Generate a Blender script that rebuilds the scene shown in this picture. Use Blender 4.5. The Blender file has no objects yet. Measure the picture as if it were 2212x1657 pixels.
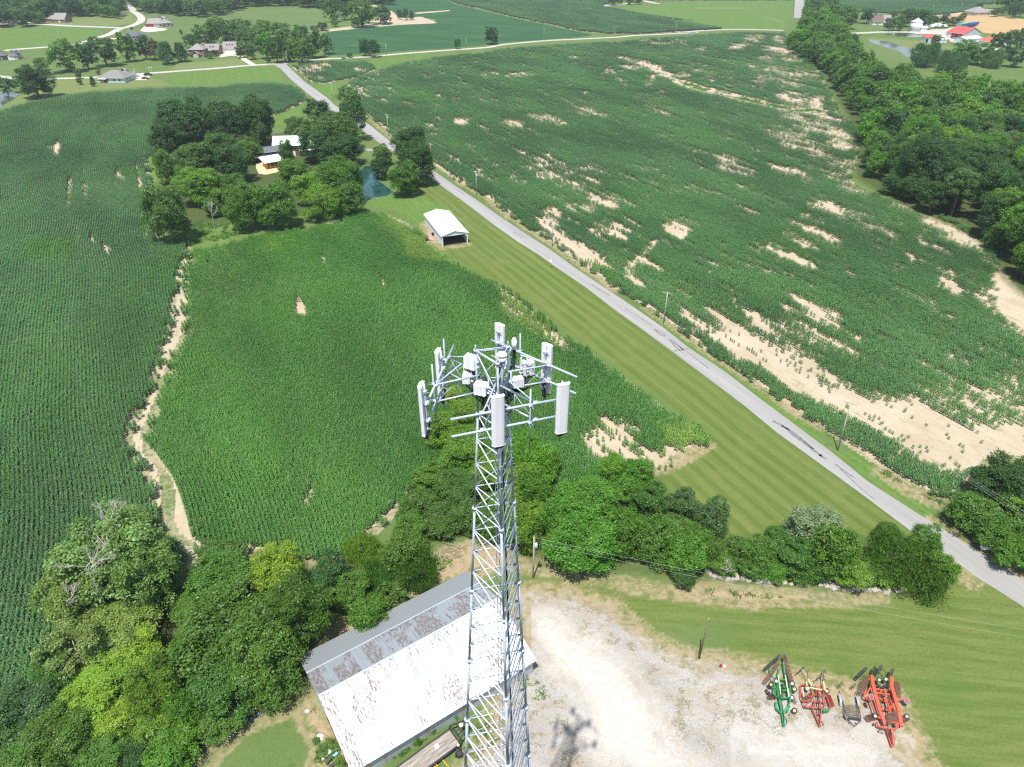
import bpy, bmesh, math, random
import numpy as np
from mathutils import Vector, Matrix
random.seed(7); rng = np.random.default_rng(7)
sc = bpy.context.scene
# ---------------------------------------------------------------- camera
H = 87.0; TH = math.radians(33.9); FP = 1476.0          # height, pitch below the horizon, focal length for a frame 2212 wide
cam_d = bpy.data.cameras.new('camera'); cam = bpy.data.objects.new('camera', cam_d)
sc.collection.objects.link(cam); sc.camera = cam
cam.location = (0, 0, H); cam.rotation_euler = (math.pi/2-TH, 0, 0)
cam_d.sensor_width = 36; cam_d.lens = 36*FP/2212; cam_d.clip_start = .5; cam_d.clip_end = 20000
# ---------------------------------------------------------------- sky and sun
SUN = Vector((-0.113, -0.335, 0.937)).normalized()
el = math.asin(SUN.z); az = math.atan2(SUN.x, SUN.y)
w = bpy.data.worlds.new('World'); sc.world = w; w.use_nodes = True
nt = w.node_tree; nt.nodes.clear()
sky = nt.nodes.new('ShaderNodeTexSky'); sky.sky_type = 'NISHITA'; sky.sun_disc = False
sky.sun_elevation = el; sky.sun_rotation = az; sky.air_density = 1.3; sky.dust_density = 1.0
bg = nt.nodes.new('ShaderNodeBackground'); bg.inputs[1].default_value = 0.115
wo = nt.nodes.new('ShaderNodeOutputWorld')
nt.links.new(sky.outputs[0], bg.inputs[0]); nt.links.new(bg.outputs[0], wo.inputs[0])
sun_d = bpy.data.lights.new('sun', 'SUN'); sun_d.energy = 5.0; sun_d.angle = math.radians(.53); sun_d.color = (1, .96, .9)
sun = bpy.data.objects.new('sun', sun_d); sc.collection.objects.link(sun)
sun.rotation_euler = (-SUN).to_track_quat('-Z', 'Y').to_euler()
sc.view_settings.view_transform = 'Standard'; sc.view_settings.look = 'None'
sc.view_settings.exposure = 0.56; sc.view_settings.gamma = 1
sc.cycles.max_bounces = 5; sc.cycles.diffuse_bounces = 4; sc.cycles.glossy_bounces = 2
sc.cycles.transmission_bounces = 3; sc.cycles.transparent_max_bounces = 6
sc.cycles.use_denoising = False; sc.cycles.pixel_filter_type = 'BLACKMAN_HARRIS'; sc.cycles.filter_width = 1.25; sc.cycles.sample_clamp_indirect = 3
# ---------------------------------------------------------------- survey helpers: map positions read off the photograph onto level ground
CT, ST = math.cos(TH), math.sin(TH)
def G(x, y, z=0.0):
    u = (x-1106)/FP; v = (y-828.5)/FP
    t = (z-H)/(-ST-v*CT)
    return (u*t, (CT-v*ST)*t, z)
def PX(X, Y, Z=0.0):                     # world -> plan position (arrays)
    q = Z-H; zc = Y*CT-q*ST; up = Y*ST+q*CT
    return 1106+FP*X/zc, 828.5-FP*up/zc
def depth(X, Y, Z=0.0): return Y*CT-(Z-H)*ST
def zz(x0, y0, s, pts):                  # enlargement coordinates -> survey coordinates
    return [((x0+p[0]/s)*.8848, (y0+p[1]/s)*.8848)+tuple(p[2:]) for p in pts]
def W(pts, z=0.0):                       # survey polygon -> ground polygon (optional third value = height the edge was read at)
    return [G(p[0], p[1], p[2] if len(p) > 2 else z)[:2] for p in pts]
# ---------------------------------------------------------------- noise
def _h(ix, iy, s):
    n = (ix*374761393+iy*668265263+s*974634777) & 0x7fffffff
    n = ((n ^ (n >> 13))*1274126177) & 0x7fffffff
    return ((n ^ (n >> 16)) & 0xffff)/65535.0
def vnoise(x, y, s=0):
    ix = np.floor(x).astype(np.int64); iy = np.floor(y).astype(np.int64)
    fx = x-ix; fy = y-iy; fx = fx*fx*(3-2*fx); fy = fy*fy*(3-2*fy)
    return (_h(ix, iy, s)*(1-fx)+_h(ix+1, iy, s)*fx)*(1-fy)+(_h(ix, iy+1, s)*(1-fx)+_h(ix+1, iy+1, s)*fx)*fy
def fnoise(x, y, s=0, o=3):
    a = 0; t = 0; k = 1.0
    for i in range(o): a = a+k*vnoise(x*2**i, y*2**i, s+i); t += k; k *= .55
    return a/t
def sdf(P, poly, far=12.0):              # signed distance, positive inside
    poly = np.array([q[:2] for q in poly], float); out = np.full(len(P), -far)
    lo = poly.min(0)-far; hi = poly.max(0)+far
    m = np.where((P[:, 0] > lo[0]) & (P[:, 0] < hi[0]) & (P[:, 1] > lo[1]) & (P[:, 1] < hi[1]))[0]
    if len(m) == 0: return out
    p = P[m]; d = np.full(len(m), 1e18); ins = np.zeros(len(m), bool)
    for i in range(len(poly)):
        a = poly[i]; b = poly[(i+1) % len(poly)]; e = b-a; v = p-a
        t = np.clip((v@e)/max(e@e, 1e-9), 0, 1); q = v-t[:, None]*e
        d = np.minimum(d, (q*q).sum(1))
        c = ((a[1] <= p[:, 1]) & (b[1] > p[:, 1])) | ((b[1] <= p[:, 1]) & (a[1] > p[:, 1]))
        dy = b[1]-a[1]
        if dy != 0:
            xi = a[0]+(p[:, 1]-a[1])*e[0]/dy
            ins ^= c & (p[:, 0] < xi)
    d = np.sqrt(d); d = np.where(ins, d, -d)
    out[m] = np.clip(d, -far, far); return out
# ---------------------------------------------------------------- objects
def tag(o, label=None, cat=None, group=None, kind=None):
    if label: o['label'] = label
    if cat: o['category'] = cat
    if group: o['group'] = group
    if kind: o['kind'] = kind
    return o
def empty(name, loc, rz=0, label=None, cat=None, group=None):
    o = bpy.data.objects.new(name, None); o.empty_display_size = .5
    sc.collection.objects.link(o); o.location = loc; o.rotation_euler = (0, 0, rz)
    return tag(o, label, cat, group)
def link(name, me, parent=None, link_it=True):
    o = bpy.data.objects.new(name, me)
    if link_it: sc.collection.objects.link(o)
    if parent: o.parent = parent
    return o
def mesh_np(name, verts, quads=None, tris=None, mat=None, smooth=False):
    me = bpy.data.meshes.new(name)
    verts = np.asarray(verts, np.float32).reshape(-1, 3)
    q = np.zeros((0, 4), np.int32) if quads is None else np.asarray(quads, np.int32).reshape(-1, 4)
    t = np.zeros((0, 3), np.int32) if tris is None else np.asarray(tris, np.int32).reshape(-1, 3)
    me.vertices.add(len(verts)); me.vertices.foreach_set('co', verts.ravel())
    me.loops.add(q.size+t.size); me.loops.foreach_set('vertex_index', np.concatenate([q.ravel(), t.ravel()]))
    me.polygons.add(len(q)+len(t))
    ls = np.concatenate([np.arange(len(q))*4, q.size+np.arange(len(t))*3]).astype(np.int32)
    me.polygons.foreach_set('loop_start', ls)
    if smooth: me.polygons.foreach_set('use_smooth', np.ones(len(q)+len(t), bool))
    me.update(calc_edges=True)
    if mat: me.materials.append(mat)
    return me
def fattr(me, name, vals, dom='POINT'):
    a = me.attributes.new(name, 'FLOAT', dom); a.data.foreach_set('value', np.asarray(vals, np.float32))
class MB:                                # collects faces for one part
    def __init__(s): s.v = []; s.f = []
    def add(s, vs, fs):
        n = len(s.v); s.v += [tuple(v) for v in vs]; s.f += [tuple(i+n for i in f) for f in fs]; return s
    def box(s, c, d, rz=0, M=None):
        x, y, z = d[0]/2, d[1]/2, d[2]/2
        vs = [Vector((a*x, b*y, e*z)) for a in (-1, 1) for b in (-1, 1) for e in (-1, 1)]
        R = M if M is not None else Matrix.Rotation(rz, 3, 'Z')
        vs = [R@v+Vector(c) for v in vs]
        return s.add(vs, [(0, 1, 3, 2), (4, 6, 7, 5), (0, 4, 5, 1), (2, 3, 7, 6), (0, 2, 6, 4), (1, 5, 7, 3)])
    def bar(s, p, q, w=.1, h=.1, up=(0, 0, 1)):
        p = Vector(p); q = Vector(q); d = (q-p).normalized(); u = Vector(up)
        if abs(d.dot(u)) > .98: u = Vector((1, 0, 0))
        x = d.cross(u).normalized()*w/2; y = x.cross(d).normalized()*h/2
        vs = [p-x-y, p+x-y, p+x+y, p-x+y, q-x-y, q+x-y, q+x+y, q-x+y]
        return s.add(vs, [(3, 2, 1, 0), (4, 5, 6, 7), (0, 1, 5, 4), (1, 2, 6, 5), (2, 3, 7, 6), (3, 0, 4, 7)])
    def tube(s, p, q, r, r2=None, n=8, caps=True):
        p = Vector(p); q = Vector(q); d = (q-p).normalized(); r2 = r if r2 is None else r2
        u = Vector((0, 0, 1)) if abs(d.z) < .95 else Vector((1, 0, 0))
        x = d.cross(u).normalized(); y = d.cross(x)
        vs = []
        for c, rr in ((p, r), (q, r2)):
            vs += [c+(x*math.cos(2*math.pi*i/n)+y*math.sin(2*math.pi*i/n))*rr for i in range(n)]
        fs = [(i, (i+1) % n, n+(i+1) % n, n+i) for i in range(n)]
        if caps: fs += [tuple(range(n-1, -1, -1)), tuple(range(n, 2*n))]
        return s.add(vs, fs)
    def path(s, pts, r, n=6):
        for a, b in zip(pts, pts[1:]): s.tube(a, b, r, n=n)
        return s
    def torus(s, c, axis, R, r, n=18, m=8):
        c = Vector(c); a = Vector(axis).normalized(); u = Vector((0, 0, 1)) if abs(a.z) < .9 else Vector((1, 0, 0))
        x = a.cross(u).normalized(); y = a.cross(x); vs = []
        for i in range(n):
            t = 2*math.pi*i/n; d = x*math.cos(t)+y*math.sin(t)
            for j in range(m):
                k = 2*math.pi*j/m; vs.append(c+d*(R+r*math.cos(k))+a*(r*math.sin(k)*1.25))
        return s.add(vs, [(i*m+j, i*m+(j+1) % m, ((i+1) % n)*m+(j+1) % m, ((i+1) % n)*m+j) for i in range(n) for j in range(m)])
    def disc(s, c, axis, R, t, n=20, dish=0):
        c = Vector(c); a = Vector(axis).normalized()
        s.tube(c-a*t/2, c+a*t/2, R, R*(1-dish), n=n); return s
    def prism(s, poly, z0, z1):          # vertical prism over a plan polygon
        n = len(poly); vs = [(p[0], p[1], z0) for p in poly]+[(p[0], p[1], z1) for p in poly]
        return s.add(vs, [tuple(range(n-1, -1, -1)), tuple(range(n, 2*n))]+[(i, (i+1) % n, n+(i+1) % n, n+i) for i in range(n)])
    def slab(s, pts, t):                 # a sloping sheet of thickness t under four (or more) points
        n = len(pts); nrm = (Vector(pts[1])-Vector(pts[0])).cross(Vector(pts[2])-Vector(pts[0])).normalized()
        if nrm.z < 0: pts = pts[::-1]; nrm = -nrm
        top = [Vector(p) for p in pts]; bot = [p-nrm*t for p in top]
        return s.add(top+bot, [tuple(range(n)), tuple(range(2*n-1, n-1, -1))]+[(i, n+i, n+(i+1) % n, (i+1) % n) for i in range(n)])
    def blob(s, c, r, n=8, m=6, jit=.12, sc_=(1, 1, 1)):
        vs = []
        for j in range(m+1):
            ph = math.pi*j/m
            for i in range(n):
                t = 2*math.pi*i/n; k = r*(1+random.uniform(-jit, jit))
                vs.append((c[0]+k*sc_[0]*math.sin(ph)*math.cos(t), c[1]+k*sc_[1]*math.sin(ph)*math.sin(t), c[2]+k*sc_[2]*math.cos(ph)))
        return s.add(vs, [(j*n+i, (j+1)*n+i, (j+1)*n+(i+1) % n, j*n+(i+1) % n) for j in range(m) for i in range(n)])
    def me(s, name, mat, smooth=False):
        m = bpy.data.meshes.new(name); m.from_pydata([tuple(v) for v in s.v], [], s.f); m.validate(); m.update()
        if mat: m.materials.append(mat)
        if smooth: m.polygons.foreach_set('use_smooth', np.ones(len(m.polygons), bool))
        return m
    def build(s, name, mat, parent=None, smooth=False):
        return link(name, s.me(name, mat, smooth), parent)
# ---------------------------------------------------------------- materials
class NG:
    def __init__(s, name):
        s.m = bpy.data.materials.new(name); s.m.use_nodes = True; s.t = s.m.node_tree; s.t.nodes.clear()
        s.out = s.n('ShaderNodeOutputMaterial')
    def n(s, ty, **kw):
        x = s.t.nodes.new(ty)
        for k, v in kw.items(): setattr(x, k, v)
        return x
    def l(s, a, b): s.t.links.new(a, b)
    def set(s, sock, v):
        if hasattr(v, 'is_output') or isinstance(v, bpy.types.NodeSocket): s.l(v, sock)
        else: sock.default_value = v
    def noise(s, scale, vec=None, detail=3, rough=.55, dist=0):
        x = s.n('ShaderNodeTexNoise'); x.inputs['Scale'].default_value = scale; x.inputs['Detail'].default_value = detail
        x.inputs['Roughness'].default_value = rough; x.inputs['Distortion'].default_value = dist
        if vec is not None: s.l(vec, x.inputs['Vector'])
        return x.outputs[0]
    def math(s, op, a, b=0.0, c=None, clamp=False):
        x = s.n('ShaderNodeMath', operation=op, use_clamp=clamp); s.set(x.inputs[0], a); s.set(x.inputs[1], b)
        if c is not None: s.set(x.inputs[2], c)
        return x.outputs[0]
    def ramp(s, v, a, b, lo=0., hi=1.):   # smooth map a..b -> lo..hi
        x = s.n('ShaderNodeMapRange', interpolation_type='SMOOTHSTEP')
        s.set(x.inputs[0], v)
        for i, k in enumerate((a, b, lo, hi)): x.inputs[1+i].default_value = k
        return x.outputs[0]
    def mix(s, f, a, b, blend='MIX'):
        x = s.n('ShaderNodeMix', data_type='RGBA', blend_type=blend)
        s.set(x.inputs[0], f)
        for k, v in ((6, a), (7, b)):
            if isinstance(v, tuple): x.inputs[k].default_value = (*v, 1) if len(v) == 3 else v
            else: s.l(v, x.inputs[k])
        return x.outputs[2]
    def pos(s): return s.n('ShaderNodeNewGeometry').outputs['Position']
    def obj(s): return s.n('ShaderNodeTexCoord').outputs['Object']
    def mapv(s, vec, scale=(1, 1, 1), rot=(0, 0, 0)):
        x = s.n('ShaderNodeMapping'); s.l(vec, x.inputs[0]); x.inputs['Scale'].default_value = scale; x.inputs['Rotation'].default_value = rot
        return x.outputs[0]
    def attr(s, name, ty='GEOMETRY'):
        x = s.n('ShaderNodeAttribute', attribute_name=name, attribute_type=ty); return x
    def rs(s, vec, deg, scale):           # turn, then stretch
        return s.mapv(s.mapv(vec, (1, 1, 1), (0, 0, math.radians(deg))), scale)
    def pbr(s, col, rough=.6, metal=0., spec=.4, bump=None, bs=.3, bd=.05, **kw):
        p = s.n('ShaderNodeBsdfPrincipled')
        if isinstance(col, tuple): p.inputs['Base Color'].default_value = (*col, 1)
        else: s.l(col, p.inputs['Base Color'])
        s.set(p.inputs['Roughness'], rough); s.set(p.inputs['Metallic'], metal); p.inputs['Specular IOR Level'].default_value = spec
        if bump is not None:
            b = s.n('ShaderNodeBump'); b.inputs['Strength'].default_value = bs; b.inputs['Distance'].default_value = bd
            s.l(bump, b.inputs['Height']); s.l(b.outputs[0], p.inputs['Normal'])
        s.l(p.outputs[0], s.out.inputs[0]); return p
def simple(name, col, rough=.6, metal=0., var=.15, scale=3., dirt=None, spec=.4):
    g = NG(name); p = g.obj(); n = g.noise(scale, p, 4)
    c = g.mix(g.ramp(n, .35, .7), tuple(x*(1-var) for x in col), tuple(min(1, x*(1+var)) for x in col))
    if dirt: c = g.mix(g.ramp(g.noise(scale*2.3, p, 5, .7), .55, .72, 0, .8), c, dirt)
    g.pbr(c, rough, metal, spec, g.noise(scale*8, p, 2), .15, .02); return g.m
# ================================================================ survey of field and surface outlines
A_ = lambda p: zz(1000, 380, 4.418, p)
B_ = lambda p: zz(1500, 750, 4.418, p)
C_ = lambda p: zz(2000, 1100, 2.538, p)
D_ = lambda p: zz(600, 80, 2.538, p)
E_ = lambda p: zz(0, 20, 5.267, p)
F_ = lambda p: zz(420, 60, 5.267, p)
K_ = lambda p: zz(800, 0, 2.458, p)
L_ = lambda p: zz(1500, 0, 2.542, p)
R_ = lambda p: zz(2000, 0, 2.542, p)
S_ = lambda p: zz(1480, 280, 3.456, p)
T_ = lambda p: zz(1900, 300, 1.657, p)
U_ = lambda p: zz(300, 500, 4.1425, p)
V_ = lambda p: zz(0, 180, 3.602, p)
HL = lambda p: zz(340, 200, 2.9105, p)
Z2 = lambda p: zz(1240, 950, 1.7556, p)
Z3 = lambda p: zz(480, 1250, 1.6724, p)
Z4 = lambda p: zz(950, 760, 3.314, p)
N0 = lambda p: zz(0, 1150, 2.2915, p)
BN = lambda p: zz(700, 1380, 3.361, p)
Q_ = lambda p: zz(1240, 1360, 1.856, p)
IM = lambda p: zz(1840, 1580, 5.267, p)
CH = 2.2     # height of the maize
# the main road, read along both edges
road_l = A_([(205, 225), (290, 290), (600, 510), (900, 740), (1160, 925), (1380, 1060), (1540, 1175), (1900, 1420)])+B_([(0, 25), (300, 240), (640, 490), (1000, 760), (1400, 1060), (1750, 1350)])+C_([(250, 260), (550, 485), (780, 640), (980, 785), (1240, 952), (1700, 1290)])
road_r = A_([(190, 115), (260, 165), (500, 330), (720, 475), (980, 660), (1280, 860), (1500, 1000), (1800, 1220)])+B_([(210, 0), (540, 230), (800, 435), (1200, 700), (1600, 1010)])+C_([(65, 0), (300, 190), (640, 410), (900, 570), (1269, 800), (1700, 1080)])
road_l2 = D_([(200, 205), (280, 290), (400, 390), (520, 475), (740, 618), (860, 705), (1000, 790)])
road_r2 = D_([(250, 195), (360, 300), (500, 400), (553, 450), (740, 550), (905, 680), (1040, 760)])
ROAD = W(road_l2+road_l+(road_r2+road_r)[::-1])
# crops
corn_west = [(-260, 245, CH), (-100, 240, CH), (0, 234, CH)]+[p+(CH,) for p in V_([(250, 235), (520, 180), (850, 140), (1400, 110), (1800, 105)])]+[p+(CH,) for p in F_([(600, 780), (860, 740), (1100, 725), (1300, 727), (1430, 740)])]+F_([(1570, 815), (1700, 900), (1720, 950), (1660, 1010), (1500, 1090), (1300, 1170)])+[(560, 265), (480, 296), (400, 318)]+\
    [p+(CH,) for p in V_([(1430, 665), (1290, 690)])]+V_([(1275, 740), (1300, 870), (1325, 1010), (1280, 1100), (1300, 1300), (1400, 1470), (1600, 1500)])+[(412, 536), (400, 560), (385, 600), (378, 640), (374, 690), (360, 730), (345, 770), (340, 800), (320, 860), (293, 905), (281, 950), (290, 990), (322, 1030), (333, 1070), (329, 1110), (343, 1150), (380, 1195), (405, 1235), (300, 1400), (160, 1640), (60, 1800), (-700, 1800), (-700, 300)]
corn_mid = [p+(CH,) for p in HL([(380, 1175), (600, 1130), (900, 1050), (1260, 1010), (1400, 985), (1480, 930), (1620, 900), (1750, 905), (1880, 950)])]+HL([(1960, 1075), (2050, 1165)])+A_([(150, 900), (330, 1065), (500, 1200), (700, 1310), (880, 1370), (1000, 1450), (1250, 1640)])+\
    zz(950, 380, 2.212, [(870, 940), (960, 1020), (1050, 1045), (1200, 1160), (1350, 1275), (1500, 1385), (1640, 1482)])+B_([(850, 1350), (990, 1450), (980, 1480), (760, 1560)])+[(1440, 1005), (1415, 1022), (1380, 1045), (1200, 1070), (1000, 1060), (900, 1060), (880, 1085), (848, 1111), (816, 1143), (731, 1201), (684, 1206), (647, 1217), (600, 1200), (530, 1190)]+[q+(CH,) for q in [(462, 1186), (412, 1166), (370, 1136), (360, 1106), (364, 1056), (350, 1008), (322, 972), (316, 930), (336, 885), (361, 820), (366, 770), (402, 700), (396, 640), (398, 590), (408, 560)]]
corn_east = [p+(CH,) for p in D_([(640, 300), (700, 255), (800, 235), (900, 190), (1100, 150), (1269, 128)])]+[p+(CH,) for p in K_([(900, 310), (1100, 275), (1300, 262), (1500, 248), (1750, 240), (1870, 222), (2212, 203)])]+[p+(CH,) for p in L_([(400, 212), (680, 196), (820, 190), (1050, 192)])]+\
    L_([(1060, 225), (1100, 280), (1150, 330), (1190, 370), (1240, 410), (1275, 460)])+S_([(1960, 0), (2060, 80), (2120, 170), (2130, 240), (2110, 330), (2120, 420), (2040, 500)])+T_([(300, 250), (440, 320), (560, 350), (700, 395), (790, 460), (850, 530), (890, 600), (870, 720), (930, 800), (1050, 880), (1300, 1000), (1300, 1330)])+\
    C_([(1040, 60), (950, 200), (830, 290), (700, 270), (600, 215), (480, 165), (380, 100), (250, 10)])+B_([(2209, 1275), (2010, 1150), (1850, 1040), (1690, 930), (1500, 800), (1250, 625), (1000, 470), (800, 320), (680, 225), (600, 170), (350, 0)])+A_([(2209, 1420), (1900, 1200), (1600, 985), (1480, 895), (1300, 790), (1050, 620), (900, 500), (760, 400), (560, 290), (420, 200), (290, 110), (200, 40)])+\
    D_([(1100, 800), (1000, 720), (930, 650), (880, 605), (800, 545), (740, 500), (690, 440), (600, 380), (585, 350)])
corn_tri = [p+(CH,) for p in D_([(285, 190), (420, 168), (560, 162), (730, 165), (790, 190), (797, 210)])]+D_([(780, 240), (700, 275), (600, 290), (480, 320), (400, 300), (340, 250), (290, 215)])
corn_north = [p+(CH,) for p in K_([(680, -30), (2212, -200), (3200, -200)])]+L_([(1130, -40), (1105, 3), (0, 3), (-80, 40)])+K_([(1700, 50), (1900, 90), (2212, 130)])+L_([(200, 105), (500, 150), (670, 178), (400, 197), (150, 213), (60, 208)])+K_([(1700, 205), (1500, 185), (1350, 150), (1150, 110), (950, 60), (780, 25)])
corn_farm = [p+(CH,) for p in R_([(90, 60), (60, -20), (1271, -60), (1271, 0), (1000, 20)])]+R_([(960, 68), (800, 88), (700, 95), (300, 78)])
soy = K_([(-10, 190), (200, 165), (470, 140), (655, 130), (640, 115), (520, 100), (360, 75), (300, 30), (200, 0), (160, -40), (650, -40), (760, 25), (930, 65), (1140, 113), (1340, 155), (1500, 190), (1600, 212), (1450, 228), (1200, 245), (1040, 258), (900, 275), (700, 292), (450, 305), (360, 315), (0, 335)])
bare_e = []
def bp(z, pts, s, soft=5): bare_e.append((z(pts), s, soft))
def be(z, c, r, ang, s, soft=5):
    a = math.radians(ang)
    bare_e.append((z([(c[0]+r[0]*math.cos(t)*math.cos(a)-r[1]*math.sin(t)*math.sin(a), c[1]+r[0]*math.cos(t)*math.sin(a)+r[1]*math.sin(t)*math.cos(a)) for t in [i*math.pi/6 for i in range(12)]]), s, soft))
bp(B_, [(1000, 30), (1150, 40), (1260, 180), (1500, 300), (1700, 420), (2209, 740), (2209, 1000), (1950, 900), (1750, 740), (1560, 640), (1350, 560), (1250, 450), (1200, 300), (1100, 150)], .9)
bp(B_, [(1310, 80), (1450, 90), (1620, 150), (1850, 260), (1900, 330), (1700, 290), (1500, 210)], .85)
bp(B_, [(720, 80), (800, 110), (900, 200), (1130, 340), (1250, 400), (1400, 520), (1230, 440), (1050, 340), (880, 230)], .9, 3)
bp(B_, [(1980, 0), (2209, 0), (2209, 180), (2100, 120)], .8)
bp(B_, [(1850, 90), (2209, 180), (2209, 310), (2000, 200)], .6)
bp(B_, [(1600, 330), (2209, 640), (2209, 500), (1800, 330)], .35, 8)
bp(T_, [(0, 960), (200, 1080), (400, 1112), (560, 1110), (640, 1180), (760, 1230), (860, 1220), (994, 1215), (1200, 1250), (1200, 1340), (994, 1350), (860, 1360), (790, 1400), (700, 1420), (600, 1380), (500, 1300), (400, 1230), (250, 1150), (100, 1080), (0, 1010)], .93)
bp(T_, [(700, 1100), (994, 990), (1200, 1000), (1200, 1250), (994, 1250), (760, 1230)], .5, 10)
bp(T_, [(560, 1050), (700, 1060), (760, 1180), (640, 1190)], .5, 8)
bp(T_, [(430, 320), (560, 352), (700, 402), (800, 470), (860, 560), (800, 500), (740, 505), (660, 440), (560, 375)], .93)
bp(T_, [(870, 620), (900, 600), (1000, 700), (1300, 900), (1300, 1020), (1100, 900), (930, 810), (870, 720)], .97)
bp(T_, [(800, 700), (880, 640), (880, 730), (940, 810), (860, 780)], .5)
bp(T_, [(130, 325), (200, 318), (262, 365), (220, 370)], .85, 3)
bp(T_, [(360, 395), (420, 410), (485, 470), (440, 450)], .75, 3)
bp(T_, [(260, 350), (400, 400), (380, 420), (270, 370)], .5, 4)
bp(T_, [(560, 460), (575, 455), (600, 500), (590, 500)], .8, 2)
bp(T_, [(520, 530), (545, 535), (552, 560), (535, 558)], .8, 2)
bp(T_, [(650, 590), (700, 620), (740, 700), (700, 690)], .55, 4)
bp(T_, [(90, 400), (240, 490), (200, 480), (90, 430)], .6, 4)
bp(T_, [(0, 512), (60, 530), (145, 590), (90, 580), (0, 545)], .75, 3)
bp(T_, [(30, 690), (80, 700), (250, 790), (240, 830), (150, 800)], .85)
bp(T_, [(20, 740), (150, 830), (330, 890), (300, 960), (150, 880), (0, 820)], .55, 8)
bp(T_, [(0, 930), (260, 1080), (300, 1110), (0, 980)], .6, 8)
bp(S_, [(1560, 0), (1680, 50), (1850, 50), (1960, 80), (2060, 180), (2130, 250), (2100, 290), (1980, 290), (1900, 220), (1850, 120), (1700, 110), (1600, 80)], .85)
bp(S_, [(1370, 150), (1560, 140), (1700, 180), (1780, 260), (1900, 290), (1800, 310), (1600, 260), (1500, 240), (1450, 190)], .6)
bp(S_, [(1740, 340), (1900, 360), (2130, 390), (2110, 450), (1950, 400)], .8)
bp(S_, [(940, 360), (1100, 400), (1280, 480), (1150, 470), (980, 430)], .65)
bp(S_, [(1400, 470), (1550, 450), (1720, 470), (1700, 510), (1500, 500)], .55)
bp(S_, [(1890, 530), (2000, 530), (2200, 650), (2212, 700), (2100, 620)], .6)
bp(S_, [(1720, 750), (1850, 770), (2000, 860), (1900, 820), (1780, 790)], .85)
bp(S_, [(1780, 710), (1950, 760), (2200, 880), (2150, 880), (1900, 790)], .55)
bp(S_, [(1640, 860), (1800, 920), (1960, 1090), (1930, 1090), (1750, 980)], .65)
bp(S_, [(1500, 970), (1620, 1040), (1750, 1130), (1600, 1060)], .6)
bp(S_, [(1390, 1100), (1600, 1190), (1750, 1290), (1500, 1220)], .8)
be(S_, (605, 970), (115, 60), 8, .95, 3); be(S_, (85, 985), (95, 55), 10, .72)
bp(S_, [(150, 1310), (340, 1110), (430, 1080), (340, 1170), (300, 1210), (470, 1300), (250, 1240), (200, 1280), (300, 1450), (240, 1440)], .95, 3)
bp(S_, [(60, 660), (200, 740), (250, 780), (140, 720)], .8, 2); be(S_, (20, 740), (70, 45), 15, .7); be(S_, (200, 910), (55, 14), 25, .6, 3)
bp(A_, [(1380, 700), (1550, 800), (1800, 950), (2209, 1200), (2209, 1235), (2000, 1200), (1850, 1100), (1650, 950), (1450, 780)], .9, 3)
bp(A_, [(1450, 600), (1600, 720), (1560, 730), (1430, 620)], .7, 3); be(A_, (1560, 600), (60, 20), 30, .7, 3)
bp(A_, [(1900, 400), (2209, 520), (2209, 600), (2120, 560), (1920, 450)], .85, 3); be(A_, (1920, 555), (45, 18), 30, .8, 3); be(A_, (1730, 560), (60, 18), 30, .7, 3)
bp(A_, [(1200, 50), (1300, 60), (2000, 250), (1850, 350), (1500, 230), (1250, 120)], .5, 12); be(A_, (1130, 240), (90, 40), 20, .45); be(A_, (850, 240), (150, 40), 30, .35); be(A_, (2100, 820), (150, 60), 10, .6)
be(K_, (800, 724), (40, 14), 5, .95, 2); be(K_, (1110, 740), (60, 16), 0, .75, 3)
bp(K_, [(1200, 690), (1300, 680), (1420, 740), (1300, 730)], .75, 3); bp(K_, [(1450, 670), (1550, 640), (1680, 700), (1550, 680)], .55, 4)
be(K_, (1170, 445), (100, 8), -4, .75, 2); be(K_, (980, 440), (50, 6), 5, .75, 2); be(K_, (1475, 340), (18, 6), 0, .9, 2); be(K_, (1815, 403), (60, 7), 5, .95, 2)
be(K_, (1735, 462), (70, 14), 35, .5, 3); be(K_, (1940, 475), (30, 26), 0, .55, 3); be(K_, (1980, 650), (70, 16), 25, .4); be(K_, (180, 545), (60, 15), 20, .6, 3)
bp(K_, [(1740, 340), (1900, 368), (2050, 436), (2100, 478), (2212, 505), (2212, 530), (2080, 495), (2020, 455), (1880, 388)], .97, 2)
be(L_, (870, 235), (58, 14), -3, .85, 3); be(L_, (765, 290), (60, 10), -8, .95, 2); be(L_, (1020, 250), (30, 18), 30, .7, 3)
bp(L_, [(920, 300), (1060, 290), (1150, 310), (1150, 342), (1000, 330)], .9, 3); be(L_, (945, 362), (52, 9), 3, .9, 2); be(L_, (1110, 370), (60, 6), 5, .9, 2)
bp(L_, [(940, 400), (1050, 430), (1271, 440), (1271, 480), (1080, 485), (990, 460)], .65, 6); be(L_, (1000, 505), (150, 12), 8, .7, 4); bp(L_, [(860, 420), (960, 400), (1040, 480), (900, 440)], .4, 6)
bp(L_, [(1000, 590), (1190, 600), (1190, 665), (1010, 640)], .75, 4); bp(L_, [(1200, 610), (1290, 590), (1290, 690), (1220, 670)], .93, 3); be(L_, (1110, 655), (120, 14), 5, .7, 3)
be(L_, (430, 465), (35, 10), 0, .6, 3); be(L_, (270, 267), (50, 6), 2, .8, 2); be(L_, (538, 306), (32, 4), 0, .9, 2); be(L_, (230, 490), (22, 22), 0, .5, 3); be(L_, (500, 438), (22, 6), 10, .8, 2); be(L_, (600, 460), (15, 5), 10, .8, 2); be(L_, (560, 430), (260, 40), 6, .22, 10); be(L_, (690, 540), (140, 22), 10, .25, 8)
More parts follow.
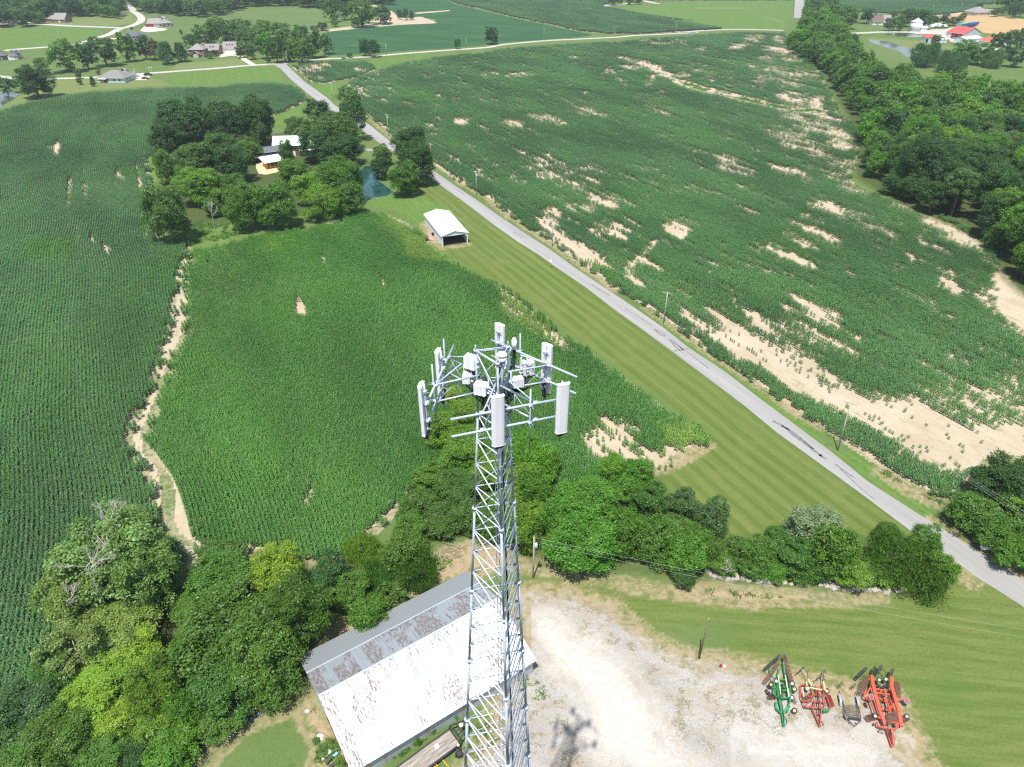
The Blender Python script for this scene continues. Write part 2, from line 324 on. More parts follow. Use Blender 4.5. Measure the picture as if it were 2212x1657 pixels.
bp(L_, [(1030, 690), (1150, 720), (1271, 790), (1271, 815), (1150, 770), (1100, 730)], .9, 3); be(L_, (280, 660), (80, 10), 15, .5, 4); be(L_, (180, 240), (45, 6), 0, .7, 3); be(L_, (350, 265), (90, 5), 3, .6, 3)
ditch = L_([(360, 480), (410, 500), (500, 525), (700, 575), (900, 625), (1100, 668), (1320, 690), (1320, 722), (1100, 688), (880, 645), (700, 600), (500, 556), (400, 520)])
bare_e.append((ditch, 1.0, 1.5))
be(D_, (430, 215), (90, 13), -8, .8, 3); be(D_, (690, 222), (14, 6), 0, .8, 2); be(D_, (490, 200), (28, 9), 0, .9, 2)
bare_w = []; bare_e_, bare_e = bare_e, bare_w
bp(V_, [(415, 655), (535, 590), (502, 715)], 1, 1.5); bp(V_, [(1040, 850), (1085, 930), (1050, 935)], .95, 2); bp(V_, [(1200, 815), (1245, 960), (1228, 1005), (1200, 900)], 1, 1.5)
be(V_, (455, 1540), (5, 80), 0, .6, 2); be(V_, (915, 1490), (10, 75), -12, .4, 2); be(V_, (1270, 1380), (14, 40), 0, .6, 3); be(V_, (820, 1450), (10, 60), 0, .4, 2); be(V_, (1010, 930), (8, 40), 0, .5, 2)
be(V_, (735, 900), (4, 260), 1, .5, 1.5); be(V_, (672, 1450), (4, 90), 2, .5, 1.5); be(V_, (600, 1080), (3, 160), 4, .4, 1.5)
bare_m = []; bare_e = bare_m
bp(lambda p: p, [(640, 636), (650, 655), (665, 677), (652, 682), (638, 680)], 1, 1.5)
be(lambda p: p, (826, 612), (3, 9), -10, .5, 1.5); be(lambda p: p, (698, 560), (3, 14), -25, .35, 2)
bp(Z2, [(330, 190), (400, 150), (480, 150), (520, 200), (560, 280), (640, 300), (780, 270), (700, 330), (600, 370), (560, 300), (420, 290), (360, 250)], .78, 6)
bp(Z2, [(480, 250), (640, 300), (760, 265), (850, 240), (640, 350), (600, 380), (480, 320)], .85, 6)
bp(lambda p: p, [(1085, 640), (1135, 668), (1190, 712), (1225, 745), (1200, 748), (1140, 700), (1085, 668)], .35, 5)
bare_e = bare_e_
wash = [U_([(650, 470), (705, 455), (700, 520), (660, 575), (600, 640), (590, 660), (640, 580)]), U_([(520, 850), (570, 860), (598, 960), (580, 1130), (530, 1140), (550, 1000)]), U_([(570, 1290), (580, 1310), (440, 1400), (430, 1450), (410, 1657), (350, 1657), (380, 1500), (420, 1400)])]
# ================================================================ ground: one sheet with surveyed zones
def ground():
    ny, nx = 640, 620
    Y = 26*np.exp(np.linspace(0, math.log(5200/26), ny)); t = np.linspace(-1, 1, nx)
    Xh = 70+Y*.93
    XX = (t[None, :]*Xh[:, None]); YY = np.repeat(Y[:, None], nx, 1)
    P = np.stack([XX.ravel(), YY.ravel()], 1)
    v = np.stack([P[:, 0], P[:, 1], np.zeros(len(P))], 1)
    i = np.arange((ny-1)*nx).reshape(ny-1, nx)[:, :-1].ravel()
    me = mesh_np('ground', v, np.stack([i, i+1, i+nx+1, i+nx], 1), mat=M_ground())
    def zone(name, polys, far=12):
        a = np.full(len(P), -float(far))
        for q in polys: a = np.maximum(a, sdf(P, W(q), far))
        fattr(me, name, a)
    zone('soil', [[(372, 545), (414, 545), (412, 600), (408, 660), (404, 710), (372, 775), (345, 840), (325, 800), (350, 740), (368, 690), (376, 620)], corn_west, corn_mid, corn_east, corn_tri, corn_north, corn_farm]+wash+[[(352, 760), (335, 830), (290, 905), (278, 950), (288, 995), (322, 1035), (330, 1110), (343, 1150), (385, 1200), (395, 1270), (440, 1275), (425, 1235), (455, 1225), (445, 1195), (400, 1170), (362, 1140), (355, 1110), (361, 1060), (348, 1010), (318, 975), (312, 930), (333, 885), (358, 820), (360, 765)],
        T_([(380, 300), (560, 345), (700, 385), (800, 450), (880, 560), (990, 690), (1300, 880), (1300, 1100), (900, 800)]), S_([(1960, 0), (2100, 60), (2150, 250), (2130, 460), (2050, 300)]), L_([(1060, 225), (1110, 280), (1170, 340), (1130, 345)]),
        HL([(1275, 1005), (1290, 985), (1430, 960), (1450, 972), (1380, 1000)]), K_([(10, 175), (200, 150), (420, 128), (650, 132), (660, 140), (450, 148), (200, 170), (0, 190)]), K_([(380, 60), (430, 110), (560, 100), (650, 130), (420, 140), (230, 130), (300, 110)]), K_([(520, 75), (740, 60), (740, 66), (530, 84)]), K_([(120, 0), (210, 0), (310, 35), (300, 55), (250, 30)])])
    zone('strip', [[(905, 400), (935, 400), (960, 395)]+road_l[2:-1]+[(2170, 1315), (2060, 1262), (1900, 1200), (1850, 1190), (1600, 1200), (1450, 1190), (1400, 1080), (1420, 1010), (1480, 985), (1535, 955), (1440, 870), (1200, 700), (1000, 570), (930, 530), (915, 500), (900, 440)]], 12)
    zone('yard', [Q_([(60, 90), (250, 100), (420, 130), (620, 170), (930, 175), (1300, 190), (1700, 215), (1900, 170), (2060, -10), (2500, 120), (2600, 1500), (1300, 1500), (1000, 300), (600, 330), (90, 170), (60, 120)]), IM([(-400, -400), (3400, -600), (3400, 2000), (2500, 1900), (1900, 1300), (1950, 900), (1850, 400), (900, 350), (0, 280), (-300, 200)])])
    zone('gravel', [Q_([(80, 185), (130, 170), (260, 170), (360, 200), (480, 240), (560, 330), (640, 400), (760, 470), (860, 490), (1010, 500)])+IM([(450, 420), (560, 560), (1000, 760), (1350, 720), (1800, 700), (1830, 1120), (2000, 1180), (1920, 1320), (1850, 1380), (2050, 1500), (2300, 1700)])+[(2300, 1900), (900, 1900), (1010, 1700), (1085, 1560), (1130, 1450)]])
    zone('white', [Q_([(100, 260), (200, 260), (300, 360), (420, 420), (560, 520), (650, 640), (700, 850), (900, 950), (600, 1000), (420, 900), (300, 600), (180, 480), (110, 380)]), IM([(-200, 1100), (300, 1250), (1000, 1150), (1500, 1350), (1400, 1500), (-200, 1500)]), IM([(1380, 1110), (1500, 1090), (1780, 1280), (1990, 1190), (1900, 1320), (1700, 1320), (1480, 1200)])])
    zone('dirt', [Q_([(55, 20), (230, 30), (420, 85), (560, 110), (760, 150), (930, 130), (1200, 150), (1500, 170), (1640, 150), (1700, 190), (1500, 205), (1100, 215), (800, 180), (560, 150), (400, 110), (120, 60), (50, 50)]), Z3([(930, 330), (1000, 160), (1110, 130), (1270, 150), (1271, 230), (1120, 250), (1010, 300)]), Z3([(380, 600), (520, 540), (600, 440), (700, 440), (900, 310), (960, 330), (760, 430), (560, 560), (430, 660)]),
        Z3([(400, 240), (440, 200), (520, 175), (600, 160), (610, 185), (500, 215), (430, 260)]), BN([(140, 900), (260, 1120), (480, 1500), (560, 1700), (200, 1700), (260, 1500), (150, 1330), (60, 1100)]), N0([(1370, 1450), (1220, 1600), (1150, 1700), (1000, 1700), (1160, 1500), (1290, 1440), (1700, 1250), (1700, 1320)]),
        C_([(690, 425), (760, 455), (1000, 600), (1269, 760), (1269, 800), (900, 575)]), C_([(380, 110), (600, 240), (820, 310), (830, 380), (740, 350), (500, 240), (350, 140)]), C_([(750, 640), (880, 720), (990, 800), (940, 840), (840, 760), (740, 690)]),
        A_([(200, 740), (280, 760), (350, 990), (640, 950), (640, 960), (350, 1010), (230, 930), (160, 850)]), A_([(135, 720), (170, 720), (270, 850), (200, 880)]), B_([(990, 1480), (1040, 1490), (900, 1590), (760, 1657), (560, 1760), (560, 1700), (760, 1570)]), A_([(300, 110), (560, 300), (780, 430), (1050, 640), (1480, 915), (1900, 1215), (2209, 1440), (2209, 1460), (1880, 1220), (1480, 935), (1050, 655), (880, 500), (560, 310)]),
        B_([(300, 0), (520, 150), (690, 245), (1000, 480), (1250, 640), (1700, 950), (2020, 1170), (2209, 1290), (2209, 1305), (2000, 1190), (1690, 965), (1240, 655), (1000, 500), (690, 265), (500, 150)]), D_([(735, 505), (880, 620), (925, 650), (900, 660), (860, 620)]), IM([(550, 370), (1000, 420), (1350, 480), (1400, 720), (1000, 780), (600, 600)]), HL([(930, 1010), (960, 1000), (980, 1030), (940, 1050)])])
    zone('bright', [D_([(160, 520), (340, 440), (400, 430), (400, 470), (270, 580), (180, 570)]), HL([(45, 520), (180, 480), (150, 760), (80, 770)]), HL([(350, 1000), (480, 920), (620, 930), (900, 1040), (600, 1130), (380, 1170)]), D_([(390, 305), (480, 325), (600, 300), (560, 400), (540, 440)]), B_([(220, 10), (540, 240), (1200, 710), (2209, 1480), (2209, 1320), (1690, 975), (1200, 640), (680, 270), (420, 90)]), C_([(65, 0), (230, 10), (480, 190), (700, 350), (750, 430), (640, 410), (300, 190)]), ditch,
        E_([(0, 230), (500, 240), (1300, 260), (1150, 400), (400, 500), (0, 530)]), F_([(0, 630), (1000, 545), (1300, 560), (1430, 720), (900, 730), (0, 790)]), L_([(0, 60), (300, 20), (1000, 0), (1110, 0), (1080, 100), (1050, 180), (700, 178), (400, 130)]), K_([(0, 90), (120, 150), (0, 170)]), D_([(760, 180), (900, 155), (1150, 120), (1100, 150), (880, 190), (800, 225)]), HL([(1620, 880), (1700, 800), (1900, 740), (2000, 800), (2212, 900), (2212, 1100), (1950, 1000), (1800, 900)])])
    zone('pale', [E_([(480, 200), (1400, 60), (1700, 60), (1740, 180), (1500, 230), (900, 220)]), F_([(0, 590), (1000, 520), (860, 430), (500, 470), (0, 500)]), V_([(0, 310), (250, 230), (850, 140), (1500, 100), (1300, 20), (400, 60), (100, 250)]), L_([(500, 45), (830, 45), (820, 55), (500, 55)]), L_([(930, 100), (1060, 130), (1030, 140), (930, 108)]), E_([(1400, 480), (1560, 560), (1500, 640)]), F_([(1650, 60), (1900, 60), (2212, 60), (2212, 75), (1850, 130)]), R_([(270, 230), (700, 260), (850, 300), (640, 330), (440, 260), (330, 250)]), HL([(570, 1130), (640, 900), (680, 960)])])
    zone('stubble', [R_([(715, 92), (960, 76), (1271, 120), (1500, 130), (1500, 240), (1271, 222), (1130, 215), (990, 200), (960, 160), (870, 150), (760, 120)])], 12)
    zone('soy', [soy], 12)
    zone('wood', [[(1700, 95), (1760, 110), (1800, 115), (1850, 150), (1880, 190), (2000, 215), (2100, 215), (2212, 230), (2500, 240), (2500, 760), (2212, 640), (2180, 610), (2150, 570), (2110, 520), (2060, 490), (1980, 460), (1900, 420), (1845, 380), (1850, 330), (1835, 270), (1822, 240), (1800, 200), (1770, 150)], N0([(-200, 1650), (100, 1300), (500, 600), (1100, 700), (1700, 520), (1800, 800), (1700, 1250), (1300, 1400), (1100, 1650)]), Z2([(0, 200), (240, 250), (640, 380), (700, 600), (1000, 660), (1700, 640), (1880, 800), (1800, 860), (870, 800), (100, 720)]), HL([(170, 300), (700, 200), (900, 380), (1500, 280), (1560, 560), (1500, 900), (700, 1000), (60, 1080), (150, 700)]), C_([(830, 330), (1000, 150), (1500, 50), (1500, 800), (1080, 620), (780, 440)])], 12)
    g = link('ground', me); tag(g, kind='structure'); return g
def M_ground():
    g = NG('ground_mix'); p = g.pos()
    big = g.noise(.012, p, 3); mid = g.noise(.09, p, 4, .6); fine = g.noise(1.1, p, 4, .7); tiny = g.noise(5., p, 3, .7)
    jit = g.math('ADD', g.math('MULTIPLY', g.math('SUBTRACT', mid, .5), 3.0), g.math('MULTIPLY', g.math('SUBTRACT', fine, .5), 3.4))
    def z(name, a=-.5, b=.5, k=1.0):
        return g.ramp(g.math('ADD', g.attr(name).outputs['Fac'], g.math('MULTIPLY', jit, k)), a, b)
    col = g.mix(g.ramp(mid, .3, .7), (.070, .120, .030), (.100, .148, .046))
    col = g.mix(g.ramp(big, .4, .65, 0, .6), col, (.12, .155, .055))
    col = g.mix(g.ramp(fine, .4, .75, 0, .5), col, (.06, .105, .024))
    col = g.mix(g.ramp(g.noise(2.6, p, 5, .85), .42, .62, 0, .5), col, (.125, .165, .055)); col = g.mix(g.ramp(g.noise(.45, p, 5, .8), .54, .66, 0, .5), col, (.05, .10, .02))
    # mown strip beside the road
    ca, sa = math.cos(math.radians(-27.5)), math.sin(math.radians(-27.5))
    sx = g.n('ShaderNodeSeparateXYZ'); g.l(p, sx.inputs[0])
    across = g.math('ADD', g.math('MULTIPLY', sx.outputs[0], ca), g.math('MULTIPLY', sx.outputs[1], -sa))
    across = g.math('ADD', across, g.math('MULTIPLY', g.noise(.03, p, 1), 3.))
    ln = g.noise(.42, g.rs(p, -27.5, (1, .03, 1)), 6, .8)
    st = g.math('SINE', g.math('MULTIPLY', across, 2*math.pi/3.2))
    stripe = g.math('ADD', g.math('ADD', g.math('MULTIPLY', g.math('MULTIPLY', st, g.noise(.05, p, 2)), .10), g.math('MULTIPLY', ln, .62)), g.math('MULTIPLY', g.noise(2.2, p, 4, .8), .38))
    s1 = g.mix(g.ramp(stripe, .32, .70), (.064, .108, .018), (.142, .168, .050))
    s1 = g.mix(g.ramp(g.noise(.16, p, 3), .5, .75, 0, .45), s1, (.150, .165, .055))
    s1 = g.mix(g.ramp(fine, .4, .8, 0, .35), s1, (.06, .10, .02))
    col = g.mix(z('strip', -.3, .3, .25), col, s1)
    # the lawn round the gravel yard, mown along the row of trees
    w2 = g.math('SINE', g.math('MULTIPLY', g.math('ADD', g.math('ADD', sx.outputs[1], g.math('MULTIPLY', sx.outputs[0], .12)), g.math('MULTIPLY', g.noise(.04, p, 1), 9.)), 2*math.pi/2.3))
    l2 = g.noise(.85, g.rs(p, 6, (.09, 1, 1)), 4, .75)
    s2 = g.mix(g.ramp(g.math('ADD', g.math('ADD', g.math('MULTIPLY', w2, .022), g.math('MULTIPLY', l2, .5)), g.math('MULTIPLY', g.noise(2.4, p, 4, .8), .5)), .36, .64), (.072, .115, .022), (.135, .160, .048))
    s2 = g.mix(g.ramp(g.noise(.12, p, 3), .5, .72, 0, .5), s2, (.066, .122, .020))
    col = g.mix(z('yard', -.3, .3, .25), col, s2)
    br = g.mix(g.ramp(fine, .35, .7), (.066, .135, .026), (.100, .168, .042))
    br = g.mix(g.ramp(g.noise(1.3, g.rs(p, -27.5, (1, .05, 1)), 2), .45, .6, 0, .5), br, (.13, .18, .045))
    col = g.mix(z('bright', -.4, .4, .3), col, br)
    col = g.mix(g.math('MULTIPLY', z('pale', -3, 3), .75), col, g.mix(g.ramp(fine, .3, .7), (.17, .19, .075), (.12, .16, .05)))
    sy = g.mix(g.ramp(g.noise(.02, g.mapv(p, (1, 2.2, 1)), 4), .35, .65), (.024, .072, .028), (.034, .092, .034))
    sy = g.mix(g.ramp(g.noise(2.5, g.mapv(p, (1, .2, 1), (0, 0, .5)), 2), .45, .7, 0, .5), sy, (.045, .11, .045))
    col = g.mix(z('soy', -.3, .3, .3), col, sy)
    sb = g.mix(g.ramp(g.noise(.4, g.mapv(p, (.12, 1.2, 1), (0, 0, .25)), 4), .35, .65), (.42, .29, .14), (.33, .235, .115))
    col = g.mix(z('stubble', -.5, .5, .4), col, sb)
    so = g.mix(g.ramp(mid, .3, .7), (.42, .355, .260), (.35, .29, .20))
    so = g.mix(g.ramp(g.noise(1.3, g.rs(p, -28.4, (1, .06, 1)), 3, .7), .5, .7, 0, .5), so, (.27, .21, .13))
    so = g.mix(g.ramp(fine, .5, .75, 0, .4), so, (.22, .175, .10)); so = g.mix(g.ramp(g.noise(.35, g.rs(p, -28.4, (1, .3, 1)), 5, .75), .56, .66, 0, .55), so, (.16, .18, .07))
    col = g.mix(z('soil', -.3, .3, .35), col, so)
    dt = g.mix(g.ramp(fine, .3, .7), (.27, .20, .12), (.34, .27, .175))
    dt = g.mix(g.ramp(g.noise(.5, p, 5, .7), .5, .62, 0, .75), dt, (.11, .13, .04))
    col = g.mix(g.math('MULTIPLY', z('dirt', -1.2, .8, .6), .92), col, dt)
    gv = g.mix(g.ramp(mid, .35, .65), (.29, .275, .25), (.39, .37, .335))
    gv = g.mix(g.ramp(g.noise(.22, g.mapv(p, (1, 2, 1), (0, 0, .6)), 5, .65, 1.5), .46, .62, 0, .65), gv, (.32, .255, .175))
    gv = g.mix(g.ramp(tiny, .44, .64, 0, .75), gv, (.20, .185, .16)); gv = g.mix(g.ramp(g.noise(2.2, p, 3, .8), .56, .66, 0, .5), gv, (.19, .17, .14)); gv = g.mix(g.ramp(g.noise(.06, g.rs(p, 35, (1, 3, 1)), 3, .6, 2.), .5, .6, 0, .35), gv, (.25, .215, .165))
    gv = g.mix(g.math('MULTIPLY', z('white', -2.5, 2.5, .8), .85), gv, g.mix(g.ramp(fine, .4, .75), (.47, .445, .40), (.37, .34, .285)))
    weeds = g.math('MULTIPLY', g.ramp(g.noise(.33, p, 6, .78), .515, .575), g.ramp(tiny, .38, .52))
    weeds = g.math('MULTIPLY', weeds, g.ramp(g.attr('white').outputs['Fac'], -3, 1.5, 1, 0))
    gv = g.mix(g.math('MULTIPLY', weeds, .75), gv, g.mix(g.ramp(fine, .4, .6), (.09, .10, .03), (.20, .155, .09)))
    col = g.mix(g.math('MULTIPLY', z('gravel', -3.2, -.6, 1.2), .8), col, dt)
    col = g.mix(z('gravel', -.6, .9, .9), col, gv)
    wd = g.mix(g.ramp(fine, .3, .7), (.040, .072, .018), (.075, .085, .030))
    col = g.mix(z('wood', -2, 2, .5), col, wd)
    g.pbr(col, .95, 0, .1, g.math('ADD', fine, tiny), .45, .12); return g.m
# ================================================================ maize fields: rows of real plants, scattered along the drill rows
def M_corn():
    g = NG('maize_leaf'); t = g.attr('tint', 'INSTANCER').outputs['Fac']; v = g.attr('v').outputs['Fac']
    deep = g.mix(g.ramp(t, 0, .5), (.056, .152, .048), (.046, .170, .012))       # bluish green to fresh green
    c = g.mix(g.ramp(t, .5, 1.), deep, (.21, .34, .035))                         # and on to yellowing plants
    c = g.mix(v, c, g.mix(.5, c, (.13, .22, .085)), 'MIX')
    bn = g.noise(.035, g.rs(g.pos(), -28.4, (1, .35, 1)), 4, .6); c = g.mix(1.0, c, g.mix(g.ramp(bn, .32, .68), (.72, .76, .78), (1.32, 1.26, 1.30)), 'MULTIPLY')
    p = g.n('ShaderNodeBsdfPrincipled'); g.l(c, p.inputs['Base Color']); p.inputs['Roughness'].default_value = .5; p.inputs['Specular IOR Level'].default_value = .3
    tr = g.n('ShaderNodeBsdfTranslucent'); g.l(g.mix(.5, c, (.12, .26, .03)), tr.inputs[0])
    mx = g.n('ShaderNodeMixShader'); mx.inputs[0].default_value = .28
    g.l(p.outputs[0], mx.inputs[1]); g.l(tr.outputs[0], mx.inputs[2]); g.l(mx.outputs[0], g.out.inputs[0]); return g.m
CORN = M_corn()
def corn_patch(name, length, step, leaves, wid, segs, rows=1, gap=.76, lw=.10):
    V = []; Q = []; vv = []
    for r in range(rows):
        n = max(1, int(round(length/step)))
        for i in range(n):
            x0 = (r-(rows-1)/2)*gap+random.uniform(-.05, .05); y0 = -length/2+(i+.5)*length/n+random.uniform(-.06, .06)
            h = CH*random.uniform(.86, 1.04); ph = random.uniform(0, math.pi)
            for k in range(leaves):
                a = ph+k*math.pi+random.uniform(-.5, .5); z0 = h*(.28+.62*(k+.5)/leaves)
                L = wid*random.uniform(.75, 1.1)*(1-.35*abs(k/leaves-.4)); rise = random.uniform(.15, .5)*(1.2 if k > leaves-3 else 1)
                px, py = -math.sin(a)*lw, math.cos(a)*lw; prev = None; val = random.random()
                for s in range(segs+1):
                    f = s/segs; d = L*f; z = z0+rise*math.sin(f*math.pi*.72)-.30*f*f; ww = (1-.8*f*f)*(.6+.4*min(1, f*3+.3))
                    V += [(x0+math.cos(a)*d-px*ww, y0+math.sin(a)*d-py*ww, z), (x0+math.cos(a)*d+px*ww, y0+math.sin(a)*d+py*ww, z)]; vv += [val, val]
                    if s: m = len(V); Q.append((m-4, m-3, m-1, m-2))
    me = mesh_np(name, V, Q, mat=CORN); fattr(me, 'v', vv); return bpy.data.objects.new(name, me)
def proto_coll(name, obs):
    c = bpy.data.collections.new(name)
    for o in obs: c.objects.link(o)
    return c
PC0 = proto_coll('maize_near', [corn_patch('maize_a%d' % i, .8, .24, 8, .56, 2) for i in range(6)])
PC1 = proto_coll('maize_middle', [corn_patch('maize_b%d' % i, 1.6, .28, 7, .60, 1, lw=.155) for i in range(5)])
PC2 = proto_coll('maize_far', [corn_patch('maize_c%d' % i, 3.2, .46, 5, .80, 1, rows=2, gap=.76, lw=.26) for i in range(4)])
def scatter_nodes(name, coll, mat=None):
    ng = bpy.data.node_groups.new(name, 'GeometryNodeTree')
    ng.interface.new_socket('Geometry', in_out='INPUT', socket_type='NodeSocketGeometry'); ng.interface.new_socket('Geometry', in_out='OUTPUT', socket_type='NodeSocketGeometry')
    N = ng.nodes.new; Lk = ng.links.new
    i = N('NodeGroupInput'); o = N('NodeGroupOutput'); m2p = N('GeometryNodeMeshToPoints'); iop = N('GeometryNodeInstanceOnPoints')
    ci = N('GeometryNodeCollectionInfo'); ci.inputs['Collection'].default_value = coll; ci.inputs['Separate Children'].default_value = True; ci.inputs['Reset Children'].default_value = True
    def na(nm, ty='FLOAT'):
        x = N('GeometryNodeInputNamedAttribute'); x.data_type = ty; x.inputs['Name'].default_value = nm
        return [s for s in x.outputs if s.enabled and s.name == 'Attribute'][0]
    cx = N('ShaderNodeCombineXYZ'); Lk(na('rz'), cx.inputs[2]); cs = N('ShaderNodeCombineXYZ')
    Lk(na('sx'), cs.inputs[0]); Lk(na('sx'), cs.inputs[1]); Lk(na('szz'), cs.inputs[2])
    Lk(i.outputs[0], m2p.inputs[0]); Lk(m2p.outputs[0], iop.inputs['Points']); Lk(ci.outputs[0], iop.inputs['Instance'])
    iop.inputs['Pick Instance'].default_value = True; Lk(na('idx', 'INT'), iop.inputs['Instance Index'])
    Lk(cx.outputs[0], iop.inputs['Rotation']); Lk(cs.outputs[0], iop.inputs['Scale']); Lk(iop.outputs[0], o.inputs[0]); return ng
def scatter(name, P, rz, sxy, sz, tint, idx, ng, label, cat, parent=None):
    me = mesh_np(name, P)
    fattr(me, 'rz', rz); fattr(me, 'sx', sxy); fattr(me, 'szz', sz); fattr(me, 'tint', tint)
    a = me.attributes.new('idx', 'INT', 'POINT'); a.data.foreach_set('value', np.asarray(idx, np.int32))
    o = link(name, me, parent); md = o.modifiers.new('scatter', 'NODES'); md.node_group = ng
    return tag(o, label, cat, kind='stuff')
SN = [scatter_nodes('scatter%d' % i, c) for i, c in enumerate((PC0, PC1, PC2))]
LOD = ((0.76, .8, 6), (.76, 1.6, 5), (1.52, 3.2, 4))
TA = math.radians(-28.4)
def dist_(P): return np.hypot(P[:, 0], P[:, 1])
def corn_field(name, poly, bare, label, tint, lods, wave=2.0, ta=TA, tintmarks=(), short=1.0, thin=.42, patchy=0.):
    poly = np.array(W(poly)); first = True; out = []
    for li, (dlo, dhi) in lods:
        dx, dy, nv = LOD[li]
        d = np.array([math.sin(ta), math.cos(ta)]); c = np.array([math.cos(ta), -math.sin(ta)])
        s = poly@d; t = poly@c
        ss = np.arange(s.min(), s.max(), dy); tt = np.arange(t.min(), t.max(), dx)
        S, T = np.meshgrid(ss, tt); S = S.ravel()+rng.uniform(-.2, .2, S.size); T = T.ravel()
        # rows swing gently, as if drilled on the contour
        off = wave*(fnoise(S*.018+9, T*.006, 3, 2)-.5)*6
        der = (wave*(fnoise((S+1)*.018+9, T*.006, 3, 2)-.5)*6-off)
        Tw = T+off
        P = S[:, None]*d+Tw[:, None]*c
        dist = np.hypot(P[:, 0], P[:, 1])
        k = (dist >= dlo) & (dist < dhi) & (P[:, 1] > 30) & (np.abs(P[:, 0]) < 60+P[:, 1]*.88)
        P, der = P[k], der[k]
        sd = sdf(P, poly, 12); k = sd+(vnoise(P[:, 0]*.5, P[:, 1]*.5, 5)-.5)*.8 > 0; P, der, sd = P[k], der[k], sd[k]
        x, y = PX(P[:, 0], P[:, 1], .1); Q = np.stack([x, y], 1); x2, y2 = PX(P[:, 0], P[:, 1], CH*short*.45); Q2 = np.stack([x2, y2], 1)
        sr = P@d; tr = P@c
        streak = fnoise(sr*.07, tr*.62, 7, 3); streak = np.clip((streak-.2)/.6, 0, 1)
        b = np.zeros(len(P))
        for pl, st, soft in bare:
            b = np.maximum(b, st*np.clip(np.maximum(sdf(Q, pl, 30), sdf(Q2, pl, 30))/(soft*1.7)*.5+.62+((fnoise(P[:, 0]*.16, P[:, 1]*.16, 2)-.5)*1.4+(.5-streak)*1.0)*min(1, soft/4), 0, 1))
        b = np.where(b < .93, b*.94, b)*np.where(dist_(P) > 260, .84, 1)
        if patchy: b = np.maximum(b, patchy*np.clip((fnoise(sr*.012+5, tr*.045, 17, 4)-.54)*5, 0, 1))
        nz = .55*streak+.45*rng.random(len(P)); nz = np.argsort(np.argsort(nz))/max(1, len(nz))
        k = nz >= b; P, der, b, sd, Q, nz = P[k], der[k], b[k], sd[k], Q[k], nz[k]
        tn = tint+.22*(fnoise(P[:, 0]*.02, P[:, 1]*.02, 11)-.5)*2*.5+.16*(streak[k]-.5)+.05*rng.standard_normal(len(P))+.30*b
        for pl, amt, soft in tintmarks: tn += amt*np.clip(sdf(Q, pl, 60)/soft*.5+.5, 0, 1)
        sz = short*(1-thin*b)*(1+.10*(fnoise(P[:, 0]*.06, P[:, 1]*.06, 13)-.5)*2)*rng.uniform(.93, 1.07, len(P))
        n = len(P)
        rz = -ta-np.arctan(der)+np.where(rng.random(n) < .5, 0, math.pi)
        ob = scatter(name, np.column_stack([P, np.zeros(n)]), rz, np.clip(sz/short, .55, 1.1), np.clip(sz, .25, 1.15), np.clip(tn, 0, 1), rng.integers(0, nv, n), SN[li], label if first else None, 'field' if first else None)
        out.append(ob); first = False
        print(name, li, n)
    if len(out) > 1:                     # one object per field: the far rows ride in the same object as a second part
        for q in out[1:]: q.parent = out[0]; q.name = 'distant_rows'; q['kind'] = 'stuff'; 
    return out[0]
# ================================================================ trees
def M_leaf():
    g = NG('foliage'); oi = g.n('ShaderNodeObjectInfo'); v = g.attr('v').outputs['Fac']; u = g.attr('u').outputs['Fac']
    base = oi.outputs['Color']
    hs = g.n('ShaderNodeHueSaturation'); g.l(base, hs.inputs['Color'])
    g.l(g.math('ADD', .485, g.math('MULTIPLY', u, .03)), hs.inputs['Hue']); g.l(g.math('ADD', .72, g.math('MULTIPLY', v, .56)), hs.inputs['Value']); hs.inputs['Saturation'].default_value = 1.0
    c = hs.outputs[0]
    p = g.n('ShaderNodeBsdfPrincipled'); g.l(c, p.inputs['Base Color']); p.inputs['Roughness'].default_value = .45; p.inputs['Specular IOR Level'].default_value = .4
    tr = g.n('ShaderNodeBsdfTranslucent'); g.l(g.mix(1.0, c, (1.3, 1.5, .7), 'MULTIPLY'), tr.inputs[0])
    mx = g.n('ShaderNodeMixShader'); mx.inputs[0].default_value = .38
    g.l(p.outputs[0], mx.inputs[1]); g.l(tr.outputs[0], mx.inputs[2]); g.l(mx.outputs[0], g.out.inputs[0]); return g.m
LEAF = M_leaf()
BARK = simple('bark', (.17, .135, .105), .9, 0, .35, 2.5); PALEBARK = simple('pale_bark', (.50, .46, .40), .8, 0, .3, 2., (.22, .19, .15))
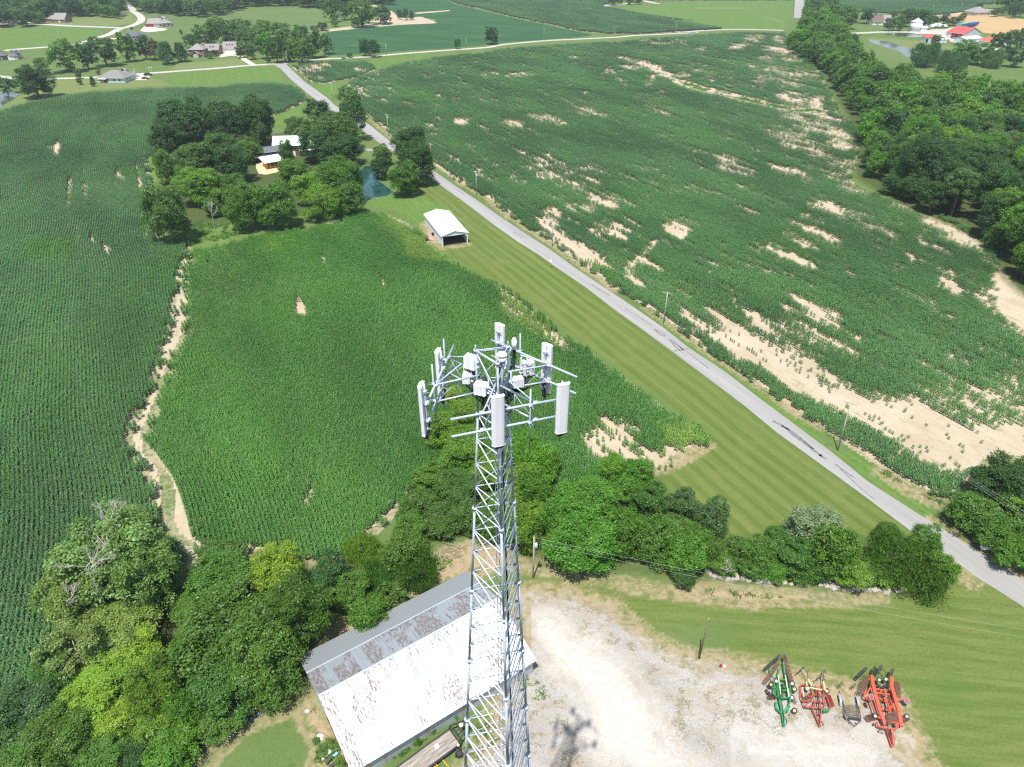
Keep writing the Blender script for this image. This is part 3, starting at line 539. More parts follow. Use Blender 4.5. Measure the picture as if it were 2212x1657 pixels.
def crown_mesh(name, R, leaf, nleaf, lobes=14, flat=.85, lobe_r=.42, droop=0, conic=0, seed=0, gap=.0, clump=.9, low=-.75):
    """leaf faces spread over the outsides of many overlapping boughs; R is the true crown radius in metres, mesh is in units of R"""
    r = np.random.default_rng(seed)
    L = []
    for i in range(lobes):
        f = (i+.5)/lobes; z = low+(1-low-.22)*f; ph = i*2.399+r.uniform(-.5, .5)
        rad = math.sqrt(max(0.05, 1-(z*.95)**2)) if not conic else (1-(z-low)/(1.05-low))*1.05
        rad *= r.uniform(.38, .80); lr = lobe_r*r.uniform(.62, 1.3)*(1-(.55*f if conic else .12*f))
        L.append((math.cos(ph)*rad, math.sin(ph)*rad, z*(flat if not conic else 1.)+(r.uniform(-.1, .1)), lr))
    L.append((0, 0, .45*flat, lobe_r*1.1)); L.append((0, 0, -.1, .55)); L = np.array(L)
    ncl = max(20, int(nleaf/26)); C = []; NRM = []
    while len(C) < ncl:
        k = r.integers(0, len(L)); d = r.standard_normal(3); d /= np.linalg.norm(d)
        if d[2] < -.35 and r.random() < .75: continue
        p = L[k, :3]+d*L[k, 3]*r.uniform(.86, 1.06)
        q = L[:, :3]-p; inside = (np.sqrt((q*q).sum(1)) < L[:, 3]*.84).sum()
        if inside > 0 and r.random() < .86: continue
        if p[2] < low*flat-.22: continue
        if gap and fnoise(np.array([p[0]*3.1+7+p[2]]), np.array([p[1]*3.1+p[2]*2]), seed, 2)[0] < gap: continue
        C.append(p); NRM.append(d)
    C = np.array(C); NRM = np.array(NRM); per = int(nleaf/len(C))
    c = np.repeat(C, per, 0); nm = np.repeat(NRM, per, 0); n = len(c)
    cl = clump/R; off = r.standard_normal((n, 3))*np.array([cl*.42, cl*.42, cl*.26]); off[:, 2] -= droop*np.abs(r.standard_normal(n))*cl
    pos = c+off
    ax = nm*.6+r.standard_normal((n, 3))*.5+np.array([0, 0, .35]); ax /= np.linalg.norm(ax, axis=1)[:, None]
    t = np.cross(ax, r.standard_normal((n, 3))); t /= np.linalg.norm(t, axis=1)[:, None]; b = np.cross(ax, t)
    if droop: t = t*.4+np.array([0, 0, -1]); t /= np.linalg.norm(t, axis=1)[:, None]; b = np.cross(ax, t)
    s = (leaf/R)*r.uniform(.6, 1.25, n)[:, None]*.5; el = 1.5 if droop else 1.15
    v = np.stack([pos-t*s*el, pos-b*s*.62, pos+t*s*el, pos+b*s*.62], 1).reshape(-1, 3)
    me = mesh_np(name, v, np.arange(4*n).reshape(-1, 4), mat=LEAF)
    cv = np.repeat(np.clip(r.normal(.5, .20, len(C)), 0, 1), per); lv = np.clip(cv+r.normal(0, .22, n), 0, 1)
    fattr(me, 'v', np.repeat(lv, 4)); fattr(me, 'u', np.repeat(np.clip(r.normal(.5, .3, n)+.4*(cv-.5), 0, 1), 4)); return me
def trunk_mesh(name, seed, mat, n=6, spread=.62, top=.35, thick=.055, twigs=0):
    """tapered trunk and limbs; unit crown: crown centre at 0, radius 1, ground at -1.25"""
    r = random.Random(seed); m = MB(); m.tube((0, 0, -1.3), (r.uniform(-.04, .04), r.uniform(-.04, .04), -.45), thick*1.35, thick, n=7)
    for i in range(n):
        a = i*2*math.pi/n+r.uniform(-.4, .4); z0 = -.8+.4*i/n; k = spread*r.uniform(.7, 1.15); z1 = z0+r.uniform(.35, .95)+top*.3
        mid = (math.cos(a)*k*.5, math.sin(a)*k*.5, z0+(z1-z0)*.62)
        m.tube((0, 0, z0), mid, thick*.62, thick*.38, n=5); m.tube(mid, (math.cos(a)*k, math.sin(a)*k, z1), thick*.38, thick*.12, n=4)
        for j in range(2+twigs):
            b = a+r.uniform(-1., 1.); q = (mid[0]+math.cos(b)*.35*r.uniform(.5, 1.1), mid[1]+math.sin(b)*.35*r.uniform(.5, 1.1), mid[2]+r.uniform(.05, .5))
            m.tube(mid, q, thick*.22, thick*.06, n=4)
            for _ in range(twigs):
                e = (q[0]+r.uniform(-.2, .2), q[1]+r.uniform(-.2, .2), q[2]+r.uniform(.0, .28)); m.tube(q, e, thick*.07, thick*.03, n=3)
    m.tube((0, 0, -.45), (r.uniform(-.1, .1), r.uniform(-.1, .1), top), thick*.8, thick*.2, n=6)
    return m.me(name, mat, True)
CROWNS = {
 'big':   [crown_mesh('crown_big%d' % i, 8, .44, 30000, 26, .9, .31, seed=10+i, clump=1.15) for i in range(3)],
 'mid':   [crown_mesh('crown_mid%d' % i, 5, .38, 14000, 19, .95, .34, seed=20+i, clump=.9) for i in range(4)],
 'small': [crown_mesh('crown_small%d' % i, 2.6, .36, 2600, 10, 1., .45, seed=30+i, clump=.7) for i in range(3)],
 'sparse':[crown_mesh('crown_sparse%d' % i, 8, .46, 19000, 30, .95, .27, seed=40+i, gap=.40, clump=1.05) for i in range(3)],
 'willow':[crown_mesh('crown_willow%d' % i, 5, .50, 8000, 15, 1., .36, droop=.9, seed=50+i, clump=1.2) for i in range(2)],
 'cone':  [crown_mesh('crown_cone%d' % i, 4, .42, 6000, 18, 1., .34, conic=1, seed=60+i, clump=.9) for i in range(2)],
 'far':   [crown_mesh('crown_far%d' % i, 7, .80, 4200, 15, .9, .37, seed=70+i, clump=1.4) for i in range(4)],
}
TR = [trunk_mesh('trunk_%d' % i, i, BARK) for i in range(3)]; TRP = trunk_mesh('trunk_pale', 9, PALEBARK, 8, .75, .5, .05, 2)
COL = {  # real leaf colours by kind
 'dark': (.050, .120, .026), 'mid': (.084, .185, .026), 'fresh': (.098, .220, .022), 'bright': (.100, .250, .020), 'yel': (.205, .330, .030), 'yelmid': (.140, .265, .030), 'lemon': (.24, .34, .04),
 'olive': (.088, .175, .032), 'grey': (.095, .175, .050), 'blue': (.065, .150, .044), 'silver': (.17, .25, .125), 'brown': (.11, .13, .045), 'syc': (.165, .255, .060), 'red': (.16, .09, .045)}
WORD = {'dark': 'dark green', 'mid': 'mid green', 'fresh': 'fresh green', 'bright': 'bright green', 'yel': 'yellow green', 'yelmid': 'light yellowish green', 'lemon': 'lemon yellow', 'olive': 'olive green', 'grey': 'grey green', 'blue': 'bluish green', 'silver': 'silvery leaved', 'brown': 'brownish', 'syc': 'pale green', 'red': 'reddish'}
ORD = ['first', 'second', 'third', 'fourth', 'fifth', 'sixth', 'seventh', 'eighth', 'ninth', 'tenth', 'eleventh', 'twelfth', 'thirteenth', 'fourteenth', 'fifteenth', 'sixteenth', 'seventeenth', 'eighteenth', 'nineteenth', 'twentieth']
def ordw(i): return ORD[i] if i < 20 else ('twenty '+ORD[i-20] if i < 29 else 'thirty '+ORD[i-30] if i >= 30 else 'thirtieth')
TREES = []
def put_tree(X, Y, r, az_, hc, col, shape=None, label=None, group=None, cat='tree', name='broadleaf_tree', lod_far=None, trunk=None, lean=0):
    dist = depth(X, Y)
    if shape is None:
        shape = 'far' if dist > 330 else ('big' if r > 6.3 else 'mid' if r > 3.0 else 'small')
    me = random.choice(CROWNS[shape]); e = empty(name, (X, Y, 0), random.uniform(0, 6.28), label, cat, group)
    c = link('crown', me, e); c.location = (0, 0, hc); c.scale = (r, r, az_)
    k = COL[col]; j = random.uniform(.88, 1.12); c.color = (k[0]*j*random.uniform(.9, 1.12), k[1]*j, k[2]*j*random.uniform(.85, 1.15), 1)
    t = link('trunk', trunk or random.choice(TR), e); t.location = (0, 0, hc); t.scale = (r*.8, r*.8, hc/1.28)
    TREES.append(e); return e
def tree_px(cx, cy, w, h, col, shape=None, **kw):
    """crown outline read off the photograph -> a real crown of that size standing on the ground"""
    hc = 5.0
    for _ in range(6):
        X, Y, _z = G(cx, cy, hc); Z = depth(X, Y, hc); m = Z/FP
        r = w*m/2; ph = math.atan2(H-hc, math.hypot(X, Y)); hh = h*m/2
        a = math.sqrt(max((hh*hh-(r*math.sin(ph))**2), (.45*r*math.cos(ph))**2))/math.cos(ph); a = min(max(a, .6*r), 1.7*r)
        hc = a*1.02+.10*r
    r *= 1.06
    return X, Y, r, a, hc
def grove(z, items, where, group, cat='tree', name='broadleaf_tree'):
    rows = []
    for it in items:
        x, y, w_, h_, col = it[:5]; sh = it[5] if len(it) > 5 else None
        q = z([(x, y)])[0]; s = z([(0, 0), (1, 0)]); k = s[1][0]-s[0][0]
        rows.append((q[0], q[1], w_*k, h_*k, col, sh))
    rows.sort(key=lambda q: q[0])
    for i, q in enumerate(rows):
        X, Y, r, a, hc = tree_px(*q[:4], q[4]); size = 'tall' if a+hc > 13 else 'small' if a+hc < 6 else 'medium'
        lab = '%s %s %s, %s from the left %s' % (size, WORD[q[4]], {'willow': 'drooping tree', 'cone': 'conifer', 'sparse': 'open-crowned tree'}.get(q[5], cat), ordw(i), where)
        nm = {'willow': 'willow_tree', 'cone': 'conifer_tree'}.get(q[5], name)
        put_tree(X, Y, r, a, hc, q[4], q[5] if not (q[5] is None) else None, lab, group, cat, nm, trunk=TRP if q[4] == 'syc' else None)
DD = lambda p: p
def all_trees():
    grove(HL, [(310, 270, 360, 300, 'dark', 'big'), (610, 290, 300, 300, 'dark', 'big'), (835, 270, 240, 310, 'dark', 'big'), (200, 400, 230, 240, 'dark', 'big'), (570, 430, 190, 140, 'mid'), (400, 560, 300, 290, 'olive', 'big'), (190, 600, 170, 220, 'mid'), (660, 570, 250, 240, 'dark'),
        (430, 740, 300, 240, 'yelmid', 'big'), (190, 930, 330, 400, 'olive', 'big'), (760, 490, 170, 150, 'mid'), (650, 730, 220, 150, 'mid'), (720, 880, 240, 330, 'mid', 'big'), (940, 870, 330, 320, 'mid', 'big'), (1095, 640, 230, 190, 'fresh'), (1200, 750, 230, 210, 'yelmid'), (1420, 700, 330, 300, 'mid', 'big'),
        (1300, 850, 280, 230, 'yelmid', 'big'), (1490, 830, 220, 220, 'mid'), (1265, 205, 180, 150, 'dark'), (1490, 150, 190, 220, 'grey'), (1520, 270, 180, 260, 'dark'), (1400, 350, 330, 260, 'olive', 'big'), (1130, 330, 210, 160, 'olive', 'sparse'), (1430, 490, 300, 200, 'dark'), (1230, 440, 260, 230, 'dark', 'sparse'), (1050, 500, 120, 190, 'olive', 'sparse'),
        (1925, 440, 250, 260, 'dark', 'big'), (1965, 570, 270, 300, 'dark', 'big'), (1890, 690, 220, 220, 'mid'), (1730, 520, 130, 130, 'olive'), (1710, 610, 140, 140, 'dark'), (815, 450, 80, 130, 'mid', 'cone'), (520, 890, 130, 120, 'mid'), (330, 700, 120, 200, 'yelmid')],
        'in the grove', 'trees of the grove around the white-roofed house')
    grove(N0, [(600, 480, 640, 560, 'syc', 'sparse'), (420, 700, 380, 420, 'syc', 'sparse'), (800, 560, 420, 460, 'syc', 'sparse'), (420, 1010, 400, 380, 'syc', 'sparse'), (640, 900, 420, 320, 'syc', 'big'), (700, 330, 320, 230, 'syc', 'sparse'), (300, 1150, 250, 260, 'mid', 'big')], 'of the pale-limbed trees', 'pale-limbed trees at the bottom left corner')
    grove(N0, [(1250, 640, 420, 320, 'mid', 'big'), (1230, 500, 260, 160, 'mid'), (1560, 590, 300, 360, 'yel', 'big'), (1650, 800, 360, 420, 'mid', 'big'), (1300, 900, 620, 480, 'mid', 'big'), (1130, 760, 300, 260, 'mid', 'big'), (1480, 1000, 420, 420, 'mid', 'big'), (1120, 1000, 320, 300, 'mid', 'big'), (1250, 1180, 420, 380, 'mid', 'big'), (1530, 1200, 260, 240, 'mid', 'mid'),
        (740, 990, 330, 250, 'yel', 'big'), (620, 1120, 330, 280, 'yel', 'big'), (860, 1230, 280, 360, 'yelmid', 'big'), (500, 1280, 340, 230, 'yel', 'big'), (660, 1390, 280, 240, 'yel', 'mid'), (860, 1430, 260, 230, 'yelmid', 'mid'), (1230, 1400, 240, 200, 'mid', 'mid'), (1040, 1340, 200, 240, 'fresh', 'mid'),
        (150, 1340, 420, 300, 'blue', 'big'), (330, 1500, 420, 300, 'mid', 'big'), (100, 1580, 380, 260, 'mid', 'big'), (560, 1620, 300, 220, 'mid', 'big'), (960, 1560, 300, 240, 'bright', 'mid'), (760, 1600, 220, 180, 'dark', 'mid'), (-120, 1500, 300, 300, 'mid', 'big')],
        'in the thicket left of the barn', 'trees of the thicket left of the metal barn')
    grove(Z3, [(550, 250, 160, 170, 'blue', 'mid'), (670, 150, 150, 120, 'yelmid', 'willow'), (640, 330, 160, 150, 'mid'), (700, 430, 170, 170, 'fresh', 'mid'), (760, 260, 170, 150, 'mid', 'willow'), (840, 180, 190, 190, 'mid'), (910, 230, 160, 160, 'mid', 'willow'), (870, 90, 160, 140, 'mid'), (540, 350, 80, 90, 'olive', 'small'), (800, 330, 120, 110, 'olive', 'small')],
        'behind the lean-to roof', 'trees behind the grey lean-to roof')
    grove(Z4, [(520, 690, 180, 170, 'yel', 'mid'), (640, 830, 300, 280, 'yelmid', 'big'), (410, 960, 260, 320, 'yelmid', 'mid'), (600, 1110, 400, 330, 'yelmid', 'big'), (330, 1350, 300, 260, 'fresh', 'mid'), (540, 1450, 400, 300, 'olive', 'big'), (250, 1560, 260, 230, 'mid', 'mid'), (1090, 1120, 320, 330, 'bright', 'big'), (1240, 1250, 300, 330, 'bright', 'mid'), (1080, 1380, 260, 280, 'yelmid', 'mid'), (820, 1300, 300, 300, 'yelmid', 'big'), (860, 1560, 260, 220, 'fresh', 'mid'), (160, 1640, 220, 200, 'mid', 'mid'), (430, 1690, 320, 260, 'mid', 'mid'), (640, 1660, 300, 280, 'olive', 'mid'), (820, 1720, 300, 260, 'mid', 'mid'), (990, 1560, 240, 260, 'yelmid', 'mid'), (1150, 1640, 260, 240, 'yelmid', 'mid')],
        'behind the tower', 'trees of the clump behind the lattice tower')
    grove(Z2, [(60, 600, 140, 210, 'yelmid', 'mid'), (100, 430, 150, 190, 'fresh', 'mid'), (450, 340, 140, 120, 'bright', 'mid'), (560, 370, 140, 150, 'bright', 'mid'), (350, 500, 320, 250, 'bright', 'big'), (330, 650, 330, 240, 'bright', 'big'), (210, 560, 150, 180, 'fresh', 'mid'), (600, 490, 170, 190, 'mid', 'mid'), (735, 510, 150, 170, 'grey', 'mid'), (870, 560, 140, 240, 'grey', 'mid'), (640, 650, 180, 190, 'mid', 'mid'), (760, 700, 190, 180, 'fresh', 'mid'), (760, 800, 110, 100, 'dark', 'mid'),
        (980, 700, 130, 130, 'mid', 'mid'), (1080, 710, 150, 150, 'mid', 'mid'), (1150, 640, 110, 110, 'mid', 'mid'), (1320, 590, 250, 220, 'silver', 'mid'), (1210, 710, 190, 170, 'mid', 'mid'), (1400, 690, 220, 230, 'fresh', 'mid'), (1475, 790, 150, 140, 'yelmid', 'mid'), (1650, 710, 220, 200, 'mid', 'willow'), (1790, 660, 130, 150, 'fresh', 'mid'), (1760, 790, 250, 170, 'mid', 'willow'), (1850, 780, 130, 170, 'fresh', 'mid'), (1600, 810, 110, 90, 'fresh', 'small'), (1240, 790, 90, 70, 'fresh', 'small'), (870, 700, 120, 130, 'mid', 'mid'), (1340, 760, 130, 110, 'mid', 'small'), (920, 740, 120, 110, 'fresh', 'mid'), (1040, 760, 130, 90, 'mid', 'mid'), (1140, 770, 130, 90, 'fresh', 'mid'), (1280, 780, 130, 90, 'mid', 'mid'), (1560, 780, 130, 110, 'mid', 'mid'), (1630, 620, 110, 100, 'mid', 'mid'), (700, 610, 180, 150, 'mid', 'mid'), (820, 640, 150, 150, 'mid', 'mid'), (520, 620, 170, 200, 'fresh', 'mid'), (540, 430, 150, 130, 'fresh', 'mid'), (240, 660, 160, 150, 'fresh', 'mid')],
        'in the hedge row', 'trees of the hedge row above the stones')
    grove(Z2, [(2140, 410, 250, 250, 'dark', 'big'), (2000, 530, 200, 170, 'mid', 'mid'), (2100, 610, 200, 160, 'mid', 'mid'), (2170, 690, 190, 160, 'fresh', 'mid'), (2220, 520, 190, 190, 'yelmid', 'mid'), (2330, 430, 260, 260, 'dark', 'big'), (2330, 640, 260, 230, 'mid', 'big')],
        'across the road', 'trees across the road at the right edge')
    grove(E_, [(800, 620, 400, 330, 'mid', 'far'), (810, 460, 150, 120, 'mid', 'far'), (1090, 600, 190, 330, 'dark', 'far'), (1320, 550, 370, 320, 'dark', 'far'), (1620, 500, 220, 320, 'mid', 'far'), (1830, 490, 180, 290, 'dark', 'far'), (1960, 520, 170, 250, 'brown', 'far'), (2130, 560, 240, 260, 'blue', 'cone'), (425, 930, 410, 370, 'dark', 'big'), (510, 710, 150, 150, 'grey', 'far'), (60, 990, 220, 190, 'dark', 'far'), (1000, 840, 90, 120, 'mid', 'far'), (1015, 930, 80, 90, 'mid', 'far'), (1180, 920, 70, 90, 'dark', 'cone'), (505, 110, 115, 150, 'fresh', 'far'), (1260, 820, 60, 60, 'brown', 'far'), (1195, 970, 70, 60, 'dark', 'far'), (1690, 258, 36, 36, 'dark', 'far')],
        'among the far houses', 'trees among the far houses at the upper left')
    grove(F_, [(100, 340, 200, 230, 'blue', 'cone'), (480, 400, 100, 60, 'fresh', 'far'), (560, 360, 100, 70, 'dark', 'far'), (870, 350, 140, 130, 'dark', 'far'), (1010, 350, 120, 170, 'dark', 'far'), (270, 380, 90, 60, 'olive', 'far')],
        'by the brick house', 'trees in the garden of the brick house')
    grove(F_, [(430, 130, 330, 300, 'mid', 'far'), (740, 140, 280, 280, 'dark', 'far'), (930, 200, 220, 250, 'grey', 'far'), (1090, 150, 240, 280, 'mid', 'far'), (1190, 260, 230, 300, 'fresh', 'far'), (1330, 310, 220, 300, 'dark', 'far'), (1500, 200, 280, 280, 'mid', 'far'), (1480, 370, 220, 180, 'mid', 'far'), (1650, 330, 280, 260, 'mid', 'far'), (1790, 250, 260, 300, 'dark', 'far'), (1980, 250, 150, 220, 'dark', 'far'), (1400, 60, 250, 180, 'mid', 'far'), (1650, 90, 200, 150, 'mid', 'far'), (1180, 30, 220, 160, 'mid', 'far'), (600, 10, 300, 160, 'mid', 'far'), (900, 20, 260, 180, 'grey', 'far'), (1830, 50, 100, 70, 'grey', 'far'), (1930, 20, 130, 90, 'dark', 'far'), (2090, -20, 90, 70, 'grey', 'far'), (115, 95, 40, 70, 'dark', 'far'), (250, 200, 200, 160, 'dark', 'far'), (1240, 460, 70, 40, 'dark', 'far')],
        'in the junction copse', 'trees of the copse beside the road junction')
    grove(K_, [(20, 60, 90, 120, 'mid', 'far'), (95, 65, 80, 90, 'dark', 'far'), (200, 75, 160, 140, 'mid', 'far'), (180, 130, 90, 50, 'mid', 'far'), (315, 85, 120, 95, 'grey', 'far'), (350, 95, 60, 70, 'dark', 'far'), (430, 85, 32, 60, 'dark', 'far'), (465, 85, 42, 60, 'dark', 'far'), (502, 90, 34, 50, 'dark', 'cone'), (38, 122, 38, 36, 'grey', 'far')],
        'on the straw-coloured patch', 'trees on the straw-coloured patch')
    grove(K_, [(218, 280, 72, 95, 'dark', 'far'), (275, 285, 76, 95, 'dark', 'far'), (778, 262, 42, 52, 'dark', 'far'), (985, 208, 92, 95, 'dark', 'far'), (130, 330, 40, 18, 'dark', 'far'), (1715, 5, 60, 24, 'dark', 'far'), (1755, 6, 40, 28, 'dark', 'far'), (1815, 8, 50, 30, 'dark', 'far'), (1868, 5, 50, 28, 'dark', 'far')],
        'along the cross road', 'lone trees along the cross road')
    grove(R_, [(60, 60, 130, 110, 'dark', 'far'), (190, 105, 130, 120, 'mid', 'far'), (130, 90, 110, 110, 'mid', 'far'), (30, 20, 110, 90, 'dark', 'far'), (305, 95, 95, 82, 'dark', 'far'), (465, 88, 50, 42, 'grey', 'far'), (440, 150, 60, 70, 'dark', 'far'), (500, 140, 70, 85, 'mid', 'far'), (550, 110, 90, 90, 'dark', 'far'), (600, 90, 110, 80, 'olive', 'far'), (650, 115, 110, 110, 'dark', 'far'), (720, 120, 56, 46, 'dark', 'far'), (782, 113, 66, 56, 'brown', 'far'), (840, 130, 76, 40, 'dark', 'far'), (888, 108, 46, 56, 'brown', 'far'),
        (993, 38, 46, 36, 'dark', 'far'), (1095, 75, 52, 46, 'dark', 'far'), (1150, 66, 60, 54, 'mid', 'far'), (1212, 62, 66, 84, 'dark', 'far'), (1262, 52, 66, 90, 'mid', 'far')],
        'at the farm', 'trees among the farm buildings')
    grove(R_, [(1100, 258, 90, 100, 'dark', 'far'), (1180, 255, 105, 120, 'dark', 'far'), (1262, 240, 80, 110, 'dark', 'far'), (670, 335, 160, 130, 'blue', 'willow'), (825, 380, 170, 120, 'blue', 'willow'), (900, 310, 160, 120, 'mid', 'far'), (1000, 330, 130, 120, 'mid', 'far'), (1090, 360, 120, 100, 'grey', 'willow'), (1225, 350, 120, 110, 'dark', 'far'), (730, 240, 50, 50, 'grey', 'far'), (215, 245, 80, 70, 'dark', 'far')],
        'below the farm ponds', 'trees between the ponds and the wood')
def scatter_in(poly, gap, seed, jitter=.35):
    r = np.random.default_rng(seed); p = np.array(W(poly)); lo, hi = p.min(0), p.max(0); out = []
    ys = np.arange(lo[1], hi[1], gap*.866)
    for j, y in enumerate(ys):
        for x in np.arange(lo[0]+(j % 2)*gap/2, hi[0], gap): out.append((x+r.uniform(-jitter, jitter)*gap, y+r.uniform(-jitter, jitter)*gap))
    out = np.array(out); s = sdf(out, p, 12); return out[s > 0], s[s > 0]
def woods():
    east = [(1697, 112), (1728, 70), (1742, 10), (1800, 10), (1815, 70), (1835, 120), (1860, 165), (1900, 195), (2000, 222), (2100, 228), (2212, 250), (2420, 262), (2420, 760), (2225, 640), (2185, 606), (2150, 562), (2110, 515), (2060, 483), (1980, 452), (1900, 412), (1855, 375), (1862, 330), (1845, 270), (1832, 240), (1808, 200), (1775, 155)]
    P, s = scatter_in(east, 9.6, 3); d = depth(P[:, 0], P[:, 1]); vis = np.abs(PX(P[:, 0], P[:, 1], 8.)[0]-1106) < 1180
    P, s, d = P[vis], s[vis], d[vis]; order = np.argsort(d); kinds = ['mid', 'mid', 'fresh', 'dark', 'mid', 'fresh', 'grey', 'olive', 'yelmid', 'fresh', 'bright', 'dark']
    r = np.random.default_rng(5); rest = []
    print('wood', len(P))
    for n, i in enumerate(order):
        X, Y = P[i]; rr = r.uniform(4.6, 7.4)*(.78 if s[i] < 4 else 1); a = rr*r.uniform(.85, 1.15); hc = a+r.uniform(1.5, 6)*(.35 if s[i] < 5 else 1)
        q = fnoise(np.array([X*.012]), np.array([Y*.012]), 4, 2)[0]; col = kinds[int(min(.999, max(0, (q-.3)*2.2+r.normal(0, .16)))*len(kinds)) % 12] if r.random() < .75 else kinds[r.integers(0, 12)]
        if n < 92:
            edge = s[i] < 6
            put_tree(X, Y, rr, a, hc, col, ('big' if rr > 5.4 else 'mid') if d[i] < 330 else 'far', 'green broadleaf tree in the dense wood along the right edge of the maize', 'trees of the dense wood on the right')
        else: rest.append((X, Y, rr, a, hc, col))
    return rest
def forest_stuff(name, rows, label):
    rows = list(rows); n = len(rows); cols = sorted(set(q[5] for q in rows)); first = None
    for c in cols:
        sub = [q for q in rows if q[5] == c]; obs = []
        for i, me in enumerate(CROWNS['far']):
            m2 = bpy.data.objects.new('wood_crown_%s_%d' % (c, i), me); k = COL[c]; m2.color = (*k, 1); obs.append(m2)
        P = np.array([(q[0], q[1], q[4]) for q in sub])
        o = scatter(name if first is None else 'crowns', P, rng.uniform(0, 6, len(sub)), [q[2] for q in sub], [q[3] for q in sub], np.zeros(len(sub)), rng.integers(0, 4, len(sub)), scatter_nodes('forest_'+c, proto_coll('forest_'+c, obs)), label if first is None else None, 'wood' if first is None else None)
        if first is None: first = o
        else: o.parent = first; o['kind'] = 'stuff'
        o.color = (*COL[c], 1)
    return first
def far_woods():
    spots = []; r = np.random.default_rng(12)
    for poly, gap in (([(-300, 62), (60, 60), (120, 42), (200, 38), (262, 42), (270, 10), (262, -8), (-300, -8)], 12), ([(284, 14), (300, 28), (420, 40), (470, 36), (540, 16), (620, 14), (700, 22), (760, 14), (700, -8), (290, -8)], 12), ([(700, 8), (850, 12), (860, -8), (700, -8)], 14), ([(2130, 20), (2420, 45), (2420, 15), (2200, 5)], 14)):
        P, s = scatter_in(poly, gap, 8)
        for (X, Y), ss in zip(P, s):
            rr = r.uniform(5, 8.5); a = rr*r.uniform(.8, 1.1); spots.append((X, Y, rr, a, a+r.uniform(1, 5), ['dark', 'mid', 'dark', 'grey', 'mid'][r.integers(0, 5)]))
    print('far wood', len(spots)); return spots
# ================================================================ roads, lanes, yards, ponds
def M_road(name, col, streaks=True):
    g = NG(name); p = g.pos(); f = g.noise(9., p, 3, .7); m = g.noise(.25, g.rs(p, -28.4, (1.6, .05, 1)), 4, .65)
    c = g.mix(g.ramp(m, .3, .7), tuple(x*.88 for x in col), tuple(x*1.1 for x in col)); c = g.mix(g.ramp(f, .45, .75, 0, .45), c, tuple(x*.62 for x in col))
    c = g.mix(g.ramp(g.noise(1.5, p, 4), .6, .75, 0, .35), c, tuple(x*1.25 for x in col))
    g.pbr(c, .9, 0, .25, f, .3, .02); return g.m
ASPH = M_road('chip_seal', (.275, .268, .255)); GRAVELR = M_road('pale_gravel', (.40, .375, .33)); CONC = simple('concrete', (.52, .46, .37), .85, 0, .12, .8); TAR = simple('tar_patch', (.15, .148, .145), .8, 0, .3, 3.)
def sheet(name, poly, z, mat, kind='structure', parent=None):
    bm = bmesh.new(); vs = [bm.verts.new((p[0], p[1], z)) for p in poly]; f = bm.faces.new(vs); bmesh.ops.triangulate(bm, faces=[f])
    bmesh.ops.recalc_face_normals(bm, faces=bm.faces[:])
    me = bpy.data.meshes.new(name); bm.to_mesh(me); bm.free(); me.materials.append(mat)
    if sum(q.normal.z for q in me.polygons) < 0: me.flip_normals()
    o = link(name, me, parent)
    if kind and not parent: tag(o, kind=kind)
    return o
def smooth(pts, n=6):
    out = []; P = [np.array(p) for p in pts]; P = [2*P[0]-P[1]]+P+[2*P[-1]-P[-2]]
    for i in range(1, len(P)-2):
        for k in range(n):
            t = k/n; a, b, c, d = P[i-1:i+3]; out.append(.5*((2*b)+(-a+c)*t+(2*a-5*b+4*c-d)*t*t+(-a+3*b-3*c+d)*t**3))
    out.append(P[-2]); return out
def ribbon(name, pts, wid, z, mat, kind='structure', wob=0.):
    P = smooth(W(pts)); L, R = [], []
    for i, p in enumerate(P):
        d = P[min(i+1, len(P)-1)]-P[max(i-1, 0)]; d = d/np.linalg.norm(d); n = np.array([-d[1], d[0]]); k = wid/2*(1+random.uniform(-wob, wob)); L.append(p+n*k); R.append(p-n*k)
    m = MB(); m.add([(*p, z) for p in L]+[(*p, z) for p in R], [(i, i+1, len(P)+i+1, len(P)+i) for i in range(len(P)-1)])
    me = m.me(name, mat)
    if sum(q.normal.z for q in me.polygons) < 0: me.flip_normals()
    o = link(name, me); return tag(o, kind=kind) if kind else o
def M_water(name, col, rough=.06):
    g = NG(name); p = g.pos(); g.pbr(g.mix(g.ramp(g.noise(.15, p, 3), .4, .6), col, tuple(x*1.6 for x in col)), rough, 0, .6, g.noise(1.5, p, 3), .08, .05); return g.m
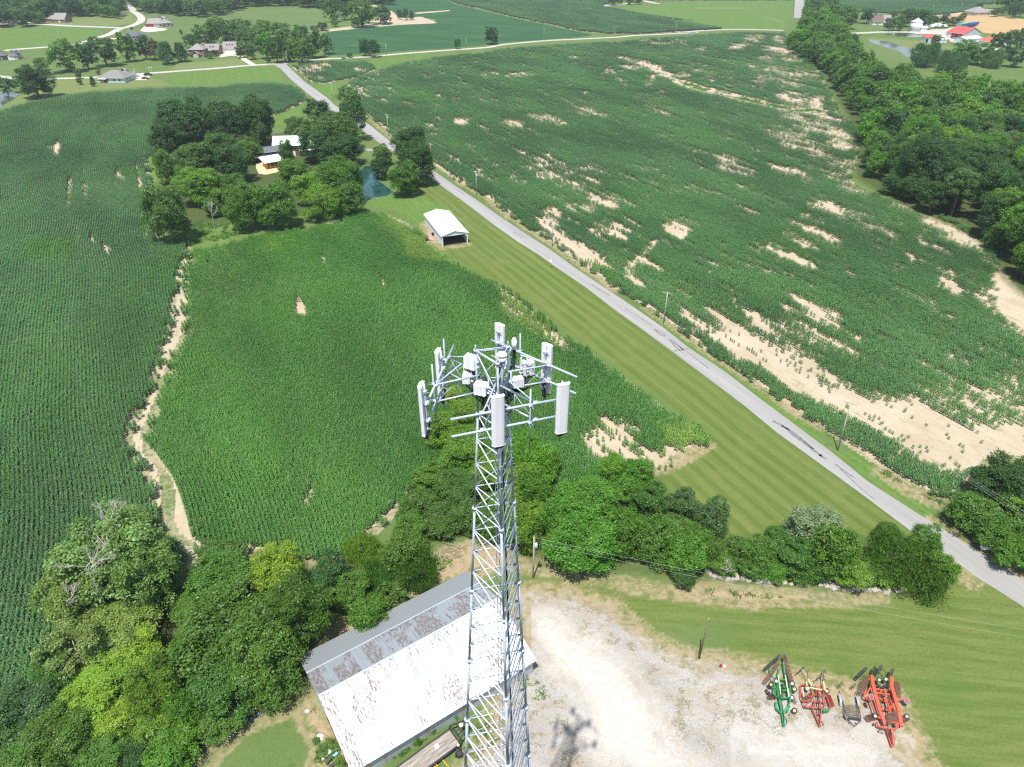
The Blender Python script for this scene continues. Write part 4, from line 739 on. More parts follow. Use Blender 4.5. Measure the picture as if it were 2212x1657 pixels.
def roads():
    sheet('main_road', ROAD, .016, ASPH)
    cross = E_([(-900, 800), (-300, 850), (0, 880), (240, 905), (580, 908), (960, 898), (1220, 888), (1700, 852), (2212, 815)])+F_([(600, 560), (1000, 525), (1330, 508), (1500, 485), (1750, 462), (1950, 442), (2212, 432)])+K_([(100, 348), (250, 340), (450, 322), (700, 303), (950, 285), (1050, 268), (1300, 245), (1500, 235), (1750, 222), (1860, 212), (2212, 195)])+L_([(400, 200), (680, 184), (820, 183), (1050, 188)])
    ribbon('cross_road', cross, 6.0, .012, GRAVELR, wob=.06)
    sheet('road_junction', W(F_([(1180, 512), (1330, 500), (1450, 484), (1600, 470), (1500, 500), (1440, 515), (1440, 545), (1380, 560), (1330, 525)])), .020, ASPH)
    ribbon('loop_road', E_([(60, 545), (150, 535), (400, 515), (730, 490), (950, 466), (1180, 412), (1300, 368), (1420, 330), (1540, 265), (1650, 240), (1780, 190), (1820, 140), (1790, 90), (1720, 40), (1690, -10), (1680, -60)]), 8.0, .012, GRAVELR)
    ribbon('lane', E_([(-300, 185), (0, 190), (350, 195), (600, 210), (900, 228), (1200, 240), (1540, 252)]), 8.5, .024, GRAVELR)
    sheet('parking_pad', W(E_([(-60, 165), (250, 168), (450, 180), (500, 200), (300, 216), (-60, 216)])), .028, GRAVELR)
    sheet('driveway', W(F_([(600, 415), (620, 370), (700, 345), (800, 345), (880, 395), (960, 440), (1090, 520), (1000, 520), (900, 455), (830, 400), (760, 400), (640, 420)])), .016, CONC)
    sheet('driveway', W(E_([(1800, 292), (1860, 230), (2060, 255), (2160, 268), (2120, 285), (2000, 300), (1900, 310)])), .016, CONC)
    sheet('driveway', W(E_([(1690, 850), (1780, 852), (1900, 848), (1930, 880), (1880, 925), (1740, 922), (1700, 900)])), .020, CONC)
    ribbon('driveway', F_([(0, 392-0), (40, 388)]) if False else E_([(1420, 390), (1480, 392), (1560, 388)]), 6, .016, CONC)
    ribbon('farm_lane', R_([(100, 235), (170, 210), (260, 205), (420, 198), (560, 200), (640, 208), (740, 200)]), 9, .012, GRAVELR)
    sheet('farm_yard', W(R_([(630, 205), (560, 196), (640, 182), (780, 182), (860, 160), (900, 170), (840, 200), (900, 235), (1010, 262), (1090, 290), (1190, 335), (1180, 352), (1080, 320), (980, 300), (930, 270), (820, 262), (800, 240), (720, 215)])), .008, GRAVELR)
    ribbon('farm_lane', R_([(700, 96), (820, 88), (900, 76), (965, 69), (1060, 60), (1271, 50)]), 6, .012, GRAVELR)
    ribbon('gravel_track', L_([(1148, -30), (1147, 30), (1146, 112)]), 11, .012, ASPH)
    for k in (-2.2, 2.2): pass
    ribbon('lane', K_([(1640, 45), (1680, 32), (1760, 25), (1830, 20)]), 8, .012, GRAVELR); ribbon('lane', K_([(1890, 2), (1940, 14), (1985, 22)]), 8, .012, GRAVELR)
    sheet('driveway', W(HL([(1590, 472), (1690, 478), (1680, 492), (1590, 488)])), .016, ASPH)
    sheet('patio', W(zz(620, 300, 11.84, [(60, 1180), (230, 1130), (420, 1200), (780, 1150), (760, 1330), (700, 1420), (340, 1500), (130, 1460), (60, 1300)])), .02, simple('sandstone_paving', (.62, .42, .25), .85, 0, .15, .6))
    POND = M_water('pond_water', (.012, .045, .04)); tag(sheet('pond', W(HL([(1560, 640), (1600, 600), (1690, 590), (1700, 640), (1700, 700), (1750, 740), (1810, 780), (1760, 810), (1640, 825), (1560, 870), (1480, 850), (1500, 700)])), .012, POND), kind='structure')
    MUD = M_water('muddy_water', (.05, .055, .05), .1)
    sheet('pond', W(R_([(300, 244), (420, 258), (480, 278), (560, 300), (600, 320), (800, 322), (800, 345), (660, 350), (540, 352), (500, 320), (400, 290), (320, 262)])), .010, MUD)
    sheet('pond', W(R_([(400, 206), (520, 205), (640, 212), (640, 232), (500, 226), (410, 216)])), .014, MUD)
    sheet('pond', W([(-60, 205), (20, 198), (42, 202), (30, 214), (8, 226), (-5, 236), (-60, 250)]), .012, MUD)
    # cracks sealed with tar
    for z, pts, wd in ((B_, [(110, 5), (180, 55), (240, 90), (330, 150), (410, 210)], .22), (B_, [(430, 240), (500, 300), (550, 312)], .3), (B_, [(430, 235), (520, 285), (552, 308)], .3), (B_, [(590, 345), (650, 420), (700, 462), (740, 462), (650, 380), (600, 350)], .35), (B_, [(620, 370), (700, 430), (780, 480), (900, 570), (1020, 665)], .25), (B_, [(640, 478), (700, 462), (800, 445)], .3),
        (B_, [(700, 470), (790, 530)], .2), (B_, [(1710, 1230), (1830, 1290), (1940, 1385), (2060, 1475), (2170, 1560), (2240, 1610)], .6), (B_, [(1800, 1280), (1900, 1330), (2030, 1430), (2150, 1530)], .4), (A_, [(500, 360), (560, 400), (590, 425)], .25), (A_, [(1120, 825), (1150, 850), (1210, 890)], .25), (A_, [(1130, 820), (1200, 860), (1240, 885)], .2), (A_, [(1960, 1390), (2040, 1440), (2160, 1510)], .4),
        (C_, [(0, 25), (40, 55)], .5), (C_, [(100, 85), (160, 130), (210, 165)], .3), (C_, [(130, 115), (200, 180), (270, 245), (340, 300)], .2)):
        ribbon('tar_seam', z(pts), wd, .021, TAR, wob=.35)
# ================================================================ lattice tower
def bw(mb, name, mat, parent, smooth=False, label=None):     # a part modelled in world coordinates, parented at its thing
    root = parent; chain = []
    while root.parent is not None: root = root.parent
    M = (Matrix.Translation(root.location) @ Matrix.Rotation(root.rotation_euler.z, 4, 'Z')).inverted()
    mb.v = [tuple(M@Vector(v)) for v in mb.v]
    o = mb.build(name, mat, parent, smooth)
    if label: o['label'] = label
    return o
GALV = simple('galvanised_steel', (.40, .455, .51), .45, .1, .12, 6.); GALVD = simple('weathered_galvanising', (.40, .44, .48), .5, .1, .15, 5.)
PANEL = simple('antenna_radome', (.74, .74, .75), .5, 0, .03, 1., spec=.4); WHITEP = simple('white_enamel', (.80, .81, .82), .4, 0, .04, 2.)
CABLE = simple('black_cable', (.018, .018, .02), .6); GLASSB = simple('beacon_lens', (.55, .52, .48), .2, 0, .05)
def tower():
    BR = simple('sunlit_galvanised_brace', (.58, .62, .66), .4, .05, .1, 5.)  # galvanised tone lightened: sun catching the braces is painted into the colour
    c = Vector((-.71, 22.8, 0)); T = empty('lattice_tower', c, 0, 'tall grey three-legged steel lattice tower carrying mobile phone antennas', 'tower')
    AN = [math.radians(a) for a in (162.5, 282.5, 42.5)]
    def wid(z): return 1.30 if z > 70 else 1.30+(70-z)*.1022
    def leg(i, z): r = wid(z)/math.sqrt(3); return Vector((c.x+r*math.cos(AN[i]), c.y+r*math.sin(AN[i]), z))
    FL = [73.1, 70.0, 64.5, 58.6, 52.5, 46.3]
    while FL[-1] > 0: FL.append(max(0., FL[-1]-6.1))
    for i in range(3):
        m = MB()
        for a, b in zip(FL, FL[1:]):
            r = .042+.0020*(73-a); m.tube(leg(i, a), leg(i, b), r, r, n=12)
            m.tube(leg(i, a)+Vector((0, 0, .03)), leg(i, a)-Vector((0, 0, .05)), r*2.1, r*2.1, n=14)
            for k in range(6): q = leg(i, a)+Vector((math.cos(k*1.047)*r*1.7, math.sin(k*1.047)*r*1.7, 0)); m.tube(q+Vector((0, 0, .08)), q-Vector((0, 0, .1)), .014, n=5)
        if i == 2:
            zz_ = 72.6
            while zz_ > 1: q = leg(i, zz_); m.tube(q, q+Vector((.16, .04, 0)), .010, n=5); zz_ -= .38
        bw(m, 'leg', GALV, T, True)
    lev = []
    for a, b in zip(FL, FL[1:]):
        n = (2 if a-b < 4 and a > 60 else 4 if a > 55 else 3 if a-b > 4 else 1)
        lev += [a-(a-b)*k/n for k in range(n)]
    lev.append(0.); rest = MB(); cnt = 0
    for a, b in zip(lev, lev[1:]):
        for f in range(3):
            i, j = f, (f+1) % 3; r = .024+.0007*(73-a); m = MB() if cnt < 96 else rest
            m.tube(leg(i, a), leg(j, a), r, n=7)
            if f == 0: m.tube(leg(0, a-.05), leg(1, b+.05), r*1.05, n=7)
            elif f == 1: m.tube(leg(2, a-.05), leg(1, b+.05), r*1.05, n=7)
            else: m.tube(leg(2, a-.05), leg(0, b+.05), r*.7, n=6)
            for k, e in ((i, a), (j, a)):
                q = leg(k, e); d = (leg(j, a)-leg(i, a)).normalized()*(1 if k == i else -1); m.box(q+d*.13-Vector((0, 0, .06)), (.16, .015, .17), math.atan2(d.y, d.x))
            if m is not rest: bw(m, 'brace', BR if f != 2 else GALV, T, True)  # two front faces get the steel with sunlight in its colour
            cnt += 1
    if rest.v: bw(rest, 'lower_braces', GALV, T, True)['kind'] = 'stuff'
    # cable ladder with its black cables inside the right-hand face
    lad = MB(); cab = MB()
    def inn(z, o=0.): q = leg(1, z).lerp(leg(2, z), .30+o); d = (c+Vector((0, 0, z))-q); return q+d*.16
    for a in range(0, 36):
        z0, z1 = a*2., a*2.+2.
        for o in (0, .16/ max(.9, wid(z0)/1.6)): lad.tube(inn(z0, o), inn(z1, o), .018, n=5)
        for k in range(3): z = z0+k*.66; lad.tube(inn(z, 0), inn(z, .16/max(.9, wid(z0)/1.6)), .012, n=4)
        for k in range(5):
            o = (.02+k*.03)/max(.9, wid(z0)/1.6); cab.tube(inn(z0, o)+Vector((.03*math.sin(a+k), .03, 0)), inn(z1, o)+Vector((.03*math.sin(a+1+k), .03, 0)), .021, n=5)
    bw(lad, 'cable_ladder', GALV, T); bw(cab, 'cable_bundle', CABLE, T)
    # climbing rail on the back face
    m = MB()
    for o in (.40, .46): m.tube(leg(2, 70).lerp(leg(0, 70), o), leg(2, 2).lerp(leg(0, 2), o), .022, n=6)
    z = 70
    while z > 2: m.tube(leg(2, z).lerp(leg(0, z), .40), leg(2, z).lerp(leg(0, z), .46), .012, n=5); z -= .4
    bw(m, 'climbing_ladder', GALVD, T)
    # three sector frames
    S = [(Vector((-2.24, 19.97, 0)), Vector((2.26, 21.41, 0)), 1, [(-.57, 70.54), (1.87, 70.55)], [(.66, 69.8, 72.75)]),
         (Vector((-2.50, 25.25, 0)), Vector((-3.24, 20.85, 0)), 0, [(1.82, 70.55), (4.28, 70.55)], [(3.02, 70.1, 72.92), (1.2, 71.0, 73.0)]),
         (Vector((-.90, 25.71, 0)), Vector((2.60, 22.77, 0)), 2, [(.36, 70.57), (2.92, 70.55)], [(1.55, 70.3, 72.85)])]
    for si, (A, B, li, pans, poles) in enumerate(S):
        d = (B-A).normalized(); n_ = Vector((d.y, -d.x, 0)); mid = (A+B)/2
        if n_.dot(mid-c) < 0: n_ = -n_
        F = empty('sector_frame', (0, 0, 0)); F.parent = T; F['label'] = 'horizontal antenna mounting frame of galvanised pipes'
        for z in (72.0, 71.2): m = MB(); m.tube(A+Vector((0, 0, z)), B+Vector((0, 0, z)), .048, n=12); bw(m, 'boom_pipe', GALV, F, True)
        m = MB(); L_leg = leg(li, 71.6); near = A+d*((L_leg-A).dot(d))
        for z in (72.0, 71.2):
            root = leg(li, z); o1 = (leg((li+1) % 3, z)-root).normalized()*.15; o2 = (leg((li+2) % 3, z)-root).normalized()*.15
            for s_, rt in ((-1.05, o1 if (leg((li+1) % 3, z)-root).dot(d) < 0 else o2), (1.05, o2 if (leg((li+1) % 3, z)-root).dot(d) < 0 else o1)):
                e = near+d*s_+Vector((0, 0, z)); m = MB(); m.tube(root+rt, e, .038, n=8); m.box(e-n_*.04, (.18, .14, .12), math.atan2(d.y, d.x)); bw(m, 'standoff_arm', GALV, F, True)
        m = MB()
        for s_ in (-1.05, 1.05):
            m = MB()
            e = near+d*s_; r0 = leg(li, 71.6); r0.z = 0; q = r0.lerp(e, .45); q2 = r0.lerp(e, .95)
            m.tube(q+Vector((0, 0, 71.2)), q2+Vector((0, 0, 72.0)), .013, n=5); m.tube(q+Vector((0, 0, 72.0)), q2+Vector((0, 0, 71.2)), .013, n=5)
            m.tube(q+Vector((0, 0, 71.2)), q+Vector((0, 0, 72.0)), .016, n=5)
            m.tube(near+d*s_*.25-n_*.9+Vector((0, 0, 72.6)), e+Vector((0, 0, 72.0)), .028, n=7)
            bw(m, 'stay_rods', GALV, F, True)
        for (t, z0) in pans:
            base = A+d*(t+ (2.24-.0)*0) if False else None
            if si == 0: p = Vector((t, A.y+(t-A.x)*d.y/d.x, 0))
            else: p = A+d*t
            q = p+n_*.055; 
            P = empty('panel_antenna', (0, 0, 0)); P.parent = T
            m = MB(); m.tube(q+Vector((0, 0, z0-.42)), q+Vector((0, 0, z0+2.3)), .040, n=10); bw(m, 'mount_pole', GALV, P, True)
            for zb in (z0+.25, z0+1.95, 71.2, 72.0):
                m = MB(); m.box(q+n_*.02*(1 if zb not in (71.2, 72.0) else -2)+Vector((0, 0, zb)), (.16, .20, .09), math.atan2(d.y, d.x)); m.tube(q-d*.16+Vector((0, 0, zb)), q+d*.16+Vector((0, 0, zb)), .012, n=5); m.tube(q-n_*.2+d*.06+Vector((0, 0, zb)), q+n_*.05+d*.06+Vector((0, 0, zb)), .010, n=5); bw(m, 'bracket', GALVD, P)
            w_, t_, h_ = .50, .17, 2.22; cc = q+n_*.14; prof = [(-w_/2, -t_/2), (w_/2, -t_/2), (w_/2, .01), (w_/2-.05, t_/2-.02), (w_/2-.12, t_/2), (-w_/2+.12, t_/2), (-w_/2+.05, t_/2-.02), (-w_/2, .01)]
            poly = [((cc+d*a+n_*b).x, (cc+d*a+n_*b).y) for a, b in prof]; m = MB(); m.prism(poly, z0, z0+h_); bw(m, 'radome', PANEL, P)
            big = [((cc+d*a*1.02+n_*b*1.05).x, (cc+d*a*1.02+n_*b*1.05).y) for a, b in prof]; m = MB(); m.prism(big, z0+h_+.001, z0+h_+.035); bw(m, 'end_cap', WHITEP, P); m = MB(); m.prism(big, z0-.03, z0-.001); bw(m, 'end_cap', WHITEP, P)
            m = MB(); rr = random.Random(int(t*10)+si)
            for k in range(9):
                a = cc+d*(-.2+.05*k)+Vector((0, 0, z0)); b = a+Vector((0, 0, -.14)); e = q+d*rr.uniform(-.08, .08)+Vector((0, 0, z0-.32)); m.path([a, b, e], .014, 5)
                m.path([e, e+Vector((rr.uniform(-.06, .06), rr.uniform(-.06, .06), .35)), q-n_*.12+Vector((0, 0, 71.15))], .012, 5)
            bw(m, 'jumper_cable', CABLE, P)
        for (t, z0, z1) in poles:
            p = (Vector((t, A.y+(t-A.x)*d.y/d.x, 0)) if si == 0 else A+d*t)+n_*.09
            m = MB(); m.tube(p+Vector((0, 0, z0)), p+Vector((0, 0, z1)), .034, n=10)
            for z in (71.2, 72.0):
                m.box(p-n_*.03+Vector((0, 0, z)), (.14, .16, .12), math.atan2(d.y, d.x))
                for k in (-.05, .05): m.tube(p-n_*.14+d*k+Vector((0, 0, z)), p+n_*.22+d*k+Vector((0, 0, z)), .009, n=5)
            bw(m, 'empty_mount_pole', GALV, T, True)
    # top-of-tower radios, boxes and their leads
    def at4(x, y, z): q = Z4([(x, y)])[0]; return Vector(G(q[0], q[1], z))
    def radio(x, y, z, dims, ang, n=1, gapd=.2, lead=1.0):
        p = at4(x, y, z)
        for k in range(n):
            q = p+Vector((math.cos(ang), math.sin(ang), 0))*k*gapd
            R = empty('radio_unit', (0, 0, 0)); R.parent = T
            m = MB(); rz = ang+math.pi/2; w_, t_, h_ = dims; m.box(q, (w_, t_, h_), rz)
            for j in range(7): m.box(q+Vector((math.cos(rz)*(-.42+.14*j)*w_, math.sin(rz)*(-.42+.14*j)*w_, 0))-Vector((math.cos(ang), math.sin(ang), 0))*t_*.55, (.012, t_*.3, h_*.92), rz)
            m.box(q+Vector((0, 0, h_/2+.02)), (w_*.7, t_*.6, .04), rz); bw(m, 'housing', WHITEP, R)
            m = MB(); rr = random.Random(int(x)+k)
            for j in range(5):
                a = q+Vector((math.cos(rz), math.sin(rz), 0))*(-.3+.15*j)*w_-Vector((0, 0, h_/2)); b = a-Vector((0, 0, .16)); tgt = c+Vector((rr.uniform(-.3, .3), rr.uniform(-.3, .3), p.z-rr.uniform(.6, 1.3)*lead))
                m.path([a, b, b.lerp(tgt, .4)-Vector((0, 0, .15)), tgt], .014, 5)
            bw(m, 'lead', CABLE, R)
            if k == 0:
                m = MB(); b = q-Vector((math.cos(ang), math.sin(ang), 0))*(t_/2+.09); m.tube(b+Vector((0, 0, -.9)), b+Vector((0, 0, .62)), .032, n=9); m.box(b+Vector((0, 0, .1)), (.14, .16, .1), rz); m.box(b+Vector((0, 0, -.15)), (.14, .16, .1), rz)
                bw(m, 'mount_pole', GALV, R, True)
    radio(680, 415, 72.45, (.34, .22, .55), math.radians(150), 2, .24); radio(625, 535, 71.75, (.36, .26, .42), math.radians(170)); radio(775, 630, 71.55, (.38, .15, .48), math.radians(160), 3, .17)
    radio(1095, 460, 71.75, (.30, .18, .62), math.radians(40)); radio(1146, 452, 71.75, (.30, .20, .62), math.radians(35)); radio(1022, 575, 71.5, (.30, .2, .40), math.radians(20), 2, .22)
    m = MB(); p = at4(913, 365, 73.3); m.tube(p-Vector((0, 0, 1.8)), p-Vector((0, 0, .16)), .05, n=10); m.box(p-Vector((0, 0, .2)), (.24, .2, .16)); bw(m, 'beacon_post', GALV, T, True)
    Bc = empty('beacon', (0, 0, 0)); Bc.parent = T
    m = MB(); m.tube(p-Vector((0, 0, .12)), p-Vector((0, 0, .04)), .20, .20, n=20); m.tube(p+Vector((0, 0, .09)), p+Vector((0, 0, .15)), .20, .15, n=20); bw(m, 'cap', WHITEP, Bc)
    m = MB(); m.tube(p-Vector((0, 0, .04)), p+Vector((0, 0, .09)), .175, n=20); bw(m, 'lens', GLASSB, Bc, True)
    m = MB(); p = at4(1012, 262, 73.0); m.tube(p-Vector((0, 0, .24)), p+Vector((0, 0, .2)), .105, n=16); m.tube(p+Vector((0, 0, .2)), p+Vector((0, 0, .26)), .105, .06, n=16); bw(m, 'canister_antenna', PANEL, T, True)
    m = MB(); m.tube(p-Vector((0, 0, 1.3)), p-Vector((0, 0, .24)), .03, n=8)
    for k in range(5): m.path([p+Vector((.03*k-.06, -.03, -.24)), p+Vector((.04*k-.1, -.05, -.7)), leg(2, 71.5)], .014, 5)
    bw(m, 'antenna_lead', CABLE, T)
    # top ring and inner stays
    m = MB()
    for i in range(3):
        for z in (73.05, 71.7): m.tube(leg(i, z), leg((i+1) % 3, z), .032, n=7)
        m.tube(leg(i, 73.0), c+Vector((0, 0, 71.2)), .03, n=6); m.tube(leg(i, 73.1), leg(i, 73.35), .03, .03, n=7)
        m.tube(leg(i, 71.2)+(leg(i, 71.2)-c-Vector((0, 0, 71.2))).normalized()*.06, leg(i, 71.2)-Vector((0, 0, .5))+(leg(i, 71.2)-c-Vector((0, 0, 71.2))).normalized()*.5, .02, n=6)
    bw(m, 'top_ring', GALV, T, True)
    m = MB(); rr = random.Random(4)
    for k in range(16):
        a = rr.uniform(0, 6.28); q = c+Vector((math.cos(a)*.35, math.sin(a)*.35, rr.uniform(71, 72))); pts = [q]
        for j in range(5): q = q+Vector((rr.uniform(-.18, .18), rr.uniform(-.18, .18), -rr.uniform(.05, .4))); pts.append(q)
        m.path(pts, .016, 5)
    for k in range(6): m.path([leg(2, 71)+Vector((.05*k-.1, 0, 0)), leg(2, 71)+Vector((.5, .2, -.25+.03*k)), Vector((1.1+.04*k, 24.0, 70.9)), Vector((1.45, 23.75, 71.0))], .015, 5)
    bw(m, 'cable_tangle', CABLE, T)
    return T
# ================================================================ poles and lines
WOODP = simple('weathered_pole_wood', (.38, .34, .29), .9, 0, .2, 3.); DARKW = simple('old_dark_pole_wood', (.14, .10, .07), .9, 0, .3, 3.); CER = simple('grey_porcelain', (.5, .52, .54), .3, 0, .1)
POLE_TOP = []
def pole(bx, by, ty, label, arm=0., trans=False, tx=None, group='utility poles along the roads', mat=None, hmax=16, arm_ang=None, r=.15, name='utility_pole'):
    X, Y, _ = G(bx, by); lo, hi = 1., hmax
    for _ in range(30):
        h = (lo+hi)/2
        if PX(X, Y, h)[1] > ty: lo = h
        else: hi = h
    h = (lo+hi)/2; T = empty(name, (X, Y, 0), 0, label, 'pole', group); lean = Vector((0, 0, 0))
    if tx is not None:
        q = G(tx, ty, h); lean = Vector((q[0]-X, q[1]-Y, 0)); lean = lean if lean.length < 2 else lean.normalized()*2
    top = Vector((X, Y, h))+lean
    m = MB(); m.tube((X, Y, -.3), top, r, r*.68, n=9); bw(m, 'shaft', mat or WOODP, T, True)
    aa = arm_ang if arm_ang is not None else math.radians(28.4+0)*-1
    ax = Vector((math.cos(aa), math.sin(aa), 0))
    if arm:
        a = Vector((X, Y, h-.45))+lean; m = MB(); m.bar(a-ax*arm/2, a+ax*arm/2, .11, .12); m.tube(a+ax*arm*.3, a-Vector((0, 0, .7)), .025, n=5); m.tube(a-ax*arm*.3, a-Vector((0, 0, .7)), .025, n=5); C = bw(m, 'crossarm', mat or WOODP, T)
        for s in (-.47, -.2, .2, .47): m = MB(); q = a+ax*arm*s; m.tube(q, q+Vector((0, 0, .12)), .03, n=6); m.tube(q+Vector((0, 0, .12)), q+Vector((0, 0, .3)), .07, .045, n=8); bw(m, 'insulator', CER, C)
    else:
        m = MB(); q = Vector((X, Y, h))+lean; m.tube(q, q+Vector((0, 0, .28)), .06, .045, n=8); bw(m, 'insulator', CER, T)
    if trans:
        m = MB(); q = Vector((X, Y, h-1.7))+ax*.36; m.tube(q-Vector((0, 0, .45)), q+Vector((0, 0, .4)), .27, .27, n=14); m.tube(q+Vector((0, 0, .4)), q+Vector((0, 0, .48)), .27, .2, n=14); m.tube(q+Vector((.1, 0, .45)), q+Vector((.1, 0, .72)), .05, n=6); m.bar(q, q-ax*.4, .08, .2); bw(m, 'transformer', GALV, T, True)
    POLE_TOP.append((X, Y, h, ax, arm)); return T
def wires(pts, sag=.6, r=.012, label=None):
    m = MB()
    for a, b in zip(pts, pts[1:]):
        a = Vector(a); b = Vector(b); n = 10; prev = a
        for k in range(1, n+1):
            t = k/n; q = a.lerp(b, t)-Vector((0, 0, 4*sag*t*(1-t))); m.tube(prev, q, r, n=4, caps=False); prev = q
    return m
WIREM = simple('aluminium_conductor', (.42, .42, .42), .5, .6)
def poles():
    P = []
    P.append(pole(1809.5, 973, 867, 'tall plain wooden pole beside the sandy maize, nearest on the road verge', 2.4, tx=1839))
    P.append(pole(1432.6, 700, 630, 'utility pole with crossarm in the roadside maize, second nearest along the road', 2.6))
    P.append(pole(1192.6, 532, 471, 'utility pole with crossarm on the verge opposite the white post', 2.6))
    P.append(pole(1029.5, 421, 369, 'utility pole with a grey transformer opposite the open white shed', 2.2, True))
    q = D_([(1150, 735), (1150, 685)]); P.append(pole(q[0][0], q[0][1]+16, q[1][1], 'utility pole half hidden behind the round tree cluster by the road', 2.4))
    q = D_([(886, 640), (878, 503)]); P.append(pole(*q[0], q[1][1], 'utility pole with transformer at the field corner beyond the grove', 2.4, True))
    q = D_([(541, 415), (534, 308)]); P.append(pole(*q[0], q[1][1], 'utility pole with a wide crossarm on the green verge left of the big field', 3.6))
    q = D_([(389, 310), (374, 82)]); 
    P.append(pole(*q[0], D_([(380, 215)])[0][1], 'wooden pole behind the orange road sign', 0))
    rest = [((384, 165), (374, 82), 'tall pole with crossarm, first past the road junction', 1.8), ((264, 208), (254, 110), 'wooden pole on the left corner of the road junction', 1.6), ((366, 168), (358, 125), 'short pole behind the two tall ones at the junction', 0), ((491, 155), (480, 75), 'pole beside the sandy pit at the edge of the copse', 0), ((873, 145), (868, 65), 'pole with transformer beside the twin bushes on the cross road', 0)]
    for (a, b, lab, ar) in rest:
        q = D_([a, b]); P.append(pole(*q[0], q[1][1], lab, ar, 'transformer' in lab, arm_ang=.5))
    for a, b, lab in (((832, 290), (829, 228), 'pole beside the small round bush on the cross road'), ((1297, 245), (1296, 167), 'pole by the cross road right of the lone tree'), ((1719, 232), (1718, 162), 'pole where the cross road meets the dark far field'), ((2089, 195), (2087, 135), 'rightmost pole in front of the dark far maize')):
        q = K_([a, b]); P.append(pole(*q[0], q[1][1], lab, 0, arm_ang=.5))
    for a, b, lab in (((729, 182), (733, 130), 'pole at the near edge of the bright green far field'),): q = L_([a, b]); P.append(pole(*q[0], q[1][1], lab, 0))
    for a, b, lab in (((287, 166), (293, 115), 'pole on the lawn beside the round dark tree at the farm'), ((258, 110), (262, 75), 'pole left of the farmhouse with the brown roof'), ((519, 100), (527, 50), 'pole standing in the far maize right of the farmhouse'), ((700, 82), (711, 30), 'pole in the far maize above the rust coloured bush'), ((876, 72), (889, 14), 'pole beside the lane left of the grey house'), ((1075, 60), (1089, 0), 'pole beside the far grey house at the right'), ((772, 272), (785, 195), 'pole between the small red roof and the long red barn')):
        q = R_([a, b]); P.append(pole(*q[0], q[1][1], lab, 0, tx=q[1][0]))
    # service pole behind the yard
    q = Q_([(114, 95), (105, -50)]); P.append(pole(q[0][0], q[0][1], 1160, 'wooden pole with a small transformer right behind the tower', 0, True, hmax=12))
    service = POLE_TOP[-1]
    q = zz(1640, 1480, 10.356, [(690, 1320), (925, 345)]); L = pole(q[0][0], q[0][1], q[1][1], 'dark leaning bare pole at the edge of the gravel yard', 0, tx=q[1][0], mat=DARKW, group=None, r=.13)
    # conductors, one thing per line
    tops = [POLE_TOP[i] for i in range(7)]
    for s, nm in ((-.45, 'left conductor of the roadside power line'), (.0, 'middle conductor of the roadside power line'), (.45, 'right conductor of the roadside power line')):
        pts = []
        X, Y, h, ax, ar = tops[0]; far0 = Vector((X, Y, h))-(Vector(tops[1][:3])-Vector(tops[0][:3])); pts.append(Vector((far0.x, far0.y, h-.2))+ax*2.4*s)
        for (X, Y, h, ax, ar) in tops: pts.append(Vector((X, Y, h-(.15 if ar else 0)))+ax*ar*s)
        o = wires(pts, .5, .009).build('power_line', WIREM); tag(o, nm, 'wire', 'overhead power lines')
    for k, (yy, nm) in enumerate(((1368, 'upper of two wires over the lawn from the tower pole'), (1386, 'lower of two wires over the lawn from the tower pole'))):
        a = Vector((service[0], service[1], service[2]-.1-k*.9)); b = Vector(G(2330, yy+10, 8.2-k*.8))
        o = wires([a, b], 1.0, .009).build('power_line', WIREM); tag(o, nm, 'wire', 'overhead power lines')
    n0 = len(P); cr = [POLE_TOP[i] for i in (9, 8, 12, 13, 14, 15, 16)]
    o = wires([Vector((q[0], q[1], q[2])) for q in cr], .9, .014).build('power_line', WIREM); tag(o, 'long thin wire strung beside the cross road', 'wire', 'overhead power lines')
    # white marker post with meter box on the mown strip, and small roadside things
    q = A_([(1522, 1205), (1527, 1095)]); X, Y, _ = G(*q[0]); T = empty('marker_post', (X, Y, 0), 0, 'white post with small meter boxes on the mown strip beside the road', 'post')
    m = MB(); m.tube((X, Y, 0), (X, Y, 2.6), .07, n=8); bw(m, 'shaft', WHITEP, T, True); m = MB(); m.box((X+.12, Y-.05, 1.4), (.3, .22, .5)); bw(m, 'meter_box', GALV, T); m = MB(); m.box((X, Y, 2.2), (.5, .08, .35)); bw(m, 'sign_plate', WHITEP, T)
    q = D_([(374, 300)]); X, Y, _ = G(*q[0]); T = empty('road_sign', (X, Y, 0), 0, 'orange diamond warning sign on a post beside the main road', 'road sign')
    m = MB(); m.tube((X, Y, 0), (X, Y, 2.2), .05, n=6); bw(m, 'post', GALV, T); m = MB(); m.box((X, Y-.05, 2.3), (.9, .04, .9), M=Matrix.Rotation(math.radians(45), 3, 'Y')); bw(m, 'sign_board', simple('orange_sheeting', (.85, .33, .03), .5), T)
    q = D_([(381, 392), (381, 368)]); X, Y, _ = G(*q[0]); T = empty('marker_post', (X, Y, 0), 0, 'small white post on the left verge opposite the orange sign', 'post'); m = MB(); m.tube((X, Y, 0), (X, Y, 1.9), .09, .07, n=8); m.box((X, Y, 1.9), (.16, .16, .1)); bw(m, 'shaft', WHITEP, T)
    q = zz(1640, 1480, 10.356, [(1225, 1540), (1325, 1530)]); X, Y, _ = G(*q[0]); T = empty('fire_hydrant', (X, Y, 0), 0, 'small red hydrant standing at the gravel edge by the dark pole', 'hydrant')
    RED = simple('hydrant_red', (.42, .02, .03), .45); m = MB(); m.tube((X, Y, 0), (X, Y, .55), .12, .12, n=12); m.tube((X, Y, .55), (X, Y, .72), .15, .05, n=12); bw(m, 'barrel', RED, T, True)
    for k in (-1, 1): m = MB(); m.tube((X, Y, .42), (X+.26*k, Y, .42), .07, .07, n=8); bw(m, 'nozzle', RED, T)
